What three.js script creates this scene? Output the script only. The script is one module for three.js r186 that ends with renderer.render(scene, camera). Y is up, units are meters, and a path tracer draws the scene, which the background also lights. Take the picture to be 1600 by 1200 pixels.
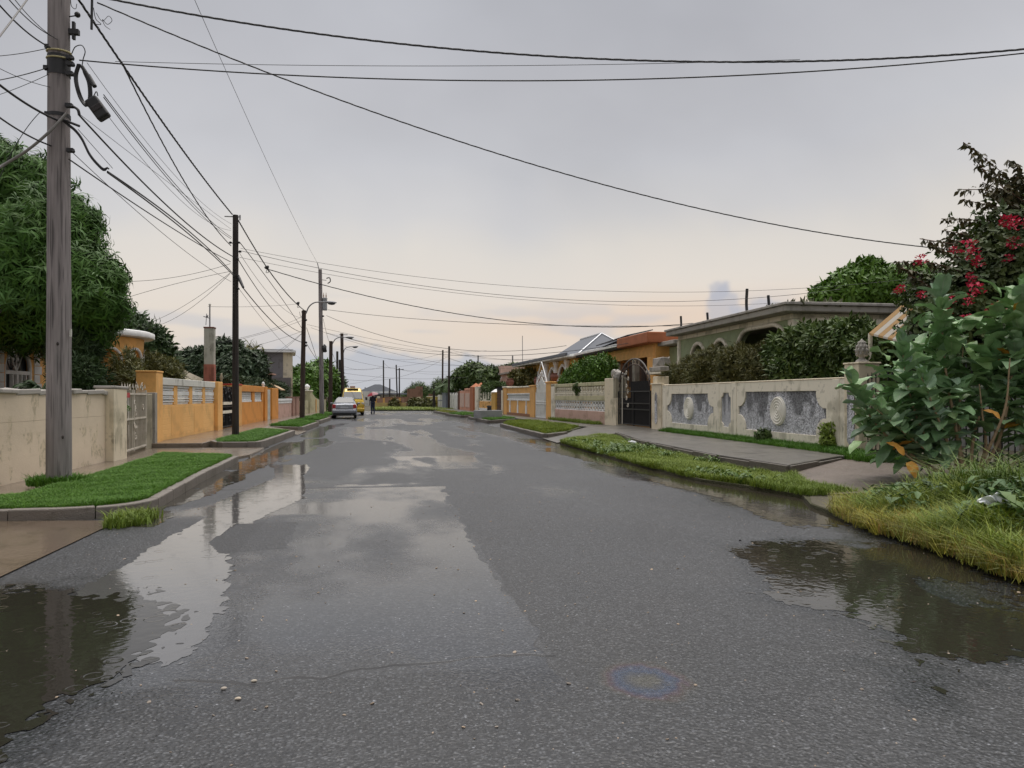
import * as THREE from 'three';
import { mergeGeometries, mergeVertices } from 'three/addons/utils/BufferGeometryUtils.js';
import { RoundedBoxGeometry } from 'three/addons/geometries/RoundedBoxGeometry.js';
import { MarchingCubes } from 'three/addons/objects/MarchingCubes.js';

// ---------------------------------------------------------------- camera, sky, sun, exposure
const scene = new THREE.Scene();
const renderer = new THREE.WebGLRenderer({ antialias: true });
renderer.toneMapping = THREE.LinearToneMapping;
renderer.toneMappingExposure = 2.5;
renderer.shadowMap.enabled = true;
const EYE = 1.5, YAW = Math.atan(200 / 1200);
const camera = new THREE.PerspectiveCamera(53.13, 4 / 3, 0.05, 4000);
camera.position.set(0, EYE, 0);
camera.rotation.y = -YAW;
camera.setViewOffset(1600, 1200, 0, -20, 1600, 1200);   // a level camera whose lens is shifted a little upwards

const clamp = (v, a = 0, b = 1) => Math.min(b, Math.max(a, v));
const mixN = (a, b, t) => a + (b - a) * t;
const sstep = (a, b, v) => { const t = clamp((v - a) / (b - a)); return t * t * (3 - 2 * t); };
function rng(seed) { let s = seed >>> 0; return () => { s = (s + 0x6d2b79f5) | 0; let t = Math.imul(s ^ (s >>> 15), 1 | s); t = (t + Math.imul(t ^ (t >>> 7), 61 | t)) ^ t; return ((t ^ (t >>> 14)) >>> 0) / 4294967296; }; }
const hash2 = (x, y) => { let h = Math.imul(x, 374761393) + Math.imul(y, 668265263) | 0; h = Math.imul(h ^ (h >>> 13), 1274126177); return ((h ^ (h >>> 16)) >>> 0) / 4294967296; };
function vnoise(x, y, p = 0) {   // value noise, tileable with period p when p > 0
  let xi = Math.floor(x), yi = Math.floor(y); const fx = x - xi, fy = y - yi, u = fx * fx * (3 - 2 * fx), v = fy * fy * (3 - 2 * fy);
  let x1 = xi + 1, y1 = yi + 1;
  if (p) { xi = ((xi % p) + p) % p; yi = ((yi % p) + p) % p; x1 = ((x1 % p) + p) % p; y1 = ((y1 % p) + p) % p; }
  const a = hash2(xi, yi), b = hash2(x1, yi), c = hash2(xi, y1), d = hash2(x1, y1);
  return a + (b - a) * u + (c - a) * v + (a - b - c + d) * u * v;
}
function fbm(x, y, o = 4, p = 0) { let s = 0, a = 0.5, n = 0; for (let i = 0; i < o; i++) { s += a * vnoise(x + i * 17, y + i * 31, p); n += a; a *= 0.5; x *= 2; y *= 2; p *= 2; } return s / n; }
const lin = (c) => (c / 255 <= 0.04045 ? c / 255 / 12.92 : Math.pow((c / 255 + 0.055) / 1.055, 2.4));

{ // the overcast sky: grey-lavender above, cream towards the horizon, low clouds
  const W = 2048, H = 1024, data = new Float32Array(W * H * 4), E = renderer.toneMappingExposure;
  const stops = [[-90, 150, 146, 140], [-3, 200, 194, 188], [0, 206, 200, 196], [2, 218, 208, 199], [4.5, 228, 217, 205], [7, 228, 220, 211], [9.5, 221, 216, 210], [12, 208, 207, 208], [16, 197, 198, 203], [22, 187, 188, 194], [29, 180, 182, 189], [60, 192, 195, 205], [90, 204, 207, 214]];
  const put = (c, to, k) => { for (let i = 0; i < 3; i++) c[i] += (to[i] - c[i]) * k; };
  for (let j = 0; j < H; j++) for (let i = 0; i < W; i++) {
    const el = ((j + 0.5) / H - 0.5) * 180, phi = ((i + 0.5) / W - 0.5) * Math.PI * 2, ce = Math.cos(el * Math.PI / 180);
    const dx = Math.cos(phi) * ce, dz = Math.sin(phi) * ce;
    let az = (Math.atan2(dx, -dz) - YAW) * 180 / Math.PI; if (az > 180) az -= 360; if (az < -180) az += 360;
    const cx = dx * 3, cz = dz * 3, ws = el + (fbm(cx * 2 + 9, cz * 2 + el * 0.06, 4) - 0.5) * 5 * sstep(0, 12, el) - 3.2 * sstep(4, 30, az) * sstep(6, 14, el) * (1 - sstep(40, 70, el));
    let k = 0; while (k < stops.length - 2 && ws > stops[k + 1][0]) k++;
    const t = clamp((ws - stops[k][0]) / (stops[k + 1][0] - stops[k][0])), c = [1, 2, 3].map((q) => mixN(stops[k][q], stops[k + 1][q], t));
    const broad = fbm(cx * 1.3 + 40, cz * 1.3 + el * 0.09, 5) - 0.5;
    for (let q = 0; q < 3; q++) c[q] += broad * 24 * sstep(6, 18, el);
    if (el > 0 && el < 16) {
      const band = Math.exp(-(((el - 5.2 - az * 0.05) / 1.5) ** 2)) * Math.exp(-(((az - 10) / 14) ** 2));
      put(c, [230, 205, 184], 0.66 * band);
      const st = fbm(az * 0.16, el * 1.3 + az * 0.04, 4); put(c, [196, 197, 203], 0.55 * sstep(0.52, 0.72, st) * sstep(0.5, 2, el) * (1 - sstep(4.5, 9, el)));
      const lt = 2.6 + 1.6 * fbm(az * 0.22 + 3, 7, 4) - 0.035 * Math.abs(az + 14) + (fbm(az * 0.9, el * 1.6, 4) - 0.5) * 1.6;   // low bank on the left
      put(c, [187, 191, 200], 0.8 * sstep(0.15, -0.5, el - lt) * sstep(8, -2, az));
      for (const [ca, cel, ra, re] of [[15.4, 6.2, 1.35, 2.0], [15.1, 7.6, 0.85, 0.85], [16.6, 5.6, 1.2, 1.0], [18.2, 5.8, 1.3, 1.35], [19.3, 5.2, 1.4, 0.9], [17, 4.2, 3.2, 0.9]]) {
        const d = Math.hypot((az - ca) / ra, (el - cel) / re) + (fbm(az * 1.7 + 5, el * 1.7, 4) - 0.5) * 0.75;
        put(c, [181, 184, 196], 0.62 * sstep(1, 0.75, d) * sstep(3.4, 5.4, el));
      }
    }
    const o = (j * W + i) * 4; for (let q = 0; q < 3; q++) data[o + q] = lin(c[q]) / E; data[o + 3] = 1;
  }
  const sky = new THREE.DataTexture(data, W, H, THREE.RGBAFormat, THREE.FloatType);
  sky.mapping = THREE.EquirectangularReflectionMapping; sky.magFilter = THREE.LinearFilter; sky.needsUpdate = true;
  scene.background = sky; scene.environment = sky;
}
const sun = new THREE.DirectionalLight(0xfff9f2, 1.5);   // the veiled sun: very large and soft
sun.position.set(6, 56, -38); sun.target.position.set(0, 0, -25); sun.castShadow = true; sun.shadow.radius = 110;
Object.assign(sun.shadow.camera, { left: -60, right: 60, top: 60, bottom: -60, near: 1, far: 200 });
scene.add(sun, sun.target);

// ---------------------------------------------------------------- helpers
const ca = Math.cos(YAW), sa = Math.sin(YAW);
function at(px, py, d) { const u = (px - 800) / 1200; return new THREE.Vector3(d * (sa + u * ca), EYE + d * (620 - py) / 1200, -d * (ca - u * sa)); }   // a point seen at (px, py) of the photo, d metres in front
const used = {};
function numbered(n) { const k = used[n] = (used[n] ?? -1) + 1; return k ? n + '_' + String(k).padStart(3, '0') : n; }
function thing(name, label, category, pos = [0, 0, 0], ry = 0, group) {
  const o = new THREE.Group(); o.name = numbered(name); o.position.set(...pos); o.rotation.y = ry; scene.add(o);
  Object.assign(o.userData, { label, category }); if (group) o.userData.group = group; return o;
}
function tag(o, label, category, group, kind) { Object.assign(o.userData, { label, category }); if (group) o.userData.group = group; if (kind) o.userData.kind = kind; return o; }
function boxUV(g) {   // uv in metres, projected along the main axis of each face
  g = g.index ? g.toNonIndexed() : g; const p = g.attributes.position, n = g.attributes.normal, uv = new Float32Array(p.count * 2);
  for (let i = 0; i < p.count; i += 3) {
    const ax = Math.abs(n.getX(i) + n.getX(i + 1) + n.getX(i + 2)), ay = Math.abs(n.getY(i) + n.getY(i + 1) + n.getY(i + 2)), az = Math.abs(n.getZ(i) + n.getZ(i + 1) + n.getZ(i + 2));
    for (let k = i; k < i + 3; k++) { const X = p.getX(k), Y = p.getY(k), Z = p.getZ(k); uv[2 * k] = ax > ay && ax > az ? Z : X; uv[2 * k + 1] = ay >= ax && ay >= az ? Z : Y; }
  }
  g.setAttribute('uv', new THREE.BufferAttribute(uv, 2)); return g;
}
function join(geos) {
  geos = Array.isArray(geos) ? geos : [geos];
  geos = geos.map((g) => { const q = g.index ? g.toNonIndexed() : g; for (const a of Object.keys(q.attributes)) if (!['position', 'normal', 'uv'].includes(a)) q.deleteAttribute(a); return q; });
  return geos.length > 1 ? mergeGeometries(geos) : geos[0];
}
function part(name, geos, mat, parent = scene, keepUV = false) {
  let g = join(geos); if (!keepUV) g = boxUV(g);
  const m = new THREE.Mesh(g, mat); m.name = parent === scene ? numbered(name) : name; m.castShadow = m.receiveShadow = true; parent.add(m); return m;
}
function ground(name, geos, mat, keepUV) { const m = part(name, geos, mat, scene, keepUV); m.userData.kind = 'structure'; return m; }
function bx(x0, x1, y0, y1, z0, z1, r = 0) {
  const w = x1 - x0, h = y1 - y0, d = z1 - z0;
  const g = r > 0 ? new RoundedBoxGeometry(w, h, d, 1, Math.min(r, w * 0.45, h * 0.45, d * 0.45)) : new THREE.BoxGeometry(w, h, d);
  return g.translate((x0 + x1) / 2, (y0 + y1) / 2, (z0 + z1) / 2);
}
const V = (x, y, z) => new THREE.Vector3(x, y, z);
function tube(pts, r, seg = 12, rad = 6) { return new THREE.TubeGeometry(pts.length === 2 ? new THREE.LineCurve3(pts[0], pts[1]) : new THREE.CatmullRomCurve3(pts), seg, r, rad, false); }
function rod(a, b, r, r2 = r, rad = 8) { const d = b.clone().sub(a), L = d.length(), g = new THREE.CylinderGeometry(r2, r, L, rad); g.applyQuaternion(new THREE.Quaternion().setFromUnitVectors(V(0, 1, 0), d.normalize())); return g.translate((a.x + b.x) / 2, (a.y + b.y) / 2, (a.z + b.z) / 2); }
function ball(x, y, z, r, sy = 1, w = 12, h = 8) { return new THREE.SphereGeometry(r, w, h).scale(1, sy, 1).translate(x, y, z); }
function lathe(pts, x = 0, y = 0, z = 0, n = 14) { return new THREE.LatheGeometry(pts.map((p) => new THREE.Vector2(p[0], p[1])), n).translate(x, y, z); }
function shapeOf(pts) { const s = new THREE.Shape(); pts.forEach((p, i) => (i ? s.lineTo(p[0], p[1]) : s.moveTo(p[0], p[1]))); return s; }
function slab(pts, y0, y1, bevel = 0) {   // a prism over ground points [x, s] (s metres up the street)
  const sh = shapeOf(pts), g = new THREE.ExtrudeGeometry(sh, { depth: y1 - y0 - bevel, bevelEnabled: bevel > 0, bevelSize: bevel, bevelOffset: -bevel, bevelThickness: bevel, bevelSegments: 2, curveSegments: 6 });
  return g.rotateX(-Math.PI / 2).translate(0, y0, 0);
}
function sheet(pts, y) {   // a sheet over ground points [x, s, (y)]
  const g = new THREE.ShapeGeometry(shapeOf(pts)); const p = g.attributes.position; for (let i = 0; i < p.count; i++) { const q = pts.find((w) => Math.abs(w[0] - p.getX(i)) < 1e-4 && Math.abs(w[1] - p.getY(i)) < 1e-4); p.setZ(i, q && q.length > 2 ? q[2] : y); }
  g.rotateX(-Math.PI / 2); g.computeVertexNormals(); return g;
}
function run(name, label, category, [x0, s0], [x1, s1], y, group) {   // a thing that runs along the street; local x goes away from the camera, local z to the right
  const dx = x1 - x0, dz = -(s1 - s0), t = thing(name, label, category, [x0, y, -s0], Math.atan2(-dz, dx), group); t.userData.label = label; t.L = Math.hypot(dx, dz); return t;
}

// ---------------------------------------------------------------- textures and materials
function tex(w, h, fn, srgb = false, rep = 1) {
  const d = new Uint8Array(w * h * 4);
  for (let j = 0; j < h; j++) for (let i = 0; i < w; i++) { const c = fn(i / w, j / h, i, j), o = (j * w + i) * 4; if (c.length) { d[o] = clamp(c[0]) * 255; d[o + 1] = clamp(c[1]) * 255; d[o + 2] = clamp(c[2]) * 255; } else d[o] = d[o + 1] = d[o + 2] = clamp(c) * 255; d[o + 3] = 255; }
  const t = new THREE.DataTexture(d, w, h, THREE.RGBAFormat); t.wrapS = t.wrapT = THREE.RepeatWrapping; t.magFilter = THREE.LinearFilter; t.repeat.set(rep, rep); if (srgb) t.colorSpace = THREE.SRGBColorSpace; t.needsUpdate = true; return t;
}
function rept(t, rx, ry = rx) { const c = t.clone(); c.repeat.set(rx, ry); c.needsUpdate = true; return c; }
const tPlaster = tex(512, 512, (u, v) => 0.86 + 0.14 * sstep(0.25, 0.6, fbm(u * 8, v * 8, 5, 8)) - 0.05 * sstep(0.6, 0.75, fbm(u * 24 + 3, v * 24, 3, 24)), false, 0.4);
const tMildew = tex(512, 512, (u, v) => { const streak = fbm(u * 24, v * 3, 4, 0) * 0.6 + fbm(u * 9, v * 9, 4, 9) * 0.6, m = sstep(0.58, 0.82, streak), s = sstep(0.66, 0.72, fbm(u * 40, v * 40, 2, 40)); const k = 1 - 0.36 * m - 0.22 * s * sstep(0.45, 0.7, fbm(u * 6, v * 6, 3, 6)); return [k, k * (0.99), k * (0.96 - 0.04 * m)]; }, false, 0.33);
const tScuff = tex(512, 512, (u, v) => { const m = sstep(0.57, 0.68, fbm(u * 14, v * 9, 5, 0)), f = fbm(u * 60, v * 60, 2, 60), b = fbm(u * 5, v * 5, 4, 5); const k = 0.82 + 0.2 * b - 0.2 * m * sstep(0.5, 0.6, f) - 0.08 * m; return [k, k * 0.985, k * (0.97 - 0.05 * m)]; }, false, 0.4);
const tBump = tex(512, 512, (u, v) => 0.6 * fbm(u * 20, v * 20, 4, 20) + 0.4 * vnoise(u * 128, v * 128, 128), false, 0.8);
const tBrick = tex(512, 512, (u, v) => { const row = Math.floor(v * 8), fy = v * 8 - row, fx = (u * 4 + (row % 2) * 0.5) % 1; const j = Math.min(sstep(0, 0.09, fy) * sstep(1, 0.91, fy), sstep(0, 0.05, fx) * sstep(1, 0.95, fx)); return j * 0.7 + 0.3 * fbm(u * 30, v * 30, 3, 30); }, false, 0.8);
const tGrain = tex(256, 1024, (u, v) => { const a = fbm(u * 40, v * 7, 4, 0), c = sstep(0.58, 0.7, fbm(u * 70 + 9, v * 5, 3, 0)), b = fbm(u * 9, v * 6 + 4, 3, 0); return 0.35 + 0.4 * a + 0.35 * b - 0.32 * c; }, false, 1);
tGrain.wrapS = tGrain.wrapT = THREE.MirroredRepeatWrapping;
const tGritty = tex(512, 512, (u, v) => { const a = vnoise(u * 128, v * 128, 128), b = vnoise(u * 70 + 7, v * 70, 70), c = fbm(u * 6, v * 6, 4, 6); return 0.45 + 0.28 * c + 0.35 * (a * b) + (a > 0.9 ? 0.18 : 0); }, false, 0.5);
const mats = {};
function std(o) { const { bump, bs = 0.004, ...r } = o; const m = new THREE.MeshStandardMaterial({ roughness: 0.85, ...r }); if (r.rgb) { m.color.setRGB(...r.rgb); } if (bump) { m.bumpMap = bump; m.bumpScale = bs; } return m; }
function col(rgb, o = {}) { const m = std(o); m.color.setRGB(...rgb); return m; }
const paint = (rgb, map = tPlaster, o = {}) => col(rgb, { map, bump: tBump, bs: 0.004, roughness: 0.8, ...o });
const K = {
  cream: paint([0.72, 0.61, 0.47], tScuff), creamClean: paint([0.7, 0.62, 0.48], tMildew), creamPale: paint([0.77, 0.72, 0.61], tMildew), olive: paint([0.5, 0.47, 0.31], tMildew),
  orange: paint([0.84, 0.46, 0.15]), orangeBrick: paint([0.86, 0.49, 0.17], tPlaster, { bump: tBrick, bs: 0.005 }), orangeDark: paint([0.7, 0.29, 0.055]), amber: paint([0.76, 0.41, 0.13]), yellow: paint([0.62, 0.36, 0.08]), rust: paint([0.38, 0.125, 0.05]), salmon: paint([0.62, 0.3, 0.2]),
  white: paint([0.8, 0.8, 0.79]), whiteDirty: paint([0.66, 0.66, 0.63], tMildew), pink: paint([0.58, 0.38, 0.32], tScuff), pinkPale: paint([0.6, 0.42, 0.34]), pinkBrown: paint([0.38, 0.22, 0.17]), grey: paint([0.3, 0.3, 0.3]), greyBlue: paint([0.22, 0.24, 0.29]), greyDark: paint([0.1, 0.105, 0.115]),
  green: paint([0.3, 0.35, 0.2], tPlaster), moss: paint([0.3, 0.27, 0.2], tMildew), concrete: paint([0.32, 0.3, 0.27], tMildew), roofEdge: paint([0.36, 0.34, 0.31], tMildew), terracotta: paint([0.17, 0.065, 0.045]), dark: col([0.02, 0.018, 0.018]), darkBrown: paint([0.13, 0.06, 0.035]), brown: paint([0.3, 0.14, 0.07]),
  iron: col([0.012, 0.012, 0.014], { roughness: 0.45, metalness: 0.3 }), ironRust: paint([0.07, 0.045, 0.035]), whiteIron: paint([0.58, 0.54, 0.46], tScuff, { roughness: 0.6 }), rubber: col([0.015, 0.015, 0.016], { roughness: 0.6 }), cable: col([0.02, 0.02, 0.022], { roughness: 0.6 }), cableGrey: col([0.22, 0.21, 0.2], { roughness: 0.6 }),
  steel: col([0.42, 0.43, 0.45], { roughness: 0.4, metalness: 0.8 }), steelDull: col([0.25, 0.25, 0.26], { roughness: 0.6, metalness: 0.4 }), glass: col([0.02, 0.024, 0.028], { roughness: 0.06 }),
  slate: col([0.055, 0.06, 0.068], { roughness: 0.85, bump: tBump }), sheetRoof: col([0.13, 0.14, 0.16], { roughness: 0.75 }), stone: paint([0.36, 0.34, 0.32], tMildew), bark: paint([0.16, 0.115, 0.075], tMildew, { bs: 0.02 }), trunkPale: paint([0.42, 0.3, 0.19], tScuff, { bs: 0.006 }),
  brick: paint([0.27, 0.15, 0.11], tMildew, { bump: tBrick, bs: 0.01 }),
};
const woodMat = (rgb) => col(rgb, { map: tGrain, bump: tGrain, bs: 0.012, roughness: 0.9 });
// ---------------------------------------------------------------- road and ground
const gauss = (v, c, w) => Math.exp(-(((v - c) / w) ** 2));
const inPoly = (x, y, P) => { let c = false; for (let i = 0, j = P.length - 1; i < P.length; j = i++) if ((P[i][1] > y) !== (P[j][1] > y) && x < ((P[j][0] - P[i][0]) * (y - P[i][1])) / (P[j][1] - P[i][1]) + P[i][0]) c = !c; return c; };
const PATCH = [[-1.72, 9.45], [-1.0, 9.5], [-0.97, 7.78], [-1.55, 7.7], [-1.78, 8.3]];
function wetness(x, s) {   // 0 = damp rough stone, 1 = standing water film
  const n = fbm(x * 1.1 + 7, s * 0.5, 5) - 0.5, f = fbm(x * 3.1, s * 2.3 + 5, 4) - 0.5;
  let w = 0.14 + 0.75 * n;
  const seam = 0.95 + 0.1 * (fbm(s * 2.2, 3, 4) - 0.5) * 2 + 0.04 * Math.floor(fbm(s * 1.1, 9, 2) * 4) - 0.08;
  if (x < seam && s < 12.9) w += 0.27 * sstep(-1.7, -0.8, x + f * 0.8) * sstep(4.0, 4.9, s + n * 2 + 0.3 * Math.sin(x * 2));
  if (x > seam && s > 4 && s < 16) w -= 0.16 * sstep(2.8, 1.6, x);
  w += 0.6 * gauss(s, 5.45 + 0.25 * Math.sin(x), 0.35) * sstep(0.95, 0.5, x) * sstep(-1.4, -0.6, x);   // shallow dips across the old lane
  w += 0.5 * gauss(s, 10.6 + 0.4 * n, 0.6) * sstep(0.6, -0.6, x);
  w += 0.25 * sstep(8, 30, s) * sstep(3.4, 4.8, x) + 0.35 * gauss(x, 4.9, 0.5) * sstep(7, 12, s);
  w += 0.5 * gauss(s, 13.3, 0.22) * sstep(0.9, 0.4, x) * sstep(-1.6, -0.8, x) * sstep(0.35, 0.6, fbm(x * 2, s, 3));
  if (s > 13) { const st = fbm(x * 0.9 + s * 0.03, s * 0.16 + 11, 4); w += 0.75 * sstep(0.5, 0.64, st) * sstep(13, 20, s); w -= 0.15 * sstep(0.5, 0.35, st); }
  w += 0.3 * gauss(x, 1.9 + 0.06 * (s - 9), 0.25) * sstep(9, 12, s) * sstep(0.5, 0.62, fbm(x * 2, s * 0.8, 3));
  if (s < 9.5) w += 0.4 * sstep(-0.7, 0.1, Math.max(PUDDLES.left(x, s), PUDDLES.right(x, s)));   // damp margins of the puddles
  if (inPoly(x + f * 0.12, s + f * 0.3, PATCH)) w = 0.0;
  return w + f * 0.22;
}
const PUDDLES = {   // signed masks of the standing water, > 0 inside
  left: (x, s) => { const n = (fbm(x * 2.2, s * 1.8, 5) - 0.5) * 1.6; return 1 - Math.hypot((x + 2.75) / 1.5, (s - 4.85) / 1.75) ** 2 + n * 0.7 - sstep(-3.1, -3.6, x) * 0; },
  rut: (x, s) => { const n = fbm(x * 3, s * 1.2 + 3, 5) - 0.5, c = -1.72 + 0.16 * Math.sin(s * 0.55) - 0.03 * (s - 8) * sstep(9, 14, s); let w = 0.42 + 0.1 * Math.sin(s * 1.1 + 1) - 0.1 * sstep(12, 17, s) + 0.14 * sstep(7, 5, s); const v = 1 - Math.abs((x - c) / w) ** 2 + n * 1.5; return Math.min(v, (s - 4.6) * 1.5, (17.5 - s) * 0.6, inPoly(x, s, PATCH) ? -1 : 9); },
  rut2: (x, s) => { const n = fbm(x * 2.4 + 3, s * 0.7 + 8, 5) - 0.5, c = -2.55 + 0.25 * Math.sin(s * 0.32); const v = 0.75 - Math.abs((x - c) / 0.42) ** 2 + n * 3.2; return Math.min(v, (s - 17) * 0.6, (44 - s) * 0.3); },
  gutterLeft: (x, s) => { const n = fbm(x * 3 + 9, s * 1.1, 5) - 0.5; const v = 0.7 - Math.abs((x + 3.0) / 0.42) ** 2 + n * 2.6; return Math.min(v, (s - 9.4), (26 - s) * 0.4); },
  right: (x, s) => { const n = (fbm(x * 1.7 + 4, s * 1.5 + 2, 5) - 0.5) * 1.7, e = 2.95 + 0.1 * Math.max(0, s - 5) * 2; return Math.min(1, (x - e) * 1.3 + n * 0.9, (7.2 - s) * 0.8 + n, (s - 3.9 - 0.12 * (x - 3)) * 1.1 + n * 0.8, 1.1 - ((x - 4.9) ** 2 + ((s - 4.9) * 0.7) ** 2 < 0.7 ? 1.0 : 0) + n * 0.6); },
  gutterRight: (x, s) => { const n = (fbm(x * 1.6 + 14, s * 0.8 + 2, 5) - 0.5) * 2.2; return Math.min(1, (x - 4.75) * 1.6 + n * 0.9, (s - 8.2) * 0.8, (27 - s) * 0.4); },
};
function roadTextures(x0, x1, s0, s1, W, H) {
  const colr = new Uint8Array(W * H * 4), ruf = new Uint8Array(W * H * 4), near = s0 < 10 && H > 1000;
  for (let j = 0; j < H; j++) for (let i = 0; i < W; i++) {
    const x = x0 + ((i + 0.5) / W) * (x1 - x0), s = s0 + ((j + 0.5) / H) * (s1 - s0), o = (j * W + i) * 4;
    const w = wetness(x, s), broad = fbm(x * 0.7 + 3, s * 0.5, 4), g = near ? hash2(Math.floor(x * 110), Math.floor(s * (s0 < 7 ? 110 : 70))) : 0.5, g2 = near ? vnoise(x * 70, s * 60) : 0.5;
    let a = 0.016 + 0.016 * broad + (near ? 0.06 * (g - 0.5) * g2 + (g > 0.9 ? 0.045 : 0) + 0.02 * (g2 - 0.5) + (g > 0.9985 ? 0.14 : 0) : 0); a = Math.max(0.008, a);
    const seam = 0.95; if (x < seam && x > -1.4 && s > 4.2 && s < 12.9) a += 0.01;
    if (inPoly(x + (g2 - 0.5) * 0.06, s, PATCH)) a *= 0.72;
    const cr = Math.abs(s - (4.28 + 0.08 * Math.sin(x * 2.3) + 0.12 * (fbm(x * 3, 1, 4) - 0.5) * 2 - 0.06 * x)) < 0.006 + 0.016 * vnoise(x * 9, 2) && x > -1.1 && x < 0.98;   // the crack
    const cr2 = Math.abs(s - (12.95 + 0.1 * (fbm(x * 2, 5, 4) - 0.5))) < 0.03 && x > -3 && x < 1 ;
    const cr3 = Math.abs(x - (0.95 + 0.2 * (fbm(s * 2.2, 3, 4) - 0.5))) < 0.008 && s > 4.2 && s < 13 && g2 > 0.25;
    if (cr || cr2 || cr3) a = 0.018;
    const br = 1 + 0.05 * (fbm(x * 2, s * 2 + 70, 3) - 0.5), c = [a * br * 0.94, a * 0.985, a * 1.07 / br];
    for (let q = 0; q < 3; q++) colr[o + q] = clamp(Math.pow(clamp(c[q]), 1 / 2.2)) * 255;
    const r = clamp(0.5 - 0.37 * sstep(0.06, 0.6, w) + 0.1 * (g - 0.5) + (cr || cr2 ? 0.3 : 0), 0.12, 0.9);
    const hgt = near ? (0.55 * g2 + 0.3 * g + 0.15 * vnoise(x * 32, s * 32)) * (1 - 0.88 * sstep(0.1, 0.6, w)) + 0.45 * sstep(0.1, 0.6, w) : 0; ruf[o] = (cr || cr2 ? 0.1 : hgt) * 255; ruf[o + 1] = r * 255; ruf[o + 2] = 0; colr[o + 3] = ruf[o + 3] = 255;
  }
  return [[colr, true], [ruf, false]].map(([d, srgb]) => { const t = new THREE.DataTexture(d, W, H, THREE.RGBAFormat); t.magFilter = THREE.LinearFilter; t.wrapS = t.wrapT = THREE.ClampToEdgeWrapping; if (srgb) t.colorSpace = THREE.SRGBColorSpace; t.needsUpdate = true; return t; });
}
const tAsphaltBump = tex(1024, 1024, (u, v) => { const a = vnoise(u * 150, v * 150, 150), b = vnoise(u * 260 + 5, v * 260, 260); return sstep(0.25, 0.75, a) * 0.6 + b * 0.4; });
tAsphaltBump.channel = 1;
function roadSheet(x0, x1, s0, s1, y, W, H, bs, nx, ns) {
  const g = new THREE.PlaneGeometry(x1 - x0, s1 - s0, nx, ns), p = g.attributes.position, uv1 = new Float32Array(p.count * 2);
  g.rotateX(-Math.PI / 2).translate((x0 + x1) / 2, y, -(s0 + s1) / 2);
  for (let i = 0; i < p.count; i++) { uv1[2 * i] = p.getX(i) / 2; uv1[2 * i + 1] = -p.getZ(i) / 2; }
  g.setAttribute('uv1', new THREE.BufferAttribute(uv1, 2));
  const [map, rm] = roadTextures(x0, x1, s0, s1, W, H);
  return new THREE.Mesh(g, new THREE.MeshStandardMaterial({ map, roughnessMap: rm, roughness: 1, metalness: 0, bumpMap: s0 > 0 && s0 < 10 ? rm : tAsphaltBump, bumpScale: bs }));
}
function road(...a) { const m = roadSheet(...a); m.name = numbered('road'); m.receiveShadow = true; m.userData.kind = 'structure'; scene.add(m); return m; }
road(-4.2, 7.0, 1.5, 7.5, 0, 2048, 1536, 0.007, 1, 1);
road(-4.2, 7.0, 7.5, 19.5, 0, 2048, 1536, 0.007, 1, 1);
road(-4.2, 7.0, 19.5, 82, 0, 1024, 2048, 0.003, 1, 1);
road(-4.2, 7.0, -25, 1.5, 0, 128, 256, 0.004, 1, 1);
const mSoil = col([0.085, 0.075, 0.05], { map: tScuff, bump: tBump, bs: 0.02, roughness: 0.9 });
ground('ground', [new THREE.PlaneGeometry(3000, 3000).rotateX(-Math.PI / 2).translate(0, -0.03, -600)], mSoil);

const waterBump = tex(512, 512, (u, v, i, j) => 0.6 * fbm(u * 10, v * 10, 4, 10) + 0.4 * fbm(u * 40, v * 40, 2, 40));
{ // rain rings on the water
  const r = rng(5), d = waterBump.image.data; for (let k = 0; k < 60; k++) { const cx = r() * 512, cy = r() * 512, R = 4 + r() * 12; for (let j = -18; j < 19; j++) for (let i = -18; i < 19; i++) { const q = Math.hypot(i, j), a = Math.exp(-(((q - R) / 1.6) ** 2)) * 90, o = ((((cy + j) | 0) & 511) * 512 + (((cx + i) | 0) & 511)) * 4; for (let c = 0; c < 3; c++) d[o + c] = clamp((d[o + c] + a) / 255) * 255; } }
}
waterBump.repeat.set(0.5, 0.5);
const waterMat = (rgb, rough, bs, ior = 1.4) => new THREE.MeshPhysicalMaterial({ ior, color: new THREE.Color().setRGB(...rgb), roughness: rough, bumpMap: waterBump, bumpScale: bs });
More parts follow.
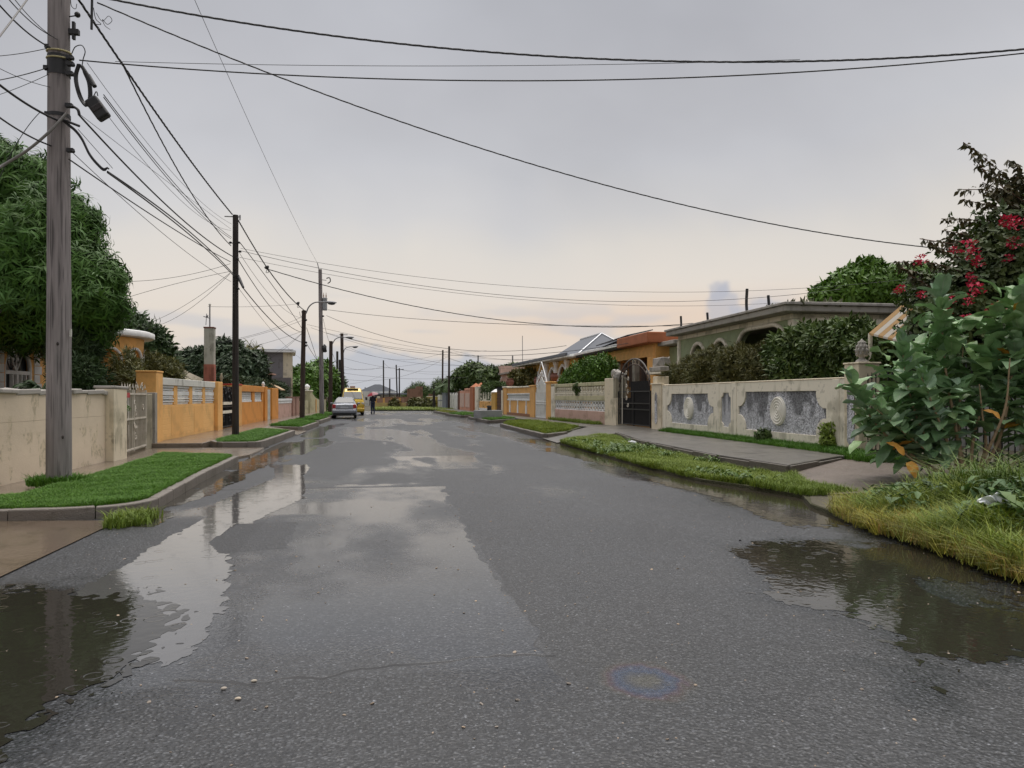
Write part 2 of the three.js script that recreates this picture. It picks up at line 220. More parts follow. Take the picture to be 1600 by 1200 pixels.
function puddle(label, fn, x0, x1, s0, s1, cell, mat, y = 0.004) {   // standing water, its outline cut along the waterline, with small islands
  const nx = Math.round((x1 - x0) / cell), ns = Math.round((s1 - s0) / cell), pos = [], lerpv = (a, b, fa, fb) => { const t = fa / (fa - fb); return [a[0] + (b[0] - a[0]) * t, a[1] + (b[1] - a[1]) * t]; };
  const val = []; for (let j = 0; j <= ns; j++) for (let i = 0; i <= nx; i++) { const x = x0 + i * cell, s = s0 + j * cell; val.push(fn(x, s) + 0.35 * (vnoise(x * 24, s * 14) - 0.5) + 0.2 * (vnoise(x * 60, s * 40) - 0.5)); }
  for (let j = 0; j < ns; j++) for (let i = 0; i < nx; i++) {
    const c = [[i, j], [i + 1, j], [i + 1, j + 1], [i, j + 1]].map(([a, b]) => [[x0 + a * cell, s0 + b * cell], val[b * (nx + 1) + a]]), P = [];
    for (let k = 0; k < 4; k++) { const [p, f] = c[k], [q, g] = c[(k + 1) % 4]; if (f > 0) P.push(p); if ((f > 0) !== (g > 0)) P.push(lerpv(p, q, f, g)); }
    for (let k = 1; k + 1 < P.length; k++) for (const q of [P[0], P[k], P[k + 1]]) pos.push(q[0], y, -q[1]);
  }
  const g = new THREE.BufferGeometry(); g.setAttribute('position', new THREE.Float32BufferAttribute(pos, 3)); g.computeVertexNormals();
  const m = part('puddle', [g], mat); m.userData.kind = 'structure'; m.userData.label = label; return m;
}
puddle('murky puddle dotted with rain at the near left of the road', PUDDLES.left, -4.6, -0.9, 2.2, 7.2, 0.03, waterMat([0.021, 0.019, 0.015], 0.04, 0.0016), 0.0035);
puddle('bright streak of water lying in the left wheel rut', PUDDLES.rut, -2.9, -0.9, 4.4, 18, 0.03, waterMat([0.085, 0.083, 0.082], 0.07, 0.001, 1.9), 0.002);
puddle('far streak of water along the left lane', PUDDLES.rut2, -4, -1.4, 16.5, 45, 0.06, waterMat([0.085, 0.083, 0.082], 0.1, 0.0015, 1.9), 0.002);
puddle('thin water along the left kerb', PUDDLES.gutterLeft, -3.3, -2.2, 9.4, 27, 0.04, waterMat([0.04, 0.037, 0.03], 0.06, 0.0016), 0.003);
puddle('brown puddle at the foot of the weedy verge on the right', PUDDLES.right, 2.1, 6.0, 1.6, 8.4, 0.03, waterMat([0.024, 0.021, 0.016], 0.05, 0.0018), 0.002);
puddle('long thin puddle along the right grass edge', PUDDLES.gutterRight, 4.2, 6.4, 8, 27, 0.05, waterMat([0.035, 0.03, 0.022], 0.06, 0.0016), 0.003);

{ // the film of spilt oil with its coloured rings
  const N = 256, d = new Uint8Array(N * N * 4), al = new Uint8Array(N * N * 4), hue = [[0.16, [0.26, 0.25, 0.2]], [0.3, [0.16, 0.17, 0.2]], [0.44, [0.1, 0.17, 0.32]], [0.56, [0.13, 0.15, 0.3]], [0.66, [0.28, 0.13, 0.2]], [0.76, [0.32, 0.2, 0.12]], [0.88, [0.2, 0.22, 0.14]], [1, [0.12, 0.16, 0.18]]];
  for (let j = 0; j < N; j++) for (let i = 0; i < N; i++) {
    const x = (i / N - 0.5) * 2, y = (j / N - 0.5) * 2, n = fbm(i * 0.04, j * 0.04, 4) - 0.5, q = Math.hypot(x + 0.1 * n, y) * 1.02 + n * 0.28, o = (j * N + i) * 4;
    let k = 0; while (k < hue.length - 1 && q > hue[k][0]) k++; const h0 = hue[Math.max(0, k - 1)], h1 = hue[k], t = clamp((q - h0[0]) / Math.max(0.01, h1[0] - h0[0]));
    for (let c = 0; c < 3; c++) { d[o + c] = Math.pow(mixN(h0[1][c], h1[1][c], t) * 0.75, 1 / 2.2) * 255; al[o + c] = 255 * clamp(0.4 * sstep(1.02, 0.4, q) * (0.2 + 0.8 * hash2(i >> 1, j >> 1))); } d[o + 3] = al[o + 3] = 255;
  }
  const mk = (a, srgb) => { const t = new THREE.DataTexture(a, N, N, THREE.RGBAFormat); t.magFilter = THREE.LinearFilter; if (srgb) t.colorSpace = THREE.SRGBColorSpace; t.needsUpdate = true; return t; };
  const g = new THREE.CircleGeometry(1, 40).scale(0.29, 0.36, 1).rotateX(-Math.PI / 2).translate(1.36, 0.004, -3.88);
  const m = part('oil_film', [g], new THREE.MeshStandardMaterial({ map: mk(d, true), alphaMap: mk(al), transparent: true, roughness: 0.3, bumpMap: rept(tAsphaltBump, 0.5), bumpScale: 0.002 }), scene, true);
  tag(m, 'rainbow coloured film of oil on the wet asphalt, in the foreground right of the crack', 'oil film');
}

// pavements, kerbs, lawns and drives. Points are [x, s].
const mWalk = col([0.2, 0.165, 0.13], { map: tScuff, roughnessMap: rept(tPlaster, 0.25), roughness: 0.24, bump: tBump, bs: 0.0015 });
const mDrive = col([0.125, 0.095, 0.07], { map: rept(tScuff, 0.25), roughnessMap: rept(tPlaster, 0.2), roughness: 0.2, bump: rept(tBump, 0.4), bs: 0.002 });
const mWalkR = col([0.105, 0.097, 0.085], { map: tMildew, roughnessMap: rept(tPlaster, 0.25), roughness: 0.4, bump: tBump, bs: 0.004 });
const mKerb = col([0.18, 0.16, 0.138], { map: tScuff, roughness: 0.6, bump: tBump, bs: 0.008 }), mKerbDark = col([0.12, 0.105, 0.09], { map: tMildew, roughness: 0.6, bump: tBump, bs: 0.01 });
const mTurf = col([0.03, 0.05, 0.014], { map: tPlaster, bump: tBump, bs: 0.02, roughness: 0.95 });
ground('driveway', [sheet([[-3.12, 2, 0.012], [-3.14, 9.9, 0.012], [-6.2, 10.1, 0.05], [-14, 10.1, 0.1], [-14, 2, 0.1]], 0.02)], mDrive).userData.label = 'wet brown concrete of the side entrance at the near left';
if (0) { const w = (x, s) => (fbm(x * 1.4 + 2, s * 1.4, 5) - 0.5) * 5 + 0.35 - Math.max(0, (-3.4 - x) * 0); puddle('thin sheet of brown water on the near left driveway', (x, s) => Math.min(w(x, s), (-3.25 - x) * 4, (9.7 - s) * 3, (s - 6.6) * 2), -6.4, -3.2, 6.6, 9.8, 0.04, waterMat([0.2, 0.135, 0.085], 0.16, 0.004), 0.06); }
const LAWN1 = []; // rounded near corner
for (let k = 0; k <= 8; k++) { const a = -Math.PI / 2 + (k / 8) * Math.PI / 2; LAWN1.push([-3.95 + 0.82 * Math.cos(a), 10.95 + 0.82 * Math.sin(a)]); }
LAWN1.push([-3.3, 14], [-3.42, 18.2], [-3.55, 18.6], [-5.2, 19.5], [-4.98, 15.5], [-4.9, 11.6], [-6.2, 10.35], [-9, 10.25], [-9, 10.13]);
const grow = (P, cx, cs, k) => P.map(([x, s]) => [cx + (x - cx) * k, cs + (s - cs) * k]);
ground('sidewalk', [slab([[-4.85, 10.4], [-5.0, 18.5], [-3.6, 18.62], [-3.3, 20], [-3.35, 22.6], [-5.2, 22.9], [-6.6, 22.9], [-6.6, 10.3]], -0.1, 0.06)], mWalk);
function lawn(label, P, top, kerbs, blade, opt = {}) {   // turf on its bed inside a kerb
  const t = thing('lawn', label, 'lawn', [0, 0, 0], 0, opt.group); t.userData.kind = 'structure'; delete t.userData.category;
  part('turf', [slab(P, -0.05, top)], opt.mat ?? mTurf, t);
  for (const pts of kerbs) {
    const line = new THREE.CatmullRomCurve3(pts.map(([x, s]) => V(x, 0, -s)), false, 'catmullrom', 0.1), len = line.getLength(), n = Math.max(1, Math.round(len / (opt.stone ?? 0.9)));
    for (let k = 0; k < n; k++) { // kerb stones, butted with thin joints
      const sub = 4, L = [], Rr = []; for (let q = 0; q <= sub; q++) { const u = (k + 0.006 + (q / sub) * 0.988) / n, p = line.getPointAt(u), d = line.getTangentAt(u); L.push([p.x - d.z * -0.075, -(p.z + d.x * -0.075)]); Rr.push([p.x - d.z * 0.075, -(p.z + d.x * 0.075)]); }
      part('kerb_stone', [slab([...L, ...Rr.reverse()], -0.06, top + 0.004 * ((k * 7) % 3), 0.018)], opt.kerb ?? mKerb, t);
    }
  }
  return t;
}
const A1 = LAWN1.slice(0, 9);
lawn('long green lawn strip with a rounded kerb around the nearest wooden pole', LAWN1, 0.15, [[[-9, 10.06], [-6.2, 10.05], [-3.95, 10.06], ...A1.slice(3, 8).map(([x, s]) => [x + 0.08, s - 0.05]), [-3.05, 10.95], [-3.22, 14], [-3.34, 18.25]]]);
// raised pavement beyond the first drive, with a step down to it
ground('sidewalk', [slab([[-5.1, 22.95], [-5.0, 30], [-4.95, 46], [-4.6, 72], [-6.4, 72], [-7.2, 46], [-7.2, 22.95]], -0.1, 0.19, 0.015)], mWalk);
lawn('short green lawn around the second wooden pole, beyond the first drive', [[-3.6, 23], [-3.55, 30.6], [-5.05, 32.5], [-5.0, 24.2], [-4.7, 23]], 0.21, [[[-5.0, 23.9], [-4.6, 22.95], [-3.6, 22.92], [-3.5, 26], [-3.47, 30.7]]], 0, { kerb: mKerb });
ground('driveway', [sheet([[-3.3, 30.8, 0.02], [-3.3, 34.4, 0.02], [-5.1, 35.5, 0.2], [-5.1, 32.4, 0.2]], 0.1)], mWalk);
lawn('third lawn strip along the left kerb, short and pale edged', [[-3.6, 34.2], [-3.5, 41.2], [-5.0, 44], [-5.0, 35.6]], 0.2, [[[-4.9, 35.4], [-3.55, 34.1], [-3.42, 41.3]]]);
lawn('fourth lawn strip on the left around the lamp pole', [[-3.6, 43.5], [-3.5, 50], [-4.95, 52], [-4.95, 45]], 0.2, [[[-4.9, 44.8], [-3.55, 43.4], [-3.42, 50]]]);
lawn('far lawn strip on the left beside the parked car', [[-3.7, 53], [-3.5, 70], [-4.7, 70], [-4.9, 54]], 0.2, [[[-4.8, 53.8], [-3.6, 52.9], [-3.42, 70]]]);
// right side
for (const P of [[[7.33, 13.06], [7.12, 15.6]], [[7.12, 15.6], [7.37, 21.4]], [[7.37, 21.4], [8.17, 26.4]], [[7.33, 13.06], [9.5, 14.86]]]) { const [[x0, s0], [x1, s1]] = P, dx = x1 - x0, ds = s1 - s0, l = Math.hypot(dx, ds), nx = -ds / l * 0.05, nn = dx / l * 0.05, n = Math.max(1, Math.round(l / 1.3)); for (let k = 0; k < n; k++) { const a = k / n + 0.004, b = (k + 1) / n - 0.004, f = dx > 1.5 ? -1 : 1; ground('kerb', [slab([[x0 + dx * a, s0 + ds * a], [x0 + dx * b, s0 + ds * b], [x0 + dx * b + nx * f, s0 + ds * b + nn * f], [x0 + dx * a + nx * f, s0 + ds * a + nn * f]].sort(() => 0), -0.05, 0.235 - 0.012 * ((k * 5) % 3), 0.01)], mKerbDark); } }
ground('verge', [slab([[5.15, -12], [4.95, 4.4], [5.25, 6.2], [5.45, 8.2], [5.7, 9.6], [6.1, 10.5], [5.9, 11.6], [5.5, 12.8], [5.45, 15], [5.5, 20], [5.55, 24], [6.6, 26.2], [8.4, 28], [10.6, 28], [10.6, -12]], -0.06, 0.05)], col([0.06, 0.06, 0.026], { map: tScuff, bump: tBump, bs: 0.03, roughness: 0.95 }));
ground('walkway', [slab([[7.35, 13.1], [7.15, 15.6], [7.4, 21.4], [8.2, 26.4], [10.6, 27], [10.6, 14.7], [9.5, 14.9]], -0.05, 0.25, 0.02)], mWalkR).userData.label = 'raised concrete walkway along the wall with round medallions';
ground('driveway', [sheet([[6.2, 10.35, 0.07], [5.95, 11.5, 0.07], [7.25, 12.95, 0.1], [9.4, 14.8, 0.17], [10.5, 14.9, 0.22], [10.5, 10.5, 0.22], [8.6, 9.9, 0.16]], 0.1)], col([0.14, 0.11, 0.09], { map: tScuff, roughnessMap: tPlaster, roughness: 0.5, bump: tBump, bs: 0.02 })).userData.label = 'sloping bare concrete drive in front of the iron gate on the right';
ground('driveway', [sheet([[5.5, 24.2, 0.02], [5.6, 27, 0.02], [8.6, 32, 0.2], [10.5, 33, 0.25], [10.5, 27, 0.25], [8.3, 26.6, 0.2]], 0.1)], mWalkR).userData.label = 'concrete drive in front of the black arched gate';
ground('sidewalk', [slab([[8.7, 32.2], [8.2, 40], [7.6, 55], [5.8, 74], [5.8, 92], [7.2, 92], [9.4, 55], [10.6, 33]], -0.05, 0.2)], mWalkR);
const mRough = col([0.05, 0.058, 0.02], { map: tScuff, bump: tBump, bs: 0.03, roughness: 0.95 });
lawn('rough grass patch on the right with a broken kerb, beyond the black gate drive', [[5.75, 27.2], [5.85, 38], [6.6, 41.5], [8.5, 41.5], [8.7, 33.2], [7.2, 29.4]], 0.16, [[[6.9, 28.8], [5.75, 27.1], [5.72, 32], [5.8, 38]]], 0, { mat: mRough, kerb: mKerbDark, stone: 0.7 });
lawn('trimmed lawn on the right with a square concrete planter', [[5.9, 43.2], [5.75, 51.5], [7.7, 56], [8.0, 46.5]], 0.17, [[[7.9, 46.2], [5.85, 43.1], [5.65, 51.6]]], 0, { kerb: mKerbDark });
lawn('second far lawn on the right beyond the planter', [[5.6, 55], [5.0, 61], [6.8, 66], [7.4, 59]], 0.17, [[[7.3, 58.8], [5.55, 54.9], [4.9, 61]]], 0, { kerb: mKerbDark });
lawn('farthest lawn on the right, brown and thin, by the yellow gate', [[5.2, 64], [4.8, 73], [5.8, 78], [6.6, 68]], 0.17, [[[6.5, 67.8], [5.15, 63.9], [4.7, 73]]], 0, { mat: mSoil, kerb: mKerbDark });
ground('verge', [slab([[-1.4, 84], [8, 80], [14, 92], [4, 112], [-1.2, 112]], -0.05, 0.1)], mRough).userData.label = 'grassy verge at the far end of the road';
// ---------------------------------------------------------------- walls, gates and posts along the left
// In a run, local x leads away from the camera and local z to the right; on the left the street is at +z, on the right at -z.
const wob = (g, a, f = 3, seed = 0) => { const p = g.attributes.position; for (let i = 0; i < p.count; i++) { const x = p.getX(i), y = p.getY(i), z = p.getZ(i); p.setXYZ(i, x + a * (vnoise(y * f + seed, z * f) - 0.5), y + a * (vnoise(x * f + seed, z * f + 9) - 0.5), z + a * (vnoise(x * f + seed, y * f + 5) - 0.5)); } g.computeVertexNormals(); return g; };
function scroll(cx, cy, r, turns, r0, z, dir = 1, start = 0) { const pts = []; for (let k = 0; k <= 14; k++) { const t = k / 14, a = start + dir * t * turns * Math.PI * 2, q = r * (1 - 0.75 * t); pts.push(V(cx + q * Math.cos(a), cy + q * Math.sin(a), z)); } return tube(pts, r0, 18, 5); }
{ // cream wall of blocks
  const w = run('wall', 'long cream plastered block wall with a grey crumbling top, behind the nearest pole', 'wall', [-6.08, 5], [-6.12, 18.35], 0); const L = w.L;
  for (const [k, y0, y1, dz] of [[0, -0.1, 0.46, 0.0015], [1, 0.461, 0.86, 0], [2, 0.861, 1.075, 0.001], [3, 1.079, 1.56, 0.0]]) part('wall_course', [bx(0, L, y0, y1, -0.15, dz)], K.cream, w);
  const r = rng(3), cap = []; for (let x = 0; x < L - 0.05;) { const l = Math.min(L - x, 0.35 + r() * 0.8); cap.push(wob(new RoundedBoxGeometry(l, 0.05 + r() * 0.05, 0.19 + r() * 0.05, 3, 0.02).translate(x + l / 2, 1.585 + r() * 0.015, -0.075 + (r() - 0.5) * 0.02), 0.05, 5, x)); x += l * 0.96; }
  part('coping', cap, K.stone, w);
}
{ const p = run('gate_post', 'cream plastered pillar at the end of the block wall, left of the white gate', 'pillar', [-6.04, 18.36], [-6.04, 19.25], 0); part('shaft', [bx(0, p.L, -0.1, 1.68, -0.3, 0.1, 0.02)], K.creamClean, p); part('cap', [wob(new RoundedBoxGeometry(p.L + 0.04, 0.06, 0.45, 3, 0.02).translate(p.L / 2, 1.712, -0.1), 0.04, 6)], K.stone, p); }
{ // the white iron gate, hung askew
  const g = run('iron_gate', 'narrow rusty white iron gate between the cream wall and the orange wall', 'gate', [-6.12, 19.35], [-6.42, 22.35], 0.1); const L = g.L, m = K.whiteIron;
  for (const y of [0.06, 0.82, 1.45]) part('rail', [bx(0, L, y, y + 0.045, -0.02, 0.02)], m, g);
  for (const x of [0.03, L / 2 - 0.04, L - 0.03]) part('stile', [bx(x - 0.025, x + 0.025, 0.02, 1.58, -0.026, 0.026)], m, g);
  for (let k = 1; k < 19; k++) { const x = (k / 19) * L; part('bar', [rod(V(x, 0.03, 0), V(x, 1.58 + (k % 2) * 0.05, 0), 0.011, 0.009, 6)], m, g); }
  for (const [cx, cy, r, d, s] of [[0.45, 1.15, 0.1, 1, 0], [L / 2, 1.2, 0.13, -1, 3], [L / 2 + 0.1, 1.0, 0.12, 1, 1], [L / 2, 0.66, 0.11, 1, 2], [L / 2 + 0.05, 0.42, 0.12, -1, 0], [0.4, 0.6, 0.1, -1, 1], [L - 0.5, 1.15, 0.1, 1, 3], [L * 0.3, 1.62, 0.09, 1, 0], [L * 0.55, 1.66, 0.12, -1, 2], [L * 0.8, 1.66, 0.12, 1, 1]]) part('scroll', [scroll(cx, cy, r, 1.2, 0.012, 0.02, d, s)], m, g);
  part('latch_plate', [bx(L / 2 - 0.16, L / 2 + 0.12, 0.6, 0.66, 0.02, 0.05)], m, g);
  part('red_sign', [bx(0.35, 0.85, 1.38, 1.5, 0.025, 0.035)], col([0.4, 0.05, 0.05]), g).userData.label = 'faded red plate near the top';
  for (let k = 0; k < 10; k++) part('spear', [new THREE.ConeGeometry(0.022, 0.12, 5).translate(((k + 0.5) / 10) * L, 1.69, 0)], m, g);
}
{ const p = run('gate_post', 'mossy grey concrete post stained dark, against the tall orange pillar', 'pillar', [-6.44, 22.4], [-6.44, 23.3], 0); part('shaft', [bx(0, p.L * 0.72, -0.1, 1.58, -0.42, 0.0, 0.02)], K.moss, p); part('jamb', [bx(p.L * 0.74, p.L, -0.1, 1.62, -0.4, 0.06, 0.02)], K.concrete, p); }
{ const p = run('gate_post', 'tall bright orange square pillar at the near end of the orange wall', 'pillar', [-6.42, 23.32], [-6.42, 24], 0.1); part('shaft', [bx(0, p.L, 0, 2.1, -0.55, 0, 0.02)], K.orange, p); part('cap', [bx(-0.015, p.L + 0.015, 2.103, 2.15, -0.565, 0.015, 0.01)], K.orange, p); }
function slatBay(w, x0, x1, y0, y1, mat, z = 0) {   // a window of moulded horizontal slats
  const prof = [[0, 0.13, 0.0], [0.14, 0.07, 0.03], [0.22, 0.05, 0.0], [0.28, 0.06, 0.035], [0.36, 0.1, 0.01], [0.48, 0.24, 0.025], [0.74, 0.12, 0.005], [0.88, 0.12, 0.03]], h = y1 - y0;
  for (const [a, b, d] of prof) part('slat', [bx(x0, x1, y0 + a * h, y0 + (a + b) * h - 0.004, z - 0.1, z - 0.04 + d * 1.2, 0.012)], mat, w);
}
{ const w = run('wall', 'bright orange wall with four bays of white moulded slats under a white beam', 'wall', [-6.5, 24.02], [-6.5, 31.3], 0.19); const L = w.L;
  part('lower_panel', [bx(0, L, -0.2, 1.06, -0.16, 0, 0.005)], K.orangeBrick, w);
  for (const [a, b] of [[0.16, 0.36], [0.56, 0.75]]) part('smooth_panel', [bx(L * a, L * b, 0.1, 1.0, 0, 0.006, 0.002)], K.orange, w);
  part('beam', [bx(0, L, 1.66, 1.88, -0.17, 0.04, 0.015)], K.whiteDirty, w);
  const n = 4, pw = 0.42, bw = (L - pw * (n - 1)) / n;
  for (let k = 0; k < n; k++) { const x = k * (bw + pw); if (k) part('pilaster', [bx(x - pw, x, 1.064, 1.657, -0.15, 0.0, 0.01)], K.orange, w); slatBay(w, x + 0.01, x + bw - 0.01, 1.068, 1.655, K.white); }
}
{ const p = run('gate_post', 'orange pillar at the far end of the slatted orange wall, next to the dark gate', 'pillar', [-6.36, 31.32], [-6.36, 32.2], 0.19); part('shaft', [bx(0, p.L, -0.2, 1.9, -0.6, 0, 0.02)], K.orange, p); }
function barGate(name, label, P, Q, y, h, opt = {}) {
  const g = run(name, label, 'gate', P, Q, y), L = g.L, m = opt.mat ?? K.iron, n = opt.n ?? Math.round(L / 0.16);
  for (const ry of opt.rails ?? [0.06, h * 0.5, h - 0.08]) part('rail', [bx(0, L, ry, ry + 0.05, -0.022, 0.022)], m, g);
  for (const x of [0.03, L / 2, L - 0.03]) part('stile', [bx(x - 0.03, x + 0.03, 0.02, h, -0.028, 0.028)], m, g);
  for (let k = 1; k < n; k++) { const x = (k / n) * L, t = opt.top ? opt.top(x / L) : h; part('bar', [rod(V(x, 0.03, 0), V(x, t, 0), 0.012, 0.01, 6)], m, g); }
  return g;
}
{ const g = barGate('iron_gate', 'dark ornate iron gate with two cream cross panels between two orange walls', [-6.5, 32.25], [-6.5, 34.95], 0.19, 1.75, { n: 24 });
  for (const y of [0.62, 0.98]) part('cross_panel', [bx(0.05, g.L - 0.05, y, y + 0.12, -0.03, 0.035)], K.creamPale, g);
  part('back_sheet', [bx(0.05, g.L - 0.05, 0.05, 1.5, -0.06, -0.045)], K.dark, g);
  for (const [x, y, r, d] of [[0.5, 1.5, 0.2, 1], [1.0, 1.6, 0.22, -1], [1.7, 1.45, 0.22, 1], [2.2, 1.55, 0.2, -1], [0.6, 1.25, 0.16, -1], [2.0, 1.2, 0.16, 1], [0.7, 0.4, 0.16, 1], [1.9, 0.4, 0.16, -1]]) part('scroll', [scroll(x, y, r, 1.3, 0.02, 0.03, d, x)], K.iron, g);
  part('finial', [lathe([[0.02, 0], [0.06, 0.1], [0.03, 0.2], [0.08, 0.32], [0.02, 0.5], [0, 0.52]], 0.4, 1.75, 0), scroll(0.5, 2.15, 0.12, 0.8, 0.03, 0, 1, 2)], K.moss, g);
}
{ const p = run('gate_post', 'pale orange pillar half hidden behind the second wooden pole', 'pillar', [-6.36, 34.98], [-6.36, 36.4], 0.19); part('shaft', [bx(0, p.L, -0.2, 1.82, -0.6, 0, 0.02)], K.amber, p); part('red_cap', [bx(-0.02, p.L + 0.02, 1.822, 1.88, -0.62, 0.02, 0.01)], col([0.45, 0.05, 0.03]), p); }
{ const w = run('wall', 'deep orange wall with two bays of white lattice blocks, beyond the dark gate', 'wall', [-6.5, 36.42], [-6.5, 43.6], 0.19), L = w.L;
  part('lower_panel', [bx(0, L, -0.2, 1.05, -0.16, 0, 0.005)], K.orangeDark, w);
  part('beam', [bx(0, L, 1.56, 1.86, -0.17, 0.06, 0.015)], K.orangeDark, w);
  for (const [a, b] of [[0, 0.1], [0.5, 0.6], [0.93, 1]]) part('pilaster', [bx(a * L, b * L, 1.054, 1.557, -0.15, 0.01, 0.01)], K.orangeDark, w);
  for (const [a, b] of [[0.1, 0.5], [0.6, 0.93]]) {
    const x0 = a * L, x1 = b * L, geos = []; for (let y = 1.24; y < 1.56; y += 0.105) geos.push(bx(x0, x1, y, y + 0.035, -0.1, -0.05)); for (let x = x0; x < x1; x += 0.115) geos.push(bx(x, x + 0.035, 1.22, 1.556, -0.1, -0.052));
    const m = part('lattice', geos, K.white, w); m.userData.kind = 'stuff';
    part('ledge', [bx(x0, x1, 1.056, 1.14, -0.12, -0.02, 0.01), bx(x0, x1, 1.145, 1.23, -0.12, -0.06, 0.01)], K.white, w);
  } }
{ const p = run('gate_post', 'deep orange pillar on the near side of the narrow white door', 'pillar', [-6.4, 43.62], [-6.4, 44.5], 0.19); part('shaft', [bx(0, p.L, -0.2, 1.86, -0.6, 0, 0.02)], K.orangeDark, p); part('lamp_finial', [lathe([[0.09, 0], [0.05, 0.06], [0.1, 0.12], [0.06, 0.24], [0, 0.3]], p.L * 0.7, 1.86, -0.2)], K.white, p); }
{ const g = run('metal_door', 'narrow white sheet metal door between two deep orange pillars', 'door', [-6.5, 44.6], [-6.5, 46.2], 0.19); part('leaf', [bx(0, g.L, 0, 1.72, -0.03, 0, 0.01)], K.whiteDirty, g); for (let k = 0; k < 4; k++) part('rib', [bx(0.1 + k * 0.4, 0.16 + k * 0.4, 0.03, 1.7, 0, 0.025)], K.whiteDirty, g); part('knob', [ball(0.15, 0.85, 0.03, 0.04)], K.steelDull, g); }
{ const p = run('gate_post', 'broad deep orange pillar on the far side of the narrow white door', 'pillar', [-6.4, 46.3], [-6.36, 48.6], 0.19); part('shaft', [bx(0, p.L, -0.2, 1.82, -0.6, 0, 0.02)], K.orangeDark, p); }
{ const w = run('wall', 'low pink plastered wall with a white beam on top', 'wall', [-6.42, 48.7], [-6.3, 54.8], 0.19), L = w.L; part('lower_panel', [bx(0, L, -0.2, 0.88, -0.16, 0, 0.01)], K.pink, w); for (const y of [0.885, 1.04]) part('beam', [bx(0, L, y, y + 0.14, -0.17, y > 1 ? 0.05 : 0.02, 0.015)], K.white, w); }
for (const [a, b, txt] of [[54.85, 55.7, 'nearer of two brown pink pillars of the small entrance on the left'], [57, 58.4, 'farther of two brown pink pillars of the small entrance on the left']]) { const p = run('gate_post', txt, 'pillar', [-6.2, a], [-6.15, b], 0.19); part('shaft', [bx(0, p.L, -0.2, 1.25, -0.5, 0, 0.02)], K.pinkBrown, p); part('cap', [bx(-0.03, p.L + 0.03, 1.255, 1.31, -0.53, 0.03, 0.01)], K.pinkBrown, p); }
{ const w = run('wall', 'low cream block wall just before the lamp pole on the left', 'wall', [-6.12, 58.5], [-5.98, 63.5], 0.19), L = w.L; for (let k = 0; k < 4; k++) for (let j = 0; j < 10; j++) { const o = (k % 2) * 0.25; part('block', [bx(Math.max(0, (j / 10) * L - o), Math.min(L, ((j + 1) / 10) * L - o + (j === 9 ? 0.25 : 0)) - 0.01, -0.2 + k * 0.3, -0.2 + k * 0.3 + 0.292, -0.15, 0.004 * ((j * 3 + k) % 3), 0.01)], K.olive, w); } }
{ const p = run('gate_post', 'pale yellow pillar with a white ball on top, behind the lamp pole', 'pillar', [-5.85, 63.6], [-5.8, 65], 0.19); part('shaft', [bx(0, p.L, -0.2, 1.75, -0.7, 0, 0.02)], K.olive, p); part('cap', [bx(-0.05, p.L + 0.05, 1.755, 1.85, -0.75, 0.05, 0.02)], K.creamPale, p); part('ball_finial', [lathe([[0.2, 0], [0.1, 0.06], [0.24, 0.2], [0.24, 0.32], [0.1, 0.46], [0, 0.5]], p.L / 2, 1.85, -0.35)], K.white, p); }
{ const w = run('wall', 'pale yellow wall with a top that swoops down, on the far left', 'wall', [-5.9, 65.1], [-5.5, 76], 0.19), L = w.L; const pts = [[0, -0.2], [L, -0.2], [L, 1.05], [L * 0.7, 1.0], [L * 0.45, 1.08], [L * 0.25, 1.25], [L * 0.1, 1.5], [0, 1.68]]; part('panel', [new THREE.ExtrudeGeometry(shapeOf(pts), { depth: 0.16, bevelEnabled: false }).translate(0, 0, -0.16)], K.olive, w); for (let k = 1; k < 4; k++) part('pilaster', [bx((k / 4) * L, (k / 4) * L + 0.3, -0.2, 1.1, 0, 0.06, 0.01)], K.amber, w); }
{ const w = run('wall', 'amber fence wall at the far left, by the parked car', 'wall', [-5.45, 76.2], [-5.2, 88], 0.15), L = w.L; part('panel', [bx(0, L, -0.2, 1.2, -0.16, 0)], K.amber, w); for (let k = 0; k < 4; k++) part('pilaster', [bx((k / 4) * L, (k / 4) * L + 0.4, -0.2, 1.4, -0.2, 0.06, 0.01)], K.creamPale, w); }

// ---------------------------------------------------------------- walls, gates and posts along the right (street side at -z)
const rx = (s) => (s < 32 ? 10.45 : 10.45 - 0.0616 * (s - 32));
const runR = (name, label, cat, s0, s1, y = 0.25, dx = 0) => run(name, label, cat, [rx(s0) + dx, s0], [rx(s1) + dx, s1], y);
const notched = (x0, x1, y0, y1, q) => { const s = new THREE.Shape(); s.moveTo(x0 + q, y0); s.lineTo(x1 - q, y0); s.absarc(x1 - q * 0.15, y0 + q * 0.1, q * 0.9, Math.PI, Math.PI / 2, true); s.lineTo(x1, y0 + q); s.lineTo(x1, y1 - q); s.absarc(x1 - q * 0.15, y1 - q * 0.1, q * 0.9, -Math.PI / 2, -Math.PI, true); s.lineTo(x1 - q, y1); s.lineTo(x0 + q, y1); s.absarc(x0 + q * 0.15, y1 - q * 0.1, q * 0.9, 0, -Math.PI / 2, true); s.lineTo(x0, y1 - q); s.lineTo(x0, y0 + q); s.absarc(x0 + q * 0.15, y0 + q * 0.1, q * 0.9, Math.PI / 2, 0, true); return s; };
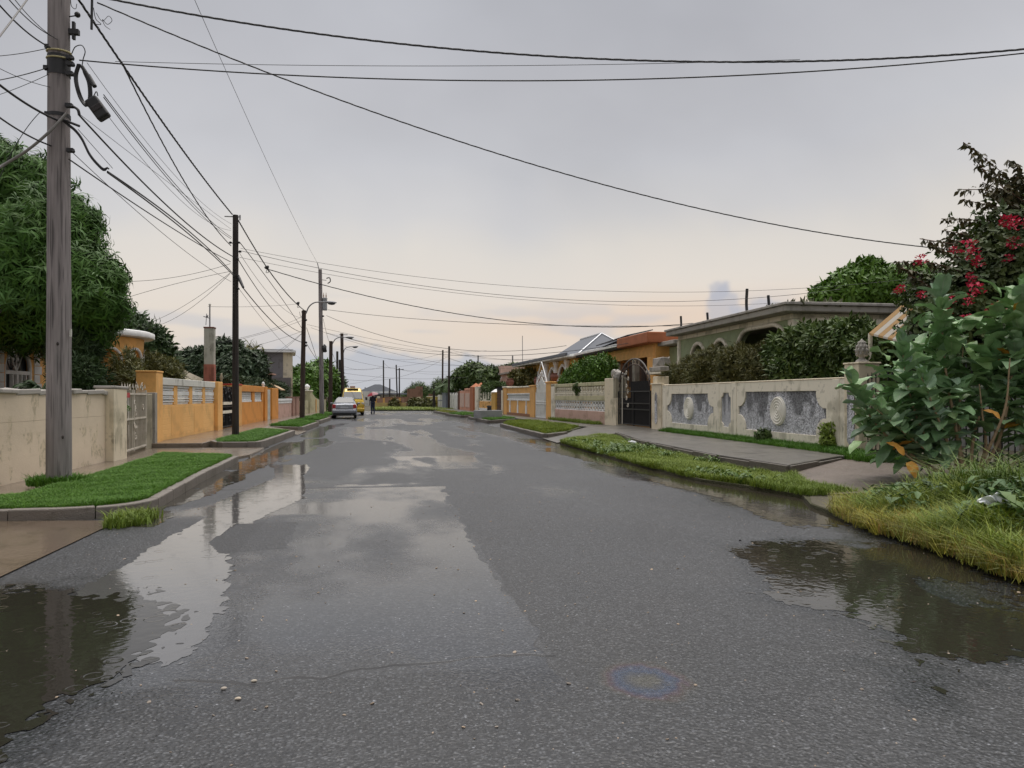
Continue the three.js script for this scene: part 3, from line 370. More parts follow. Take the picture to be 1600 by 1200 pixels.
const tPebble = tex(1024, 512, (u, v) => {   // pebble dash with dark algae that ran down from the top
  const a = hash2(Math.floor(u * 190), Math.floor(v * 74)), b = vnoise(u * 230, v * 120), n = fbm(u * 7, 3, 4), n2 = fbm(u * 22, v * 3.2, 4), run_ = sstep(0.46, 0.6, n + 0.35 * (v - 0.55)) * sstep(0.35, 0.6, n2 + 0.25 * (v - 0.3));
  const base = a > 0.55 ? 0.72 : a > 0.3 ? 0.34 : 0.08; const k = (base * 0.88 + 0.18 * b) * (1 - 0.62 * clamp(run_)); return [k, k * 1.01, k * 1.07];
});
const mMedal = paint([0.82, 0.79, 0.7]);
const mPebble = (w, h, x0, y0) => { const t = tPebble.clone(); t.repeat.set(1 / w, 1 / h); t.offset.set(-x0 / w, -y0 / h); t.needsUpdate = true; return col([1, 1, 1], { map: t, bump: rept(tAsphaltBump0, 1), bs: 0.006, roughness: 0.85 }); };
const tAsphaltBump0 = tAsphaltBump.clone(); tAsphaltBump0.channel = 0; tAsphaltBump0.needsUpdate = true;
{ const w = runR('wall', 'cream garden wall with two grey pebble dash panels and round spiral medallions', 'wall', 16.05, 27.7), L = w.L, z = -0.0;
  // wall body with recessed panel fields
  const body = shapeOf([[0, -0.3], [L, -0.3], [L, 1.66], [0, 1.66]]);
  const fields = [[0.75, 5.35, 0.3, 1.4, 0.42], [5.85, 6.55, 0.32, 1.38, 0.14], [7.1, L - 0.45, 0.3, 1.36, 0.42]];
  for (const [a, b, c, d, q] of fields) body.holes.push(notched(a, b, c, d, q));
  part('face', [new THREE.ExtrudeGeometry(body, { depth: 0.05, bevelEnabled: true, bevelSize: 0.008, bevelThickness: 0.008, bevelSegments: 1, curveSegments: 8 }).translate(0, 0, -0.062)], K.creamPale, w);
  part('core', [bx(0, L, -0.3, 1.655, 0.001, 0.14)], K.creamPale, w);
  fields.forEach(([a, b, c, d, q], i) => {
    part('pebble_panel', [new THREE.ExtrudeGeometry(notched(a + 0.004, b - 0.004, c + 0.004, d - 0.004, q), { depth: 0.03, bevelEnabled: false, curveSegments: 8 }).translate(0, 0, -0.032)], mPebble(b - a, d - c, a, c), w);
    if (i !== 1) { const cx = (a + b) / 2, cy = (c + d) / 2 + 0.02, R = 0.39, md = part('medallion', [lathe([[0, 0.05], [R * 0.98, 0.045], [R, 0.02], [R, 0]], 0, 0, 0, 32).rotateX(-Math.PI / 2).translate(cx, cy, -0.032)], mMedal, w);
      for (let k = 0; k < 5; k++) part('ring', [new THREE.TorusGeometry(R * (0.12 + 0.19 * k), 0.024, 6, 32).translate(cx, cy, -0.078)], mMedal, md); } });
  part('coping', [bx(-0.02, L + 0.02, 1.663, 1.70, -0.08, 0.16, 0.015)], K.creamClean, w);
  for (const x of [0.35, 5.6, 6.8, L - 0.25]) part('pilaster', [bx(x - 0.14, x + 0.14, -0.3, 1.659, -0.085, -0.06, 0.01)], K.creamPale, w);
}
{ const p = run('gate_post', 'square cream pillar with a grey stone urn finial, beside the pebble dash wall', 'pillar', [10.36, 15.5], [10.36, 16.05], 0.25), L = p.L; part('shaft', [bx(0, L, -0.3, 1.98, 0, 0.52, 0.02)], K.creamClean, p);
  const sh = shapeOf([[L * 0.26, 0.25], [L * 0.5, 0.12], [L * 0.74, 0.25], [L * 0.74, 1.4], [L * 0.26, 1.4]]); part('pebble_panel', [new THREE.ExtrudeGeometry(sh, { depth: 0.02, bevelEnabled: false }).translate(0, 0, -0.018)], mPebble(3, 1.2, 0, 0.2), p);
  part('cap', [bx(-0.02, L + 0.02, 1.983, 2.02, -0.02, 0.54, 0.01)], K.creamClean, p);
  const f = part('finial', [lathe([[0.13, 0], [0.13, 0.04], [0.06, 0.1], [0.07, 0.13], [0.115, 0.19], [0.13, 0.26], [0.11, 0.37], [0.07, 0.46], [0.02, 0.52], [0, 0.53]], L / 2, 2.02, 0.26, 12)], K.stone, p);
  const geos = []; for (let k = 0; k < 4; k++) for (let j = 0; j < 8; j++) { const a = ((j + (k % 2) * 0.5) / 8) * Math.PI * 2, rr = [0.105, 0.118, 0.1, 0.062][k]; geos.push(ball(L / 2 + rr * Math.cos(a), 2.21 + k * 0.08, 0.26 + rr * Math.sin(a), 0.03, 1.7, 6, 5)); } part('scales', geos, K.stone, f); }
{ // iron gate at the near right, closing the drive
  const g = run('iron_gate', 'black iron bar gate between the urn pillar and the right edge, behind the big shrub', 'gate', [10.55, 11.3], [10.55, 15.45], 0.2), L = g.L;
  for (const y of [0.1, 0.95, 1.5]) part('rail', [bx(0, L, y, y + 0.05, -0.02, 0.02)], K.iron, g);
  for (let k = 0; k <= 30; k++) { const x = (k / 30) * L; const b = part('bar', [rod(V(x, 0.02, 0), V(x, 1.68 + 0.12 * Math.sin((k / 30) * Math.PI), 0), 0.013, 0.013, 6)], K.iron, g); part('spear', [new THREE.ConeGeometry(0.028, 0.16, 5).translate(x, 1.76 + 0.12 * Math.sin((k / 30) * Math.PI), 0)], K.iron, b); }
  for (let k = 0; k < 8; k++) part('scroll', [scroll(0.3 + k * 0.5, 1.22, 0.13, 1.2, 0.012, 0.02, k % 2 ? 1 : -1, k)], K.iron, g);
}
{ const w = run('wall', 'white low wall at the right edge behind the shrub', 'wall', [10.5, 6.5], [10.5, 11.2], 0.15), L = w.L; part('panel', [bx(0, L, -0.3, 0.75, -0.1, 0.1, 0.015)], K.whiteDirty, w); part('coping', [bx(0, L, 0.755, 0.82, -0.14, 0.14, 0.015)], K.white, w); for (let k = 0; k < 22; k++) part('railing_bar', [rod(V(0.1 + k * 0.21, 0.82, 0), V(0.1 + k * 0.21, 1.6, 0), 0.012)], K.iron, w); part('rail', [bx(0, L, 1.5, 1.54, -0.02, 0.02)], K.iron, w); }
{ const p = runR('gate_post', 'cream stepped pillar with slim grey inlay, right of the black arched gate', 'pillar', 27.75, 29), L = p.L; part('shaft', [bx(0, L * 0.86, -0.3, 1.72, -0.1, 0.4, 0.02)], K.creamClean, p); part('rear_pier', [bx(L * 0.6, L, -0.3, 2.05, 0.02, 0.5, 0.02)], K.creamClean, p); part('cap', [bx(-0.03, L * 0.9, 1.725, 1.78, -0.13, 0.01, 0.01)], K.creamClean, p);
  const sh = shapeOf([[0.42, 0.3], [0.55, 0.18], [0.68, 0.3], [0.68, 1.3], [0.55, 1.44], [0.42, 1.3]]); part('inlay', [new THREE.ExtrudeGeometry(sh, { depth: 0.015, bevelEnabled: false }).translate(0, 0, -0.113)], mPebble(3, 1.2, 0, 0.2), p); }
{ // black arched double gate
  const arch = (t) => 1.55 + 1.3 * Math.sqrt(Math.max(0, 1 - ((t - 0.5) / 0.5) ** 2));
  const g = barGate('iron_gate', 'tall black iron double gate with a rusted arch, right side of the street', [10.42, 29.1], [10.35, 33.1], 0.25, 1.5, { n: 34, top: (t) => arch(t) - 0.22, rails: [0.06, 0.7, 0.95, 1.45] }), L = g.L;
  part('back_sheet', [bx(L * 0.04, L * 0.62, 0.08, 1.9, 0.03, 0.045)], K.dark, g);
  part('back_sheet', [bx(L * 0.625, L * 0.97, 0.08, 1.2, 0.03, 0.045)], K.dark, g);
  for (const [o, r, m] of [[0, 0.035, paint([0.13, 0.115, 0.105])], [-0.24, 0.025, K.ironRust]]) { const pts = []; for (let k = 0; k <= 20; k++) { const t = 0.02 + (k / 20) * 0.96; pts.push(V(t * L, arch(t) + o, 0)); } part('arch', [tube(pts, r, 40, 6)], m, g); }
  for (let k = 1; k < 10; k++) { const t = k / 10; part('scroll', [scroll(t * L, arch(t) - 0.13, 0.09, 1.1, 0.016, 0, k % 2 ? 1 : -1, k)], K.ironRust, g); }
  for (let k = 0; k < 6; k++) part('scroll', [scroll(L * (0.66 + 0.05 * (k % 2)), 0.9 + k * 0.28, 0.1, 1.2, 0.02, -0.03, k % 2 ? 1 : -1, k)], K.whiteIron, g);
  part('white_stile', [bx(L * 0.84, L * 0.86, 0.06, 2.2, -0.04, -0.02)], K.whiteIron, g); part('cap_beam', [bx(-0.9, 0.3, 2.25, 2.42, 0.05, 0.4, 0.02)], K.roofEdge, g);
}
{ const p = runR('gate_post', 'cream pillar topped by broken grey masonry, between the lattice wall and the black arched gate', 'pillar', 33.2, 34.7), L = p.L; part('shaft', [bx(0, L, -0.3, 2.1, -0.12, 0.4, 0.02)], K.creamClean, p); part('dark_face', [bx(-0.004, 0.3, 1.2, 2.11, -0.135, 0.3, 0.02)], K.moss, p); const r = rng(8), gs = []; for (let k = 0; k < 7; k++) gs.push(wob(new THREE.IcosahedronGeometry(0.13 + r() * 0.1, 1).translate(r() * L, 2.15 + r() * 0.22, r() * 0.3), 0.08, 6, k)); part('broken_masonry', gs, K.stone, p); }
{ // lattice wall
  const w = runR('wall', 'cream and pink wall with a row of balusters over a white lattice, left of the black arched gate', 'wall', 34.75, 43.1, 0.22), L = w.L;
  part('lower_panel', [bx(0, L, -0.3, 0.58, -0.08, 0.12, 0.01)], K.pink, w);
  part('mid_beam', [bx(0, L, 1.1, 1.33, -0.1, 0.14, 0.015)], K.olive, w); part('top_beam', [bx(0, L, 1.82, 1.99, -0.12, 0.16, 0.015)], K.olive, w); part('middle_ledge', [bx(0, L, 1.42, 1.48, -0.09, 0.12, 0.015)], K.creamPale, w);
  part('back_panel', [bx(0, L, 1.33, 1.82, 0.22, 0.26)], K.moss, w);
  for (let k = 0; k < 19; k++) { const x = 0.2 + (k / 19) * (L - 0.3); part('baluster', [lathe([[0.08, 0], [0.12, 0.05], [0.06, 0.12], [0.1, 0.2], [0.11, 0.26], [0.06, 0.34]], x, 1.48, 0, 8)], K.creamPale, w); }
  for (let k = 0; k < 8; k++) part('moulding', [bx((k / 8) * L + 0.03, ((k + 1) / 8) * L - 0.03, 1.335, 1.415, -0.07, 0.06, 0.015)], K.creamPale, w);
  const gs = []; for (let y = 0; y < 2; y++) { const y0 = 0.6 + y * 0.25; for (let x = 0; x < L - 0.2; x += 0.42) { for (const s of [-1, 1]) { const c = new THREE.BoxGeometry(0.47, 0.05, 0.05).rotateZ(s * Math.atan2(0.25, 0.42)).translate(x + 0.21, y0 + 0.125, -0.02 + s * 0.003); gs.push(c); } } gs.push(bx(0, L, y0 - 0.02, y0 + 0.02, -0.05, 0.012)); } gs.push(bx(0, L, 1.06, 1.098, -0.052, 0.012)); part('lattice', gs, K.white, w).userData.kind = 'stuff';
  
}
{ const p = runR('gate_post', 'slim cream pillar at the far end of the lattice wall', 'pillar', 43.15, 43.9, 0.2), L = p.L; part('shaft', [bx(0, L, -0.3, 1.9, -0.1, 0.3, 0.02)], K.creamPale, p); part('broken_top', [wob(new RoundedBoxGeometry(L, 0.15, 0.35, 3, 0.03).translate(L / 2, 1.97, 0.1), 0.08, 5)], K.moss, p); }
function pot(label, x, y, z, s = 1) { const t = thing('clay_pot', label, 'pot', [x, y, z]); part('bowl', [lathe([[0.12, 0], [0.2, 0.06], [0.3, 0.25], [0.31, 0.38], [0.24, 0.5], [0.22, 0.55], [0.27, 0.6], [0.25, 0.61], [0.19, 0.55]], 0, 0, 0, 16).scale(s, s, s)], K.terracotta, t); part('foot', [lathe([[0.16, 0], [0.16, 0.05], [0.1, 0.06]], 0, 0, 0, 12).scale(s, s, s)], K.terracotta, t); return t; }
{ const p = runR('gate_post', 'orange pillar on the near side of the white sheet metal gate, under a clay pot', 'pillar', 43.95, 45, 0.2), L = p.L; part('shaft', [bx(0, L, -0.3, 2.12, -0.1, 0.6, 0.02)], K.amber, p); part('cap', [bx(-0.05, L + 0.05, 2.123, 2.2, -0.14, 0.65, 0.02)], K.amber, p); pot('brown clay pot on the pillar right of the white sheet metal gate', rx(44.4) + 0.25, 2.42, -44.4, 0.8); }
{ // white sheet gate with a peaked openwork top
  const g = runR('metal_gate', 'white sheet metal double gate rising to an openwork peak, between orange pillars', 'gate', 45.1, 47.6, 0.18), L = g.L, pk = (t) => 1.95 + 1.35 * Math.pow(1 - Math.abs(t - 0.5) * 2, 0.8);
  for (const [a, b] of [[0, 0.49], [0.51, 1]]) { part('leaf', [bx(a * L, b * L, 0.02, 1.55, -0.02, 0.02)], K.whiteDirty, g); const sh = shapeOf([[a * L, 1.56], [b * L, 1.56], [b * L, a ? 1.75 : 2.55], [(a + b) / 2 * L, 2.2], [a * L, a ? 2.55 : 1.75]]); part('leaf_top', [new THREE.ExtrudeGeometry(sh, { depth: 0.03, bevelEnabled: false }).translate(0, 0, -0.015)], K.whiteDirty, g); }
  for (const y of [0.03, 0.86, 1.0]) part('rail', [bx(0, L, y, y + 0.06, -0.05, -0.022)], K.white, g);
  for (let k = 0; k < 9; k++) { const t = k / 8; part('bar', [bx(t * L - 0.02, t * L + 0.02, 0.05, 1.6, -0.045, -0.021)], K.white, g); }
  const top = []; for (let k = 0; k <= 12; k++) { const t = k / 12; top.push(V(t * L, pk(t) + 0.15, 0)); } part('top_rail', [tube(top, 0.04, 24, 6)], K.white, g);
  for (let k = 0; k < 22; k++) { const t = 0.06 + (k % 11) * 0.088, y = 1.85 + (k > 10 ? 0.62 : 0.25) * (pk(t) - 1.7); part('scroll', [scroll(t * L, y, 0.13, 1.2, 0.022, 0, k % 2 ? 1 : -1, k)], K.white, g); }
}
{ const p = runR('gate_post', 'orange pillar on the far side of the white sheet metal gate, under a clay pot', 'pillar', 47.7, 48.9, 0.16), L = p.L; part('shaft', [bx(0, L, -0.3, 2.0, -0.1, 0.6, 0.02)], K.amber, p); part('cap', [bx(-0.05, L + 0.05, 2.003, 2.08, -0.14, 0.65, 0.02)], K.amber, p); pot('brown clay pot on the pillar left of the white sheet metal gate', rx(48.2) + 0.25, 2.24, -48.2, 0.85); }
{ const w = runR('wall', 'amber wall with a white framed slot of balusters and three white shafts below it', 'wall', 48.95, 55.6, 0.12), L = w.L;
  part('panel', [bx(0, L, 0.26, 1.12, -0.06, 0.12, 0.01)], K.amber, w); part('plinth', [bx(0, L, -0.3, 0.257, -0.1, 0.14, 0.01)], K.brown, w); part('upper_panel', [bx(0, L, 1.62, 2.0, -0.06, 0.12, 0.01)], K.amber, w); part('coping', [bx(-0.03, L + 0.03, 2.003, 2.09, -0.12, 0.18, 0.015)], K.creamPale, w);
  for (const y of [1.123, 1.53]) part('frame', [bx(0, L, y, y + 0.09, -0.1, 0.1, 0.01)], K.white, w); part('backing', [bx(0, L, 1.2, 1.55, 0.06, 0.09)], K.greyBlue, w);
  for (let k = 0; k < 22; k++) part('baluster', [lathe([[0.05, 0], [0.07, 0.04], [0.035, 0.1], [0.06, 0.2], [0.035, 0.28], [0.05, 0.32]], 0.25 + (k / 21) * (L - 0.5), 1.213, -0.02, 8)], K.white, w);
  for (const f of [0.14, 0.5, 0.86]) part('shaft', [bx(f * L - 0.16, f * L + 0.16, 0.26, 0.8, -0.12, -0.058, 0.015), bx(f * L - 0.08, f * L + 0.08, 0.803, 1.12, -0.11, -0.058, 0.015)], K.white, w);
}
{ const p = runR('gate_post', 'amber pillar at the far end of the balustered amber wall, under a large clay pot', 'pillar', 55.65, 57, 0.12), L = p.L; part('shaft', [bx(0, L, -0.3, 2.05, -0.12, 0.6, 0.02)], K.amber, p); part('cap', [bx(-0.06, L + 0.06, 2.053, 2.15, -0.16, 0.65, 0.02)], K.creamPale, p); part('jamb', [bx(L * 0.8, L * 1.1, -0.3, 1.85, -0.2, -0.125, 0.01)], K.creamPale, p); pot('large brown clay pot on the pillar beside the dark barred gate', rx(56.2) + 0.25, 2.25, -56.2, 1.0); }
{ const g = runR('iron_gate', 'dark brown barred gate between two amber pillars, far right', 'gate', 57.2, 59.6, 0.12), L = g.L; part('back_sheet', [bx(0, L, 0.05, 1.9, 0.0, 0.03)], K.darkBrown, g); for (let k = 0; k < 7; k++) part('rail', [bx(0, L, 0.1 + k * 0.28, 0.16 + k * 0.28, -0.03, -0.002)], K.ironRust, g); for (let k = 0; k < 9; k++) part('spear', [new THREE.ConeGeometry(0.06, 0.35, 6).translate((k + 0.5) / 9 * L, 2.05, 0)], K.iron, g); }
{ const p = runR('gate_post', 'ochre pillar with a white cap, left of the dark barred gate', 'pillar', 59.7, 61.3, 0.12), L = p.L; part('shaft', [bx(0, L, -0.3, 1.75, -0.12, 0.6, 0.02)], K.yellow, p); part('cap', [new THREE.CylinderGeometry(0.28, 0.72, 0.24, 4).rotateY(Math.PI / 4).scale(L * 0.95, 1, 0.8).translate(L / 2, 1.872, 0.24)], K.white, p); }
{ const w = runR('wall', 'amber fence wall topped by white flame shaped balusters', 'wall', 61.4, 66.9, 0.12), L = w.L; part('panel', [bx(0, L, 0.42, 1.0, -0.06, 0.12, 0.01)], K.amber, w); part('plinth', [bx(0, L, -0.3, 0.417, -0.09, 0.14, 0.01)], K.white, w);
  for (let k = 0; k < 5; k++) { const x = ((k + 0.5) / 5) * L, sh = new THREE.Shape(); sh.moveTo(x - 0.5, 1.0); sh.quadraticCurveTo(x - 0.14, 1.15, x - 0.08, 1.75); sh.lineTo(x + 0.08, 1.75); sh.quadraticCurveTo(x + 0.14, 1.15, x + 0.5, 1.0); part('flame_baluster', [new THREE.ExtrudeGeometry(sh, { depth: 0.1, bevelEnabled: false, curveSegments: 6 }).translate(0, 0, -0.03)], K.creamPale, w); } }
for (const [a, b, m, txt] of [[67, 68.6, K.creamPale, 'cream pillar with an orange pyramid cap beside the flame shaped balusters'], [69.4, 71.2, K.rust, 'rust orange pillar with a pyramid cap at the end of the salmon wall']]) { const p = runR('gate_post', txt, 'pillar', a, b, 0.1), L = p.L; part('shaft', [bx(0, L, -0.3, 2.3, -0.15, 0.7, 0.02)], m, p); part('pyramid_cap', [new THREE.CylinderGeometry(0.02, 0.85, 0.36, 4).rotateY(Math.PI / 4).scale(L * 0.62, 1, 0.72).translate(L / 2, 2.483, 0.27)], K.rust, p); }
{ const w = runR('wall', 'tall salmon pink wall of two panels, far right', 'wall', 71.3, 77.5, 0.1), L = w.L; for (const [a, b] of [[0, 0.48], [0.5, 1]]) { part('panel', [bx(a * L, b * L, -0.3, 2.0, -0.1, 0.1, 0.01)], K.salmon, w); part('inset', [bx(a * L + 0.25, b * L - 0.25, 0.4, 1.75, -0.125, -0.102, 0.01)], K.pinkPale, w); } part('coping', [bx(0, L * 0.5, 2.005, 2.2, -0.13, 0.13, 0.02)], K.salmon, w); }
{ const g = runR('metal_gate', 'white sheet metal gate with a scalloped top, far right', 'gate', 79, 86, 0.05), L = g.L; const sh = new THREE.Shape(); sh.moveTo(0, 0.05); sh.lineTo(L, 0.05); sh.lineTo(L, 1.9); for (let k = 5; k >= 0; k--) { sh.quadraticCurveTo((k + 0.5) / 6 * L, 1.45, (k / 6) * L, 1.9); } part('leaf', [new THREE.ExtrudeGeometry(sh, { depth: 0.05, bevelEnabled: false })], K.whiteDirty, g); part('post', [bx(-0.9, -0.1, -0.2, 2, -0.1, 0.4)], K.darkBrown, g); }
{ const p = runR('gate_post', 'dark grey painted pillar between two white gates, far right', 'pillar', 86.2, 89, 0.05), L = p.L; part('shaft', [bx(0, L, -0.3, 1.8, -0.3, 0.5, 0.02)], K.greyBlue, p); part('cap', [bx(-0.05, L + 0.05, 1.805, 1.9, -0.35, 0.55, 0.02)], K.greyBlue, p); }
{ const g = runR('metal_gate', 'smaller white sheet metal gate with dark cross rails, far right', 'gate', 89.2, 95, 0), L = g.L; for (const [a, b] of [[0, 0.48], [0.52, 1]]) part('leaf', [bx(a * L, b * L, 0.05, 1.75, -0.03, 0.03)], K.whiteDirty, g); part('rail', [bx(0, L, 1.0, 1.12, -0.06, -0.032)], K.greyBlue, g); }
{ const w = runR('wall', 'bright yellow wall at the far end of the right side', 'wall', 96, 106, 0), L = w.L; part('panel', [bx(0, L, -0.3, 1.5, -0.1, 0.1)], paint([0.5, 0.36, 0.05]), w); part('coping', [bx(0, L, 1.505, 1.6, -0.14, 0.14)], K.creamPale, w); }
{ const t = thing('planter', 'square grey concrete planter on the trimmed lawn, right side', 'planter', [6.35, 0.17, -47.2], 0.3); part('box', [bx(-0.75, 0.75, 0, 0.5, -0.5, -0.38, 0.02), bx(-0.75, 0.75, 0, 0.5, 0.38, 0.5, 0.02), bx(-0.75, -0.63, 0, 0.5, -0.379, 0.379, 0.02), bx(0.63, 0.75, 0, 0.5, -0.379, 0.379, 0.02)], K.grey, t); part('soil', [bx(-0.62, 0.62, 0.05, 0.42, -0.37, 0.37)], mSoil, t); part('stump', [lathe([[0.16, 0], [0.13, 0.2], [0.15, 0.36], [0, 0.38]], 0.1, 0.42, 0, 9)], K.dark, t); }
// ---------------------------------------------------------------- houses
function archHole(x0, x1, y0, y1) { const h = new THREE.Path(), r = Math.min((x1 - x0) / 2, y1 - y0); h.moveTo(x0, y0); h.lineTo(x1, y0); h.lineTo(x1, y1 - r); h.absarc(x1 - r, y1 - r, r, 0, Math.PI / 2, false); h.lineTo(x0 + r, y1); h.absarc(x0 + r, y1 - r, r, Math.PI / 2, Math.PI, false); h.lineTo(x0, y0); return h; }
function flatArch(x0, x1, y0, y1, r) { const h = new THREE.Path(); h.moveTo(x0, y0); h.lineTo(x1, y0); h.lineTo(x1, y1 - r); h.absarc(x1 - r, y1 - r, r, 0, Math.PI / 2, false); h.lineTo(x0 + r, y1); h.absarc(x0 + r, y1 - r, r, Math.PI / 2, Math.PI, false); h.lineTo(x0, y0); return h; }
function facade(pts, holes, th, z = 0) { const s = shapeOf(pts); s.holes.push(...holes); return new THREE.ExtrudeGeometry(s, { depth: th, bevelEnabled: false, curveSegments: 14 }).translate(0, 0, z); }
function archTrim(x0, x1, y0, y1, r, w, z) { const pts = []; pts.push(V(x0, y0, z)); for (let k = 0; k <= 10; k++) { const a = Math.PI - (k / 20) * Math.PI; pts.push(V(x0 + r + r * Math.cos(a), y1 - r + r * Math.sin(a), z)); } for (let k = 0; k <= 10; k++) { const a = Math.PI / 2 - (k / 20) * Math.PI; pts.push(V(x1 - r + r * Math.cos(a), y1 - r + r * Math.sin(a), z)); } pts.push(V(x1, y0, z)); const cp = new THREE.CurvePath(); for (let k = 0; k + 1 < pts.length; k++) if (pts[k].distanceTo(pts[k + 1]) > 1e-4) cp.add(new THREE.LineCurve3(pts[k], pts[k + 1])); return new THREE.TubeGeometry(cp, 60, w, 6); }
function window_(parent, x0, x1, y0, y1, z, cols, rows, frameMat = K.white, into = -1) {   // frame, panes and glazing bars in a wall whose outside is at z, facing sign(-into)
  const w = new THREE.Group(); w.name = 'window'; parent.add(w); const d = into * 0.06;
  part('pane', [bx(x0, x1, y0, y1, Math.min(z + d, z + d + into * 0.02), Math.max(z + d, z + d + into * 0.02))], K.glass, w);
  const zz = [z + d * 0.7, z - into * 0.02].sort((a, b) => a - b), f = 0.05;
  part('frame', [bx(x0 - f, x0, y0 - f, y1 + f, ...zz), bx(x1, x1 + f, y0 - f, y1 + f, ...zz), bx(x0, x1, y0 - f, y0, ...zz), bx(x0, x1, y1, y1 + f, ...zz)], frameMat, w);
  for (let k = 1; k < cols; k++) part('glazing_bar', [bx(mixN(x0, x1, k / cols) - 0.02, mixN(x0, x1, k / cols) + 0.02, y0, y1, zz[0] + 0.005, zz[1] - 0.005)], frameMat, w);
  for (let k = 1; k < rows; k++) part('glazing_bar', [bx(x0, x1, mixN(y0, y1, k / rows) - 0.018, mixN(y0, y1, k / rows) + 0.018, zz[0] + 0.008, zz[1] - 0.008)], frameMat, w);
  return w;
}
{ // green house, near right. Local x = metres up the street from its near corner, street side at -z
  const h = run('house', 'green house with cream trimmed arches under a flat stained concrete roof, near right', 'house', [13, 22.9], [13, 32.6], 0), L = h.L;
  const arches = [[0.35, 4.0, 3.9, 0.95], [4.75, 6.1, 3.7, 0.67], [6.85, 8.3, 3.7, 0.72]];
  part('wall', [facade([[0, -0.2], [L, -0.2], [L, 4.02], [0, 4.02]], arches.map(([a, b, y, r]) => flatArch(a, b, 1.2, y, r)), 0.22)], K.green, h);
  for (const [a, b, y, r] of arches) part('arch_trim', [archTrim(a - 0.04, b + 0.04, 1.2, y + 0.04, r + 0.04, 0.085, -0.02)], K.creamPale, h);
  part('cornice', [bx(0, L, 4.02, 4.19, -0.05, 0.26, 0.01)], K.creamPale, h); part('corner_trim', [bx(L - 0.22, L + 0.04, -0.2, 4.0, -0.08, 0.3, 0.01)], K.creamPale, h); part('corner_trim', [bx(-0.06, 0.25, -0.2, 4.0, -0.06, 0.3, 0.01)], K.creamPale, h);
  part('veranda_wall', [bx(0.2, L, -0.2, 4.2, 3.0, 3.2)], K.green, h); part('veranda_floor', [bx(0, L, -0.2, 0.5, 0.23, 2.99)], K.concrete, h); part('door', [bx(1.6, 2.7, 0.5, 2.7, 2.92, 2.99)], K.darkBrown, h);
  part('end_wall', [facade([[0, -0.2], [4.3, -0.2], [4.3, 4.02], [0, 4.02]], [flatArch(0.55, 3.4, 2.0, 3.45, 0.05)], 0.2).rotateY(-Math.PI / 2).translate(0.0, 0, 0.24)], K.creamPale, h);
  part('end_beam', [bx(-0.02, 0.2, 4.02, 4.19, 0.27, 4.5, 0.01)], K.creamPale, h); part('iron_grille', [0, 1, 2, 3, 4, 5, 6].map((k) => rod(V(-0.1, 2.0, 0.95 + k * 0.42), V(-0.1, 3.45, 0.95 + k * 0.42), 0.015)), K.iron, h).userData.kind = 'stuff';
  const roof = part('roof', [bx(-0.5, L + 0.2, 4.2, 4.4, -0.55, 4.6, 0.03)], K.roofEdge, h); part('parapet', [bx(-0.6, L + 0.25, 4.4, 4.49, -0.62, -0.35, 0.02), bx(-0.6, -0.36, 4.4, 4.495, -0.345, 4.5, 0.02)], K.stone, roof);
  part('rear_wall', [bx(0, L, -0.2, 4.2, 7.4, 7.6)], K.green, h); part('rear_roof', [bx(-0.4, L + 0.4, 4.3, 4.52, 4.62, 7.9)], K.roofEdge, h);
  part('side_wall', [bx(L - 0.2, L, -0.2, 4.2, 0.23, 7.39)], K.green, h);
  // set back far bay with one arch
  part('far_bay', [facade([[L, -0.2], [L + 3.4, -0.2], [L + 3.4, 3.9], [L, 3.9]], [archHole(L + 0.5, L + 2.1, 1.2, 3.35)], 0.2, 0.7)], K.green, h); part('arch_trim', [archTrim(L + 0.46, L + 2.14, 1.2, 3.39, 0.82, 0.07, 0.68)], K.creamPale, h);
  part('far_bay_back', [bx(L, L + 3.4, -0.2, 3.9, 3.2, 3.3)], K.green, h); part('far_bay_roof', [bx(L + 0.9, L + 3.9, 3.95, 4.13, 0.1, 4.5, 0.02)], K.roofEdge, h); part('stone_pier', [wob(new RoundedBoxGeometry(1.5, 0.6, 0.4, 6, 0.06).translate(L + 1.5, 3.05, -0.3), 0.3, 5)], K.stone, h); part('stone_ledge', [bx(L + 0.6, L + 2.6, 2.55, 2.75, -0.65, 0.1, 0.02)], K.creamPale, h);
  for (const [x, y] of [[L - 0.5, 0.45], [1.4, 0.35], [6.4, 0.3]]) part('service_post', [rod(V(x, 4.6, -0.1), V(x + 0.05, 4.6 + y, -0.1), 0.05)], K.iron, h);
  part('bent_rod', [tube([V(4.0, 4.6, 0.4), V(4.05, 5.0, 0.4), V(3.8, 5.5, 0.3)], 0.06, 8, 6)], K.cable, h);
  // grey wing set back from the street
  const g = part('wing_wall', [facade([[-14, -0.2], [0.3, -0.2], [0.3, 4.5], [-14, 4.5]], [], 0.2, 4.65)], paint([0.4, 0.4, 0.39]), h); part('vent', [bx(-1.6, -1.35, 4.0, 4.25, 4.6, 4.648)], K.dark, g); part('wing_corner', [bx(-0.35, -0.1, -0.2, 4.4, 4.5, 4.649, 0.01)], K.creamPale, h);
  part('wing_roof', [bx(-14.5, 0.1, 4.55, 4.8, 4.2, 12, 0.03)], K.roofEdge, h);
  const weeds = []; const r = rng(21); for (let k = 0; k < 60; k++) { const x = r() * 2.4 - 0.6, z = r() * 2 - 0.3, y = 4.48; weeds.push(new THREE.ConeGeometry(0.09 + r() * 0.08, 0.15 + r() * 0.3, 4).rotateX((r() - 0.5) * 1.6).rotateZ((r() - 0.5) * 1.6).translate(x, y + 0.05, z)); } part('roof_weeds', weeds, col([0.07, 0.075, 0.035]), h).userData.kind = 'stuff';
}
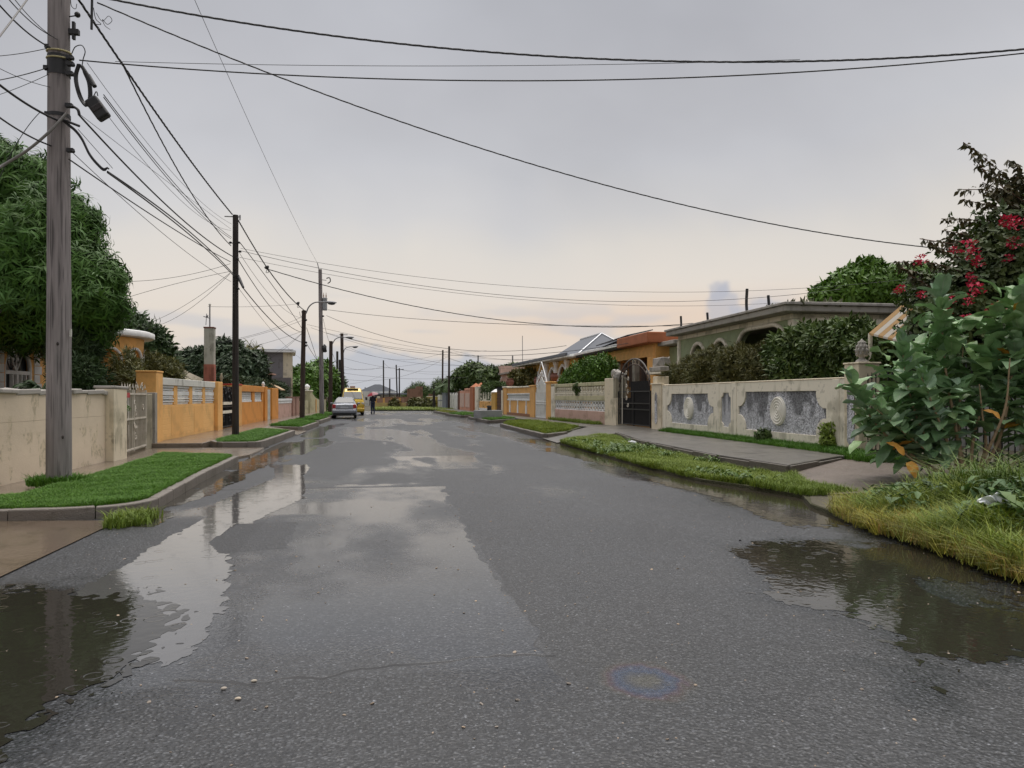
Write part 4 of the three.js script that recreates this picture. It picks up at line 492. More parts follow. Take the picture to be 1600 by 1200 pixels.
{ // striped awning beside the grey wing
  const t = thing('awning', 'orange and cream striped sloping awning beside the flowering shrub', 'awning', [0, 0, 0]); const n = 6, P = at(1358, 520, 19), Q = at(1412, 474, 19), back = at(1402, 531, 18.7).sub(at(1358, 520, 19));
  for (let k = 0; k < n; k++) { const a = k / n, b = (k + 0.94) / n, o0 = back.clone().multiplyScalar(a), o1 = back.clone().multiplyScalar(b), g = new THREE.BufferGeometry(), dn = V(0, -0.05, 0), v = [P.clone().add(o0), Q.clone().add(o0), Q.clone().add(o1), P.clone().add(o1)], w = v.map((q) => q.clone().add(dn)), F = [v[0], v[1], v[2], v[0], v[2], v[3], w[0], w[2], w[1], w[0], w[3], w[2]]; for (let e = 0; e < 4; e++) { const f = (e + 1) % 4; F.push(v[e], w[e], w[f], v[e], w[f], v[f]); } g.setAttribute('position', new THREE.Float32BufferAttribute(F.flatMap((q) => [q.x, q.y, q.z]), 3)); g.computeVertexNormals(); part('stripe', [g], k % 2 ? col([0.8, 0.74, 0.64]) : col([0.66, 0.42, 0.2]), t); }
  part('valance', [bx(0.1, 1.1, -0.3, -0.02, -0.02, 0.02).rotateY(-YAW).translate(P.x + 0.5, P.y + 0.1, P.z)], paint([0.4, 0.4, 0.38], tPebble), t); part('post', [rod(V(P.x + 0.1, 0, P.z - 0.1), V(P.x + 0.1, P.y, P.z - 0.1), 0.05)], K.creamPale, t);
}
{ // orange house with brown shutters
  const h = run('house', 'long orange house with dark brown bays under a thick orange roof edge, right side', 'house', [13, 35.8], [13, 49.6], 0), L = h.L;
  part('wall', [bx(0, L, -0.2, 2.0, 0, 0.2)], K.amber, h); part('header', [bx(0, L, 3.5, 4.1, -0.02, 0.22)], K.amber, h);
  part('veranda_wall', [bx(0, L, 0, 4.1, 2.2, 2.3)], K.amber, h); part('end_wall', [bx(-0.2, 0, -0.2, 4.1, 0, 6)], K.amber, h);
  for (const [x, w] of [[0, 0.9], [2.9, 0.35], [6.2, 0.3], [9.4, 0.3], [11.4, 0.3], [L - 0.5, 0.5]]) part('column', [bx(x, x + w, 2.0, 3.49, -0.05, 0.25, 0.015)], x ? K.creamPale : K.orange, h);
  for (const [x0, x1] of [[1.0, 2.8], [3.35, 6.1], [6.6, 9.3]]) { const n = Math.round((x1 - x0) / 0.55); for (let k = 0; k < n; k++) part('shutter', [bx(mixN(x0, x1, k / n), mixN(x0, x1, (k + 0.94) / n), 2.05, 3.45, 0.7, 0.76)], k % 2 ? K.brown : paint([0.16, 0.085, 0.055]), h); }
  part('roof', [bx(-0.7, 4.2, 4.1, 4.62, -0.6, 6.5, 0.05)], K.rust, h); part('roof', [bx(4.2, L + 1, 4.1, 4.3, -0.5, 6.5, 0.03)], K.slate, h); part('gutter', [bx(4.2, L + 1, 4.2, 4.36, -0.62, -0.505, 0.02)], K.white, h);
  part('upper_roof', [new THREE.ExtrudeGeometry(shapeOf([[3, 4.3], [L + 1, 4.3], [L - 2, 4.65], [6, 4.9]]), { depth: 5, bevelEnabled: false }).translate(0, 0, 0.6)], K.slate, h);
  for (let k = 0; k < 4; k++) { const x = 5 + k * 1.6; part('solar_panel', [new THREE.BoxGeometry(1.45, 0.05, 1.5).rotateX(-0.22).rotateZ(-0.03).translate(x, 4.98 - k * 0.04, 0.75)], col([0.02, 0.025, 0.04], { roughness: 0.15 }), h); }
}
{ // grey hip roof rising behind the orange and the yellow house
  const h = thing('house', 'dark grey gabled roof of a house behind the orange house', 'house', [15.6, 0, -57]); part('wall', [bx(-2, 2, 0, 4.4, -4.5, 4.5)], K.greyDark, h);
  const P = [[-2.4, 4.4, 5.2], [2.4, 4.4, 5.2], [2.4, 4.4, -5.2], [-2.4, 4.4, -5.2], [0, 6.1, 3.0], [0, 6.1, -3.0]].map((p) => V(...p)), F = [[0, 1, 4], [1, 2, 5], [1, 5, 4], [2, 3, 5], [3, 0, 4], [3, 4, 5]], g = new THREE.BufferGeometry(); g.setAttribute('position', new THREE.Float32BufferAttribute(F.flat().flatMap((i) => P[i].toArray()), 3)); g.computeVertexNormals(); part('roof', [g], K.sheetRoof, h); part('ridge_cap', [rod(P[4], P[5], 0.09), rod(P[4], P[0], 0.07), rod(P[4], P[1], 0.07)], K.steel, h); part('eaves', [bx(-2.5, 2.5, 4.2, 4.39, -5.3, 5.3)], K.slate, h);
}
{ // yellow house with pointed arches
  const h = run('house', 'yellow house with white trimmed pointed arches and white columns, right of centre', 'house', [12.7, 49.8], [12.1, 66], 0), L = h.L;
  const arch = (a, b, y) => { const p = new THREE.Path(), m = (a + b) / 2; p.moveTo(a, 1.4); p.lineTo(b, 1.4); p.lineTo(b, y - 0.9); p.quadraticCurveTo(b, y - 0.2, m, y); p.quadraticCurveTo(a, y - 0.2, a, y - 0.9); p.lineTo(a, 1.4); return p; };
  const trim = (a, b, y) => { const m = (a + b) / 2; return tube([V(a, 1.4, -0.03), V(a, y - 0.9, -0.03), V(a + (m - a) * 0.35, y - 0.3, -0.03), V(m, y, -0.03), V(b - (b - m) * 0.35, y - 0.3, -0.03), V(b, y - 0.9, -0.03), V(b, 1.4, -0.03)], 0.11, 40, 6); };
  const A = [[0.3, 1.6, 3.2], [2.4, 4.6, 3.7], [5.4, 7.4, 3.6], [8.4, 9.6, 3.5], [10.2, 11.6, 3.4], [13.4, 15, 3.4]];
  part('wall', [facade([[0, -0.2], [L, -0.2], [L, 4.1], [0, 4.1]], A.map((a) => arch(...a)), 0.2)], K.yellow, h);
  for (const a of A) part('arch_trim', [trim(a[0] - 0.05, a[1] + 0.05, a[2] + 0.05)], K.white, h);
  part('veranda_wall', [bx(0, 8, 0, 4.1, 2.2, 2.3)], K.amber, h); part('inner_wall', [bx(8.1, L, 0, 4.1, 0.5, 0.6)], K.yellow, h); for (const a of A.slice(3)) { part('window_frame', [bx(a[0] + 0.1, a[1] - 0.1, 1.4, 2.6, 0.3, 0.36)], K.white, h); part('pane', [bx(a[0] + 0.2, a[1] - 0.2, 1.5, 2.5, 0.27, 0.29)], K.glass, h); }
  for (const x of [2.0, 4.95, 7.8]) part('column', [lathe([[0.24, 0], [0.18, 0.1], [0.18, 2.3], [0.25, 2.45], [0.25, 2.6]], x, 1.45, -0.12, 12)], K.white, h);
  part('roof', [bx(-0.5, L + 0.9, 4.1, 4.22, -0.9, 8, 0.02)], K.whiteDirty, h); part('fascia', [bx(-0.5, L + 0.9, 4.22, 4.42, -0.95, -0.8, 0.02), bx(L + 0.75, L + 0.92, 4.22, 4.42, -0.79, 8, 0.02)], K.sheetRoof, h); part('end_wall', [bx(L - 0.2, L, -0.2, 4.1, 0.21, 8)], K.yellow, h);
}
{ // unfinished pinkish house beyond
  const h = run('house', 'low pinkish grey flat roofed building beyond the yellow house', 'house', [11.4, 69], [11, 78], 0), L = h.L; part('wall', [facade([[0, -0.2], [L, -0.2], [L, 3.6], [0, 3.6]], [flatArch(0.6, 3.4, 1.2, 2.9, 0.2)], 0.2)], K.pinkPale, h); part('parapet', [bx(L * 0.45, L + 0.6, 3.6, 4.5, -0.1, 5)], K.pinkPale, h); part('lower_roof', [bx(-1, L * 0.45, 3.6, 3.75, -0.4, 5)], K.concrete, h); part('recess', [bx(0, L, 0, 3.6, 1.6, 1.7)], K.pink, h); part('brace', [rod(V(L * 0.5, 2.5, -0.3), V(L * 0.32, 3.3, -0.3), 0.07)], K.white, h); part('antenna', [rod(V(4, 4.5, 2), V(4.1, 7.4, 2), 0.03)], K.steelDull, h);
}
{ const h = thing('house', 'far house with a flat green roof above the shrubs, right of centre', 'house', [12.5, 0, -88]); part('wall', [bx(-3, 3.5, 0, 4.1, -5, 5)], K.olive, h); part('roof', [bx(-3.8, 4.2, 4.1, 4.35, -5.6, 5.6), bx(-2, 4.2, 4.35, 4.8, -5, 4)], paint([0.09, 0.13, 0.06]), h); for (const x of [-2.4, 1.4]) part('roof_post', [rod(V(x, 4.3, 5), V(x, 6, 5), 0.08)], K.steelDull, h); }
// ---------------------------------------------------------------- left side
{ // orange house behind the mango tree
  const h = run('house', 'orange house with white quoins and a white arched window behind the mango tree', 'house', [-10, 17], [-10, 27], 0), L = h.L, a = 5.5, b = 7.1;
  part('wall', [facade([[0, -0.2], [L, -0.2], [L, 3.6], [0, 3.6]], [archHole(a, b, 1.1, 3.0)], 0.25, -0.25)], K.orange, h);
  for (let k = 0; k < 11; k++) for (const s of [0, 1]) part('quoin', [bx(s ? b + 0.1 : a - 0.45 - (k % 2) * 0.12, s ? b + 0.45 + (k % 2) * 0.12 : a - 0.1, 0.9 + k * 0.25, 0.9 + k * 0.25 + 0.236, 0, 0.03, 0.008)], K.white, h);
  for (let k = 0; k < 12; k++) part('quoin', [bx(4.1 - (k % 2) * 0.15, 4.6 + (k % 2) * 0.15, 0.6 + k * 0.25, 0.6 + k * 0.25 + 0.236, 0, 0.03, 0.008)], K.white, h);
  const w = new THREE.Group(); w.name = 'window'; h.add(w); part('pane', [bx(a, b, 1.1, 3.0, -0.16, -0.14)], K.glass, w); part('frame', [archTrim(a + 0.03, b - 0.03, 1.1, 2.97, (b - a) / 2 - 0.03, 0.06, -0.05), bx(a, b, 1.1, 1.2, -0.12, 0.0)], K.white, w); part('transom', [bx(a, b, 2.12, 2.22, -0.12, -0.02)], K.white, w); for (const x of [0.33, 0.5, 0.66, 0.83]) part('mullion', [bx(mixN(a, b, x) - (x === 0.5 ? 0.05 : 0.02), mixN(a, b, x) + (x === 0.5 ? 0.05 : 0.02), 1.1, 2.12, -0.12, -0.03)], K.white, w); for (const t of [0.3, 0.5, 0.7]) part('fan_bar', [rod(V((a + b) / 2, 2.2, -0.07), V((a + b) / 2 + 0.78 * Math.cos(t * Math.PI), 2.2 + 0.74 * Math.sin(t * Math.PI), -0.07), 0.02)], K.white, w);
  part('glazing_bar', [bx((a + b) / 2, b, 1.6, 1.64, -0.11, -0.04)], K.white, w);
  part('roof', [bx(-1, L + 1, 3.6, 3.8, -6, 0.6, 0.03)], K.white, h); part('end_wall', [bx(L - 0.25, L, -0.2, 3.6, -6, -0.26)], K.orange, h);
}
{ // round veranda
  const t = thing('veranda', 'round orange veranda with white arches and a curved white roof slab', 'veranda', [-11.1, 0, -29.6]), R = 2.3; part('roof', [lathe([[0, 3.62], [R + 0.45, 3.6], [R + 0.5, 3.63], [R + 0.5, 3.8], [R + 0.4, 3.84], [0, 4.0]], 0, 0, 0, 40)], K.white, t);
  const curve = (g) => { const p = g.attributes.position; for (let i = 0; i < p.count; i++) { const a = p.getX(i) / R, q = R + p.getZ(i); p.setXYZ(i, q * Math.cos(a), p.getY(i), q * Math.sin(a)); } g.computeVertexNormals(); return g; };
  const n = 6; for (let k = 0; k < n; k++) { const x0 = -2.4 + (k - 1) * 1.15, x1 = x0 + 1.15, s = shapeOf([[x0, 0.4], [x0 + 0.12, 0.4], [x0 + 0.12, 2.6]].concat([...Array(9)].map((_, i) => { const a = Math.PI - (i / 8) * Math.PI; return [(x0 + x1) / 2 + 0.455 * Math.cos(a), 2.75 + 0.42 * Math.sin(a)]; }), [[x1 - 0.12, 2.6], [x1 - 0.12, 0.4], [x1, 0.4], [x1, 3.59], [x1 - 0.3, 3.59], [(x0 + x1) / 2, 3.59], [x0 + 0.3, 3.59], [x0, 3.59]])); part('arch_bay', [curve(new THREE.ExtrudeGeometry(s, { depth: 0.14, bevelEnabled: false }))], K.orange, t); const pts = [...Array(13)].map((_, i) => { const a = Math.PI - (i / 12) * Math.PI, X = (x0 + x1) / 2 + 0.47 * Math.cos(a), y = 2.75 + 0.45 * Math.sin(a), q = R + 0.15; return V(q * Math.cos(X / R), y, q * Math.sin(X / R)); }); part('arch_trim', [tube([V(pts[0].x, 0.6, pts[0].z), ...pts, V(pts[12].x, 0.6, pts[12].z)], 0.055, 40, 6)], K.white, t); }
  part('inner_wall', [lathe([[1.4, 0.3], [1.4, 3.6]], 0, 0, 0, 24)], K.orange, t); part('floor', [lathe([[0, 0.4], [R + 0.2, 0.4], [R + 0.2, 0]], 0, 0, 0, 32)], K.concrete, t);
}
{ // pale corrugated sheets sloping down behind the orange wall
  const t = thing('sheet_roof', 'pale sagging sheet roof sloping down behind the orange wall, left of the chimney', 'roof', [0, 0, 0]); const A = at(256, 558, 33), B = at(318, 592, 33); for (let k = 0; k < 9; k++) { const n = 8, pos = [], idx = []; for (let i = 0; i <= n; i++) { const f = i / n, p = A.clone().lerp(B, f); p.y += -0.22 * Math.sin(f * Math.PI) * (0.3 + 0.5 * (k / 9)); for (const e of [0, 0.94]) { pos.push(p.x - 0.1 * (k + e), p.y - 0.18 * (k + e) * (0.3 + f), p.z + 0.22 * (k + e)); } if (i < n) idx.push(2 * i, 2 * i + 1, 2 * i + 2, 2 * i + 1, 2 * i + 3, 2 * i + 2); } const g = new THREE.BufferGeometry(); g.setAttribute('position', new THREE.Float32BufferAttribute(pos, 3)); g.setIndex(idx); g.computeVertexNormals(); part('sheet', [g], k % 3 ? paint([0.5, 0.46, 0.36], tMildew) : paint([0.4, 0.36, 0.28], tScuff), t); }
  part('support', [bx(-9.4, -9.2, 0, 2.2, -34.2, -34)], K.moss, t);
}
{ const t = thing('chimney_post', 'square concrete post with a peeling grey top and a brick red foot, carrying an antenna', 'post', [-7.45, 0, -35]); const P = 0.2; part('painted_foot', [bx(-P - 0.01, P + 0.01, 0, 2.9, -P - 0.01, P + 0.01, 0.015)], paint([0.36, 0.13, 0.09], tMildew), t); part('shaft', [bx(-P, P, 2.9, 4.46, -P, P, 0.015)], paint([0.42, 0.42, 0.37], tMildew), t); part('cap', [bx(-P - 0.02, P + 0.02, 4.46, 4.52, -P - 0.02, P + 0.02, 0.01)], K.terracotta, t); part('mast', [rod(V(0, 4.5, 0), V(0, 5.55, 0), 0.03)], K.steelDull, t); part('antenna', [rod(V(-0.25, 4.98, 0.05), V(0.02, 4.9, 0.05), 0.02), rod(V(-0.15, 4.6, 0.05), V(-0.12, 5.1, 0.05), 0.014), ball(-0.1, 5.0, 0.05, 0.05)], K.steelDull, t); part('insulator', [ball(0, 5.5, 0, 0.055)], K.whiteDirty, t); }
{ // grey two storey house
  const h = thing('house', 'grey two storey house with a flat roof behind the deep orange wall', 'house', at(418, 600, 62).setY(0).toArray(), 0.12), q = 5.1; part('wall', [bx(-2.1, 1.2, 0, q, -5, 0)], paint([0.21, 0.2, 0.21], tScuff), h); part('side_wall', [bx(1.2, 1.95, 0, q, -4.6, -0.05)], K.creamClean, h); part('roof', [bx(-2.6, 2.2, q, q + 0.16, -5.5, 0.45)], K.white, h); part('roof_top', [bx(-2.4, 2.0, q + 0.16, q + 0.24, -5.3, 0.3)], K.steelDull, h); window_(h, -1.6, -0.75, 3.3, 4.4, 0, 2, 2, K.whiteDirty, -1); part('lower_wing', [bx(-2.5, 1.8, 0, 3, 0.01, 2.2)], paint([0.16, 0.145, 0.15], tMildew), h); }
{ const t = thing('shed_roof', 'jumbled pale and brown roof sheets behind the deep orange wall', 'roof', [0, 0, 0]); for (const [x, y, w, a, m] of [[385, 598, 1.6, -0.35, K.pinkBrown], [408, 596, 2.2, -0.4, K.creamPale], [424, 600, 1.7, -0.5, paint([0.5, 0.36, 0.22])], [399, 588, 2.4, 0.12, K.pinkBrown], [398, 604, 0.8, -1, K.whiteDirty]]) { const p = at(x, y, 50); part('sheet', [new THREE.BoxGeometry(w, 0.07, 1.8).rotateZ(a).translate(p.x, p.y, p.z)], m, t); } part('wall', [bx(-10.2, -7.6, 0, 2, -52, -49)], K.moss, t); }
// far end of the road
{ const h = thing('house', 'far house with a dark hipped roof behind the person with the umbrella', 'house', at(590, 620, 130).setY(0).toArray()); part('wall', [bx(-3, 3, 0, 2.4, -2.6, 2.6)], K.whiteDirty, h); part('roof', [new THREE.CylinderGeometry(0.6, 4.6, 1.3, 4).rotateY(Math.PI / 4).scale(1.05, 1, 0.8).translate(0, 2.95, 0)], paint([0.04, 0.047, 0.06]), h); part('porch_roof', [bx(-1, 5.5, 1.9, 2.1, 2.61, 5)], K.greyBlue, h); part('door', [bx(-0.5, 0.5, 0, 2, 2.6, 2.66)], K.greyBlue, h); }
{ const w = thing('ruined_wall', 'broken red brick wall stepping up at the far end of the road', 'wall', at(636, 640, 104).setY(0).toArray()); part('brickwork', [facade([[-4, -0.2], [4.6, -0.2], [4.6, 1.8], [2.9, 1.9], [2.9, 1.3], [2.1, 1.3], [2.1, 2.9], [1.2, 2.9], [1.1, 2.6], [0, 2.6], [0, 1.5], [-2, 1.5], [-4, 1.4]], [], 0.3)], K.brick, w); part('pilaster', [bx(-4, -3.6, 0, 1.6, 0.3, 0.4), bx(4.2, 4.6, 0, 2, 0.3, 0.4), bx(1.5, 1.8, 0, 1.5, 0.3, 0.4)], K.creamClean, w); }
{ const w = thing('wall', 'low yellow wall with a reddish top at the far end, behind a wooden pole', 'wall', at(607, 640, 98).setY(0).toArray()); part('panel', [bx(-1.8, 2.2, -0.2, 0.75, 0, 0.2)], paint([0.55, 0.4, 0.17]), w); part('top_band', [bx(-1.6, 2, 0.75, 1.3, 0.02, 0.18)], K.pinkBrown, w); for (let k = 0; k < 4; k++) part('pilaster', [bx(-1.7 + k, -1.45 + k, 0.751, 1.35, 0, 0.2)], K.amber, w); }
{ const h = thing('house', 'low grey roofed shed beyond the broken brick wall', 'house', at(650, 620, 150).setY(0).toArray()); part('wall', [bx(-6, 8, 0, 1.9, -2, 2)], K.stone, h); part('roof', [bx(-6.5, 8.5, 1.9, 2.2, -2.4, 2.4)], K.sheetRoof, h); }
// ---------------------------------------------------------------- trees, shrubs and hedges
function leafGeo(L, W, droop = 0.3, fold = 0.15, n = 3) {   // a folded, bent leaf from the origin along +z, its face up
  const pos = [], idx = [], uv = []; for (let i = 0; i <= n; i++) { const t = i / n, w = W * Math.pow(Math.sin(Math.PI * Math.min(0.97, 0.06 + t * 0.94)), 0.8) * (1 - 0.25 * t), y = -droop * L * t * t, z = L * t * (1 - 0.15 * droop * t); for (const s of [-1, 0, 1]) { pos.push(s * w / 2, y + Math.abs(s) * fold * w, z); uv.push(s * 0.5 + 0.5, t); } if (i < n) for (const k of [0, 1]) { const a = i * 3 + k; idx.push(a, a + 3, a + 1, a + 1, a + 3, a + 4); } }
  const g = new THREE.BufferGeometry(); g.setAttribute('position', new THREE.Float32BufferAttribute(pos, 3)); g.setAttribute('uv', new THREE.Float32BufferAttribute(uv, 2)); g.setIndex(idx); g.computeVertexNormals(); return g;
}
function rosette(seed, n, L, W, { open = 1.1, spread = 0.5, droop = 0.5, stem = 0.12, seg = 2 } = {}) {   // a spray of leaves round +y
  const r = rng(seed), gs = []; for (let k = 0; k < n; k++) { const g = leafGeo(L * (0.7 + 0.6 * r()), W * (0.8 + 0.4 * r()), droop * (0.6 + 0.8 * r()), 0.15, seg); g.rotateX(-Math.PI / 2 + open + (r() - 0.5) * spread * 2).rotateY(k * 2.4 + r()).translate((r() - 0.5) * stem, r() * stem, (r() - 0.5) * stem); gs.push(g); } return join(gs);
}
const leafMat = (rgb, rough = 0.5, tr = 0.25) => new THREE.MeshPhysicalMaterial({ color: new THREE.Color().setRGB(...rgb), roughness: rough, transmission: tr, thickness: 0, specularIntensity: 0.5, side: THREE.DoubleSide });
const _m = new THREE.Matrix4(), _q = new THREE.Quaternion(), _c = new THREE.Color();
function inst(name, geo, mat, list, parent, tint = 0.35, seed = 1, warm = 0.25) {   // list of [position, direction, scale]
  const m = new THREE.InstancedMesh(geo, mat, list.length), r = rng(seed); m.name = name; m.castShadow = m.receiveShadow = true;
  list.forEach(([p, d, s], i) => { _q.setFromUnitVectors(V(0, 1, 0), d.clone().normalize()); _q.multiply(new THREE.Quaternion().setFromAxisAngle(V(0, 1, 0), r() * 6.283)); _m.compose(p, _q, typeof s === 'number' ? V(s, s, s) : s); m.setMatrixAt(i, _m); const k = 1 - tint / 2 + r() * tint, w = r() * warm; m.setColorAt(i, _c.setRGB(k * (1 + w), k * (1 + w * 0.4), k * (1 - w * 0.3))); });
  m.userData.kind = 'stuff'; (parent ?? scene).add(m); return m;
}
const rdir = (r) => { const u = r() * 2 - 1, a = r() * 6.283, q = Math.sqrt(1 - u * u); return V(q * Math.cos(a), u, q * Math.sin(a)); };
function crownPts(blobs, N, seed, { inner = 0.72, up = 0.3, smin = 0.75, smax = 1.3, squash = 1, low = -2, lump = 0.18 } = {}) {   // blobs are [Vector3, radius]
  const r = rng(seed), tot = blobs.reduce((a, b) => a + b[1] * b[1], 0), out = []; let guard = 0;
  while (out.length < N && guard++ < N * 12) {
    let k = r() * tot, b; for (b of blobs) { k -= b[1] * b[1]; if (k <= 0) break; }
    const d = rdir(r), l = 1 - lump / 2 + lump * (vnoise(d.x * 4 + b[1] * 9, d.y * 4 + d.z * 4, 0) * 2 - 0.5) , q = b[1] * (inner + (1 - inner) * Math.sqrt(r())) * l, p = V(d.x * q, d.y * q * squash, d.z * q).add(b[0]);
    if (p.y < low) continue; let deep = false; for (const o of blobs) if (o !== b && p.distanceTo(o[0]) < o[1] * 0.62) { deep = true; break; } if (deep) continue;
    out.push([p, d.multiplyScalar(0.8).add(V((r() - 0.5) * 0.7, up + (r() - 0.5) * 0.6, (r() - 0.5) * 0.7)), smin + r() * (smax - smin)]);
  } return out;
}
const B = (px, py, d, rp) => [at(px, py, d), rp * d / 1200];
function limbs(parent, base, blobs, r0, mat) {   // trunk and limbs leading into the crown
  const mid = blobs.reduce((a, b) => a.add(b[0]), V(0, 0, 0)).divideScalar(blobs.length), fork = base.clone().lerp(mid, 0.45).setX(base.x + (mid.x - base.x) * 0.25).setZ(base.z + (mid.z - base.z) * 0.25), gs = [rod(base, fork, r0, r0 * 0.75, 9)]; for (const b of blobs) gs.push(rod(fork.clone().add(V(0, -r0 * 0.5, 0)), b[0], r0 * 0.55, r0 * 0.2, 6)); return part('trunk', gs, mat, parent);
}
function tree(name, label, cat, blobs, N, geo, mat, opt = {}) {
  const base = opt.base ?? blobs[0][0].clone().setY(0), t = thing(name, label, cat, base.toArray()); const o = base.clone(), loc = blobs.map(([p, q]) => [p.clone().sub(o), q]);
  if (opt.trunk) limbs(t, V(0, -0.1, 0), loc, opt.trunk, opt.bark ?? K.bark); else { const gs = loc.map(([p]) => rod(V(p.x * 0.5, 0, p.z * 0.5), p, 0.035, 0.012, 5)); part('stems', gs, K.bark, t).userData.kind = 'stuff'; }
  const pts = crownPts(loc, N, opt.seed ?? 3, { ...opt, low: opt.low ?? 0.15 }), c = inst(opt.crown ?? 'crown', geo, mat, pts, t, opt.tint ?? 0.5, opt.seed ?? 3, opt.warm ?? 0.3);
  if (opt.core) inst('inner_leaves', geo, mat, crownPts(loc.map(([p, q]) => [p, q * 0.72]), Math.round(N * 0.35), (opt.seed ?? 3) + 50, { inner: 0.4, low: opt.low ?? 0.1 }), t, 0.3, 8);
  return t;
}
const gMango = rosette(1, 12, 0.21, 0.05, { droop: 0.75, open: 1.25, seg: 2 }), gBroad = rosette(2, 9, 0.16, 0.085, { droop: 0.3, open: 0.9, spread: 0.7, stem: 0.2 }), gFine = rosette(3, 12, 0.2, 0.035, { droop: 0.35, open: 0.7, spread: 0.8, stem: 0.25 }), gBig = rosette(4, 9, 0.42, 0.2, { droop: 0.4, open: 1.0, spread: 0.7, stem: 0.5 }), gHuge = rosette(5, 8, 0.7, 0.34, { droop: 0.3, open: 1.0, spread: 0.8, stem: 0.9, seg: 1 });
const mMango = leafMat([0.046, 0.12, 0.015], 0.65), mDark = leafMat([0.033, 0.068, 0.02], 0.6), mBlue = leafMat([0.035, 0.066, 0.03], 0.6), mLush = leafMat([0.075, 0.165, 0.02], 0.5), mOlive = leafMat([0.085, 0.095, 0.028], 0.6), mBush = leafMat([0.058, 0.105, 0.024], 0.55), mHedge = leafMat([0.03, 0.06, 0.02], 0.6), mYellowish = leafMat([0.1, 0.11, 0.03], 0.6);
tree('mango_tree', 'big dense mango tree with long drooping leaves behind the cream block wall', 'tree', [B(-10, 430, 21, 150), B(85, 395, 20.5, 68), B(35, 300, 21, 62), B(-60, 320, 22, 110), B(125, 440, 20, 58), B(150, 475, 19.6, 42), B(110, 500, 20, 60), B(60, 470, 20, 75), B(165, 440, 19.8, 26), B(112, 345, 20.5, 40), B(-10, 262, 21, 50)], 8000, gMango, mMango, { trunk: 0.22, seed: 11, low: 2.65, base: at(94, 620, 20.6).setY(0), up: 0.1, core: mDark, lump: 0.3 });
tree('tree', 'dark leafy tree behind the round veranda', 'tree', [B(190, 535, 39, 42), B(222, 545, 38, 32), B(245, 565, 38, 22), B(205, 580, 38, 40), B(165, 520, 39, 30)], 1500, gBroad.clone().scale(1.7, 1.7, 1.7), mDark, { trunk: 0.2, seed: 12, base: at(205, 620, 38).setY(0), core: mDark });
tree('shrub', 'yellowish green shrub between the veranda and the orange pillar', 'shrub', [B(235, 585, 28.5, 24), B(262, 590, 28.5, 18), B(214, 572, 28.5, 17), B(248, 600, 28.5, 22)], 1100, gFine, mYellowish, { seed: 13, base: at(240, 620, 28.5).setY(0), core: mBush });
tree('climbing_plant', 'sparse yellow green climber hanging over the white gate', 'plant', [B(197, 570, 24, 13), B(205, 592, 23.5, 15), B(212, 600, 23, 12), B(190, 592, 24, 14)], 260, gFine, mYellowish, { seed: 14, base: at(200, 620, 24).setY(0), inner: 0.3 });
tree('shrub', 'dark bushes under the mango tree, above the block wall end', 'shrub', [B(116, 552, 19.5, 22), B(120, 530, 20, 24), B(118, 590, 19, 20), B(140, 596, 20, 14)], 2200, gFine, mDark, { seed: 15, base: at(140, 620, 19.5).setY(0) });
tree('tree', 'dark blue green tree just right of the chimney post', 'tree', [B(352, 572, 50, 36), B(385, 582, 49, 30), B(368, 590, 49, 34), B(340, 590, 50, 30), B(398, 596, 50, 16)], 1500, gBig.clone().scale(0.8, 0.8, 0.8), mBlue, { trunk: 0.2, seed: 16, base: at(368, 620, 49).setY(0), core: mDark });
tree('tree', 'dark tree left of the chimney post beyond the pale sheet roof', 'tree', [B(296, 575, 56, 26), B(318, 570, 56, 24), B(280, 590, 56, 20), B(305, 592, 56, 30)], 900, gBig.clone().scale(0.8, 0.8, 0.8), mBlue, { trunk: 0.2, seed: 17, base: at(300, 620, 56).setY(0), core: mDark });
{ const t = tree('palm_shoot', 'pale feathery palm shoot rising over the dark tree by the second pole', 'palm', [B(392, 562, 52, 8)], 14, gFine.clone().scale(3, 3, 3), mYellowish, { seed: 18, base: at(392, 620, 52).setY(0) }); }
tree('tree', 'bright green layered tree behind the lamp pole on the left', 'tree', [B(478, 598, 74, 30), B(500, 588, 76, 24), B(455, 612, 72, 20), B(510, 610, 78, 22), B(470, 620, 73, 26), B(495, 625, 75, 24)], 1500, gBig, mLush, { trunk: 0.22, seed: 19, base: at(485, 620, 75).setY(0), core: mDark, squash: 0.8 });
tree('tree', 'dark narrow tree behind the far poles left of the yellow van', 'tree', [B(520, 600, 86, 16), B(526, 620, 86, 16), B(515, 625, 86, 18)], 500, gBig, mDark, { trunk: 0.2, seed: 20, base: at(520, 620, 86).setY(0) });
function hedge(label, P, Q, y0, y1, th, N, geo, mat, seed) { // clipped hedge on a line from P to Q
  const r = rng(seed), t = thing('hedge', label, 'hedge', [P[0], 0, -P[1]]), a = V(0, 0, 0), b = V(Q[0] - P[0], 0, -(Q[1] - P[1])), n = V(-b.z, 0, b.x).normalize(), list = []; for (let k = 0; k < N; k++) { const f = r(), top = r() < 0.35, h = top ? 1 : r(), w = (r() - 0.5) * th, side = r() < 0.5 ? -1 : 1, p = a.clone().lerp(b, f).addScaledVector(n, top ? w : side * th * 0.5).setY(y0 + (y1 - y0) * h + (r() - 0.5) * 0.08); list.push([p, top ? V(r() - 0.5, 1, r() - 0.5) : n.clone().multiplyScalar(side).add(V(0, 0.4, 0)), 0.6 + r() * 0.5]); }
  inst('foliage', geo, mat, list, t, 0.4, seed); const stems = []; for (let k = 0; k < 8; k++) { const p = a.clone().lerp(b, (k + 0.5) / 8); stems.push(rod(p, p.clone().setY(y1 - 0.1), 0.03, 0.02, 5)); } part('stems', stems, K.bark, t).userData.kind = 'stuff'; return t;
}
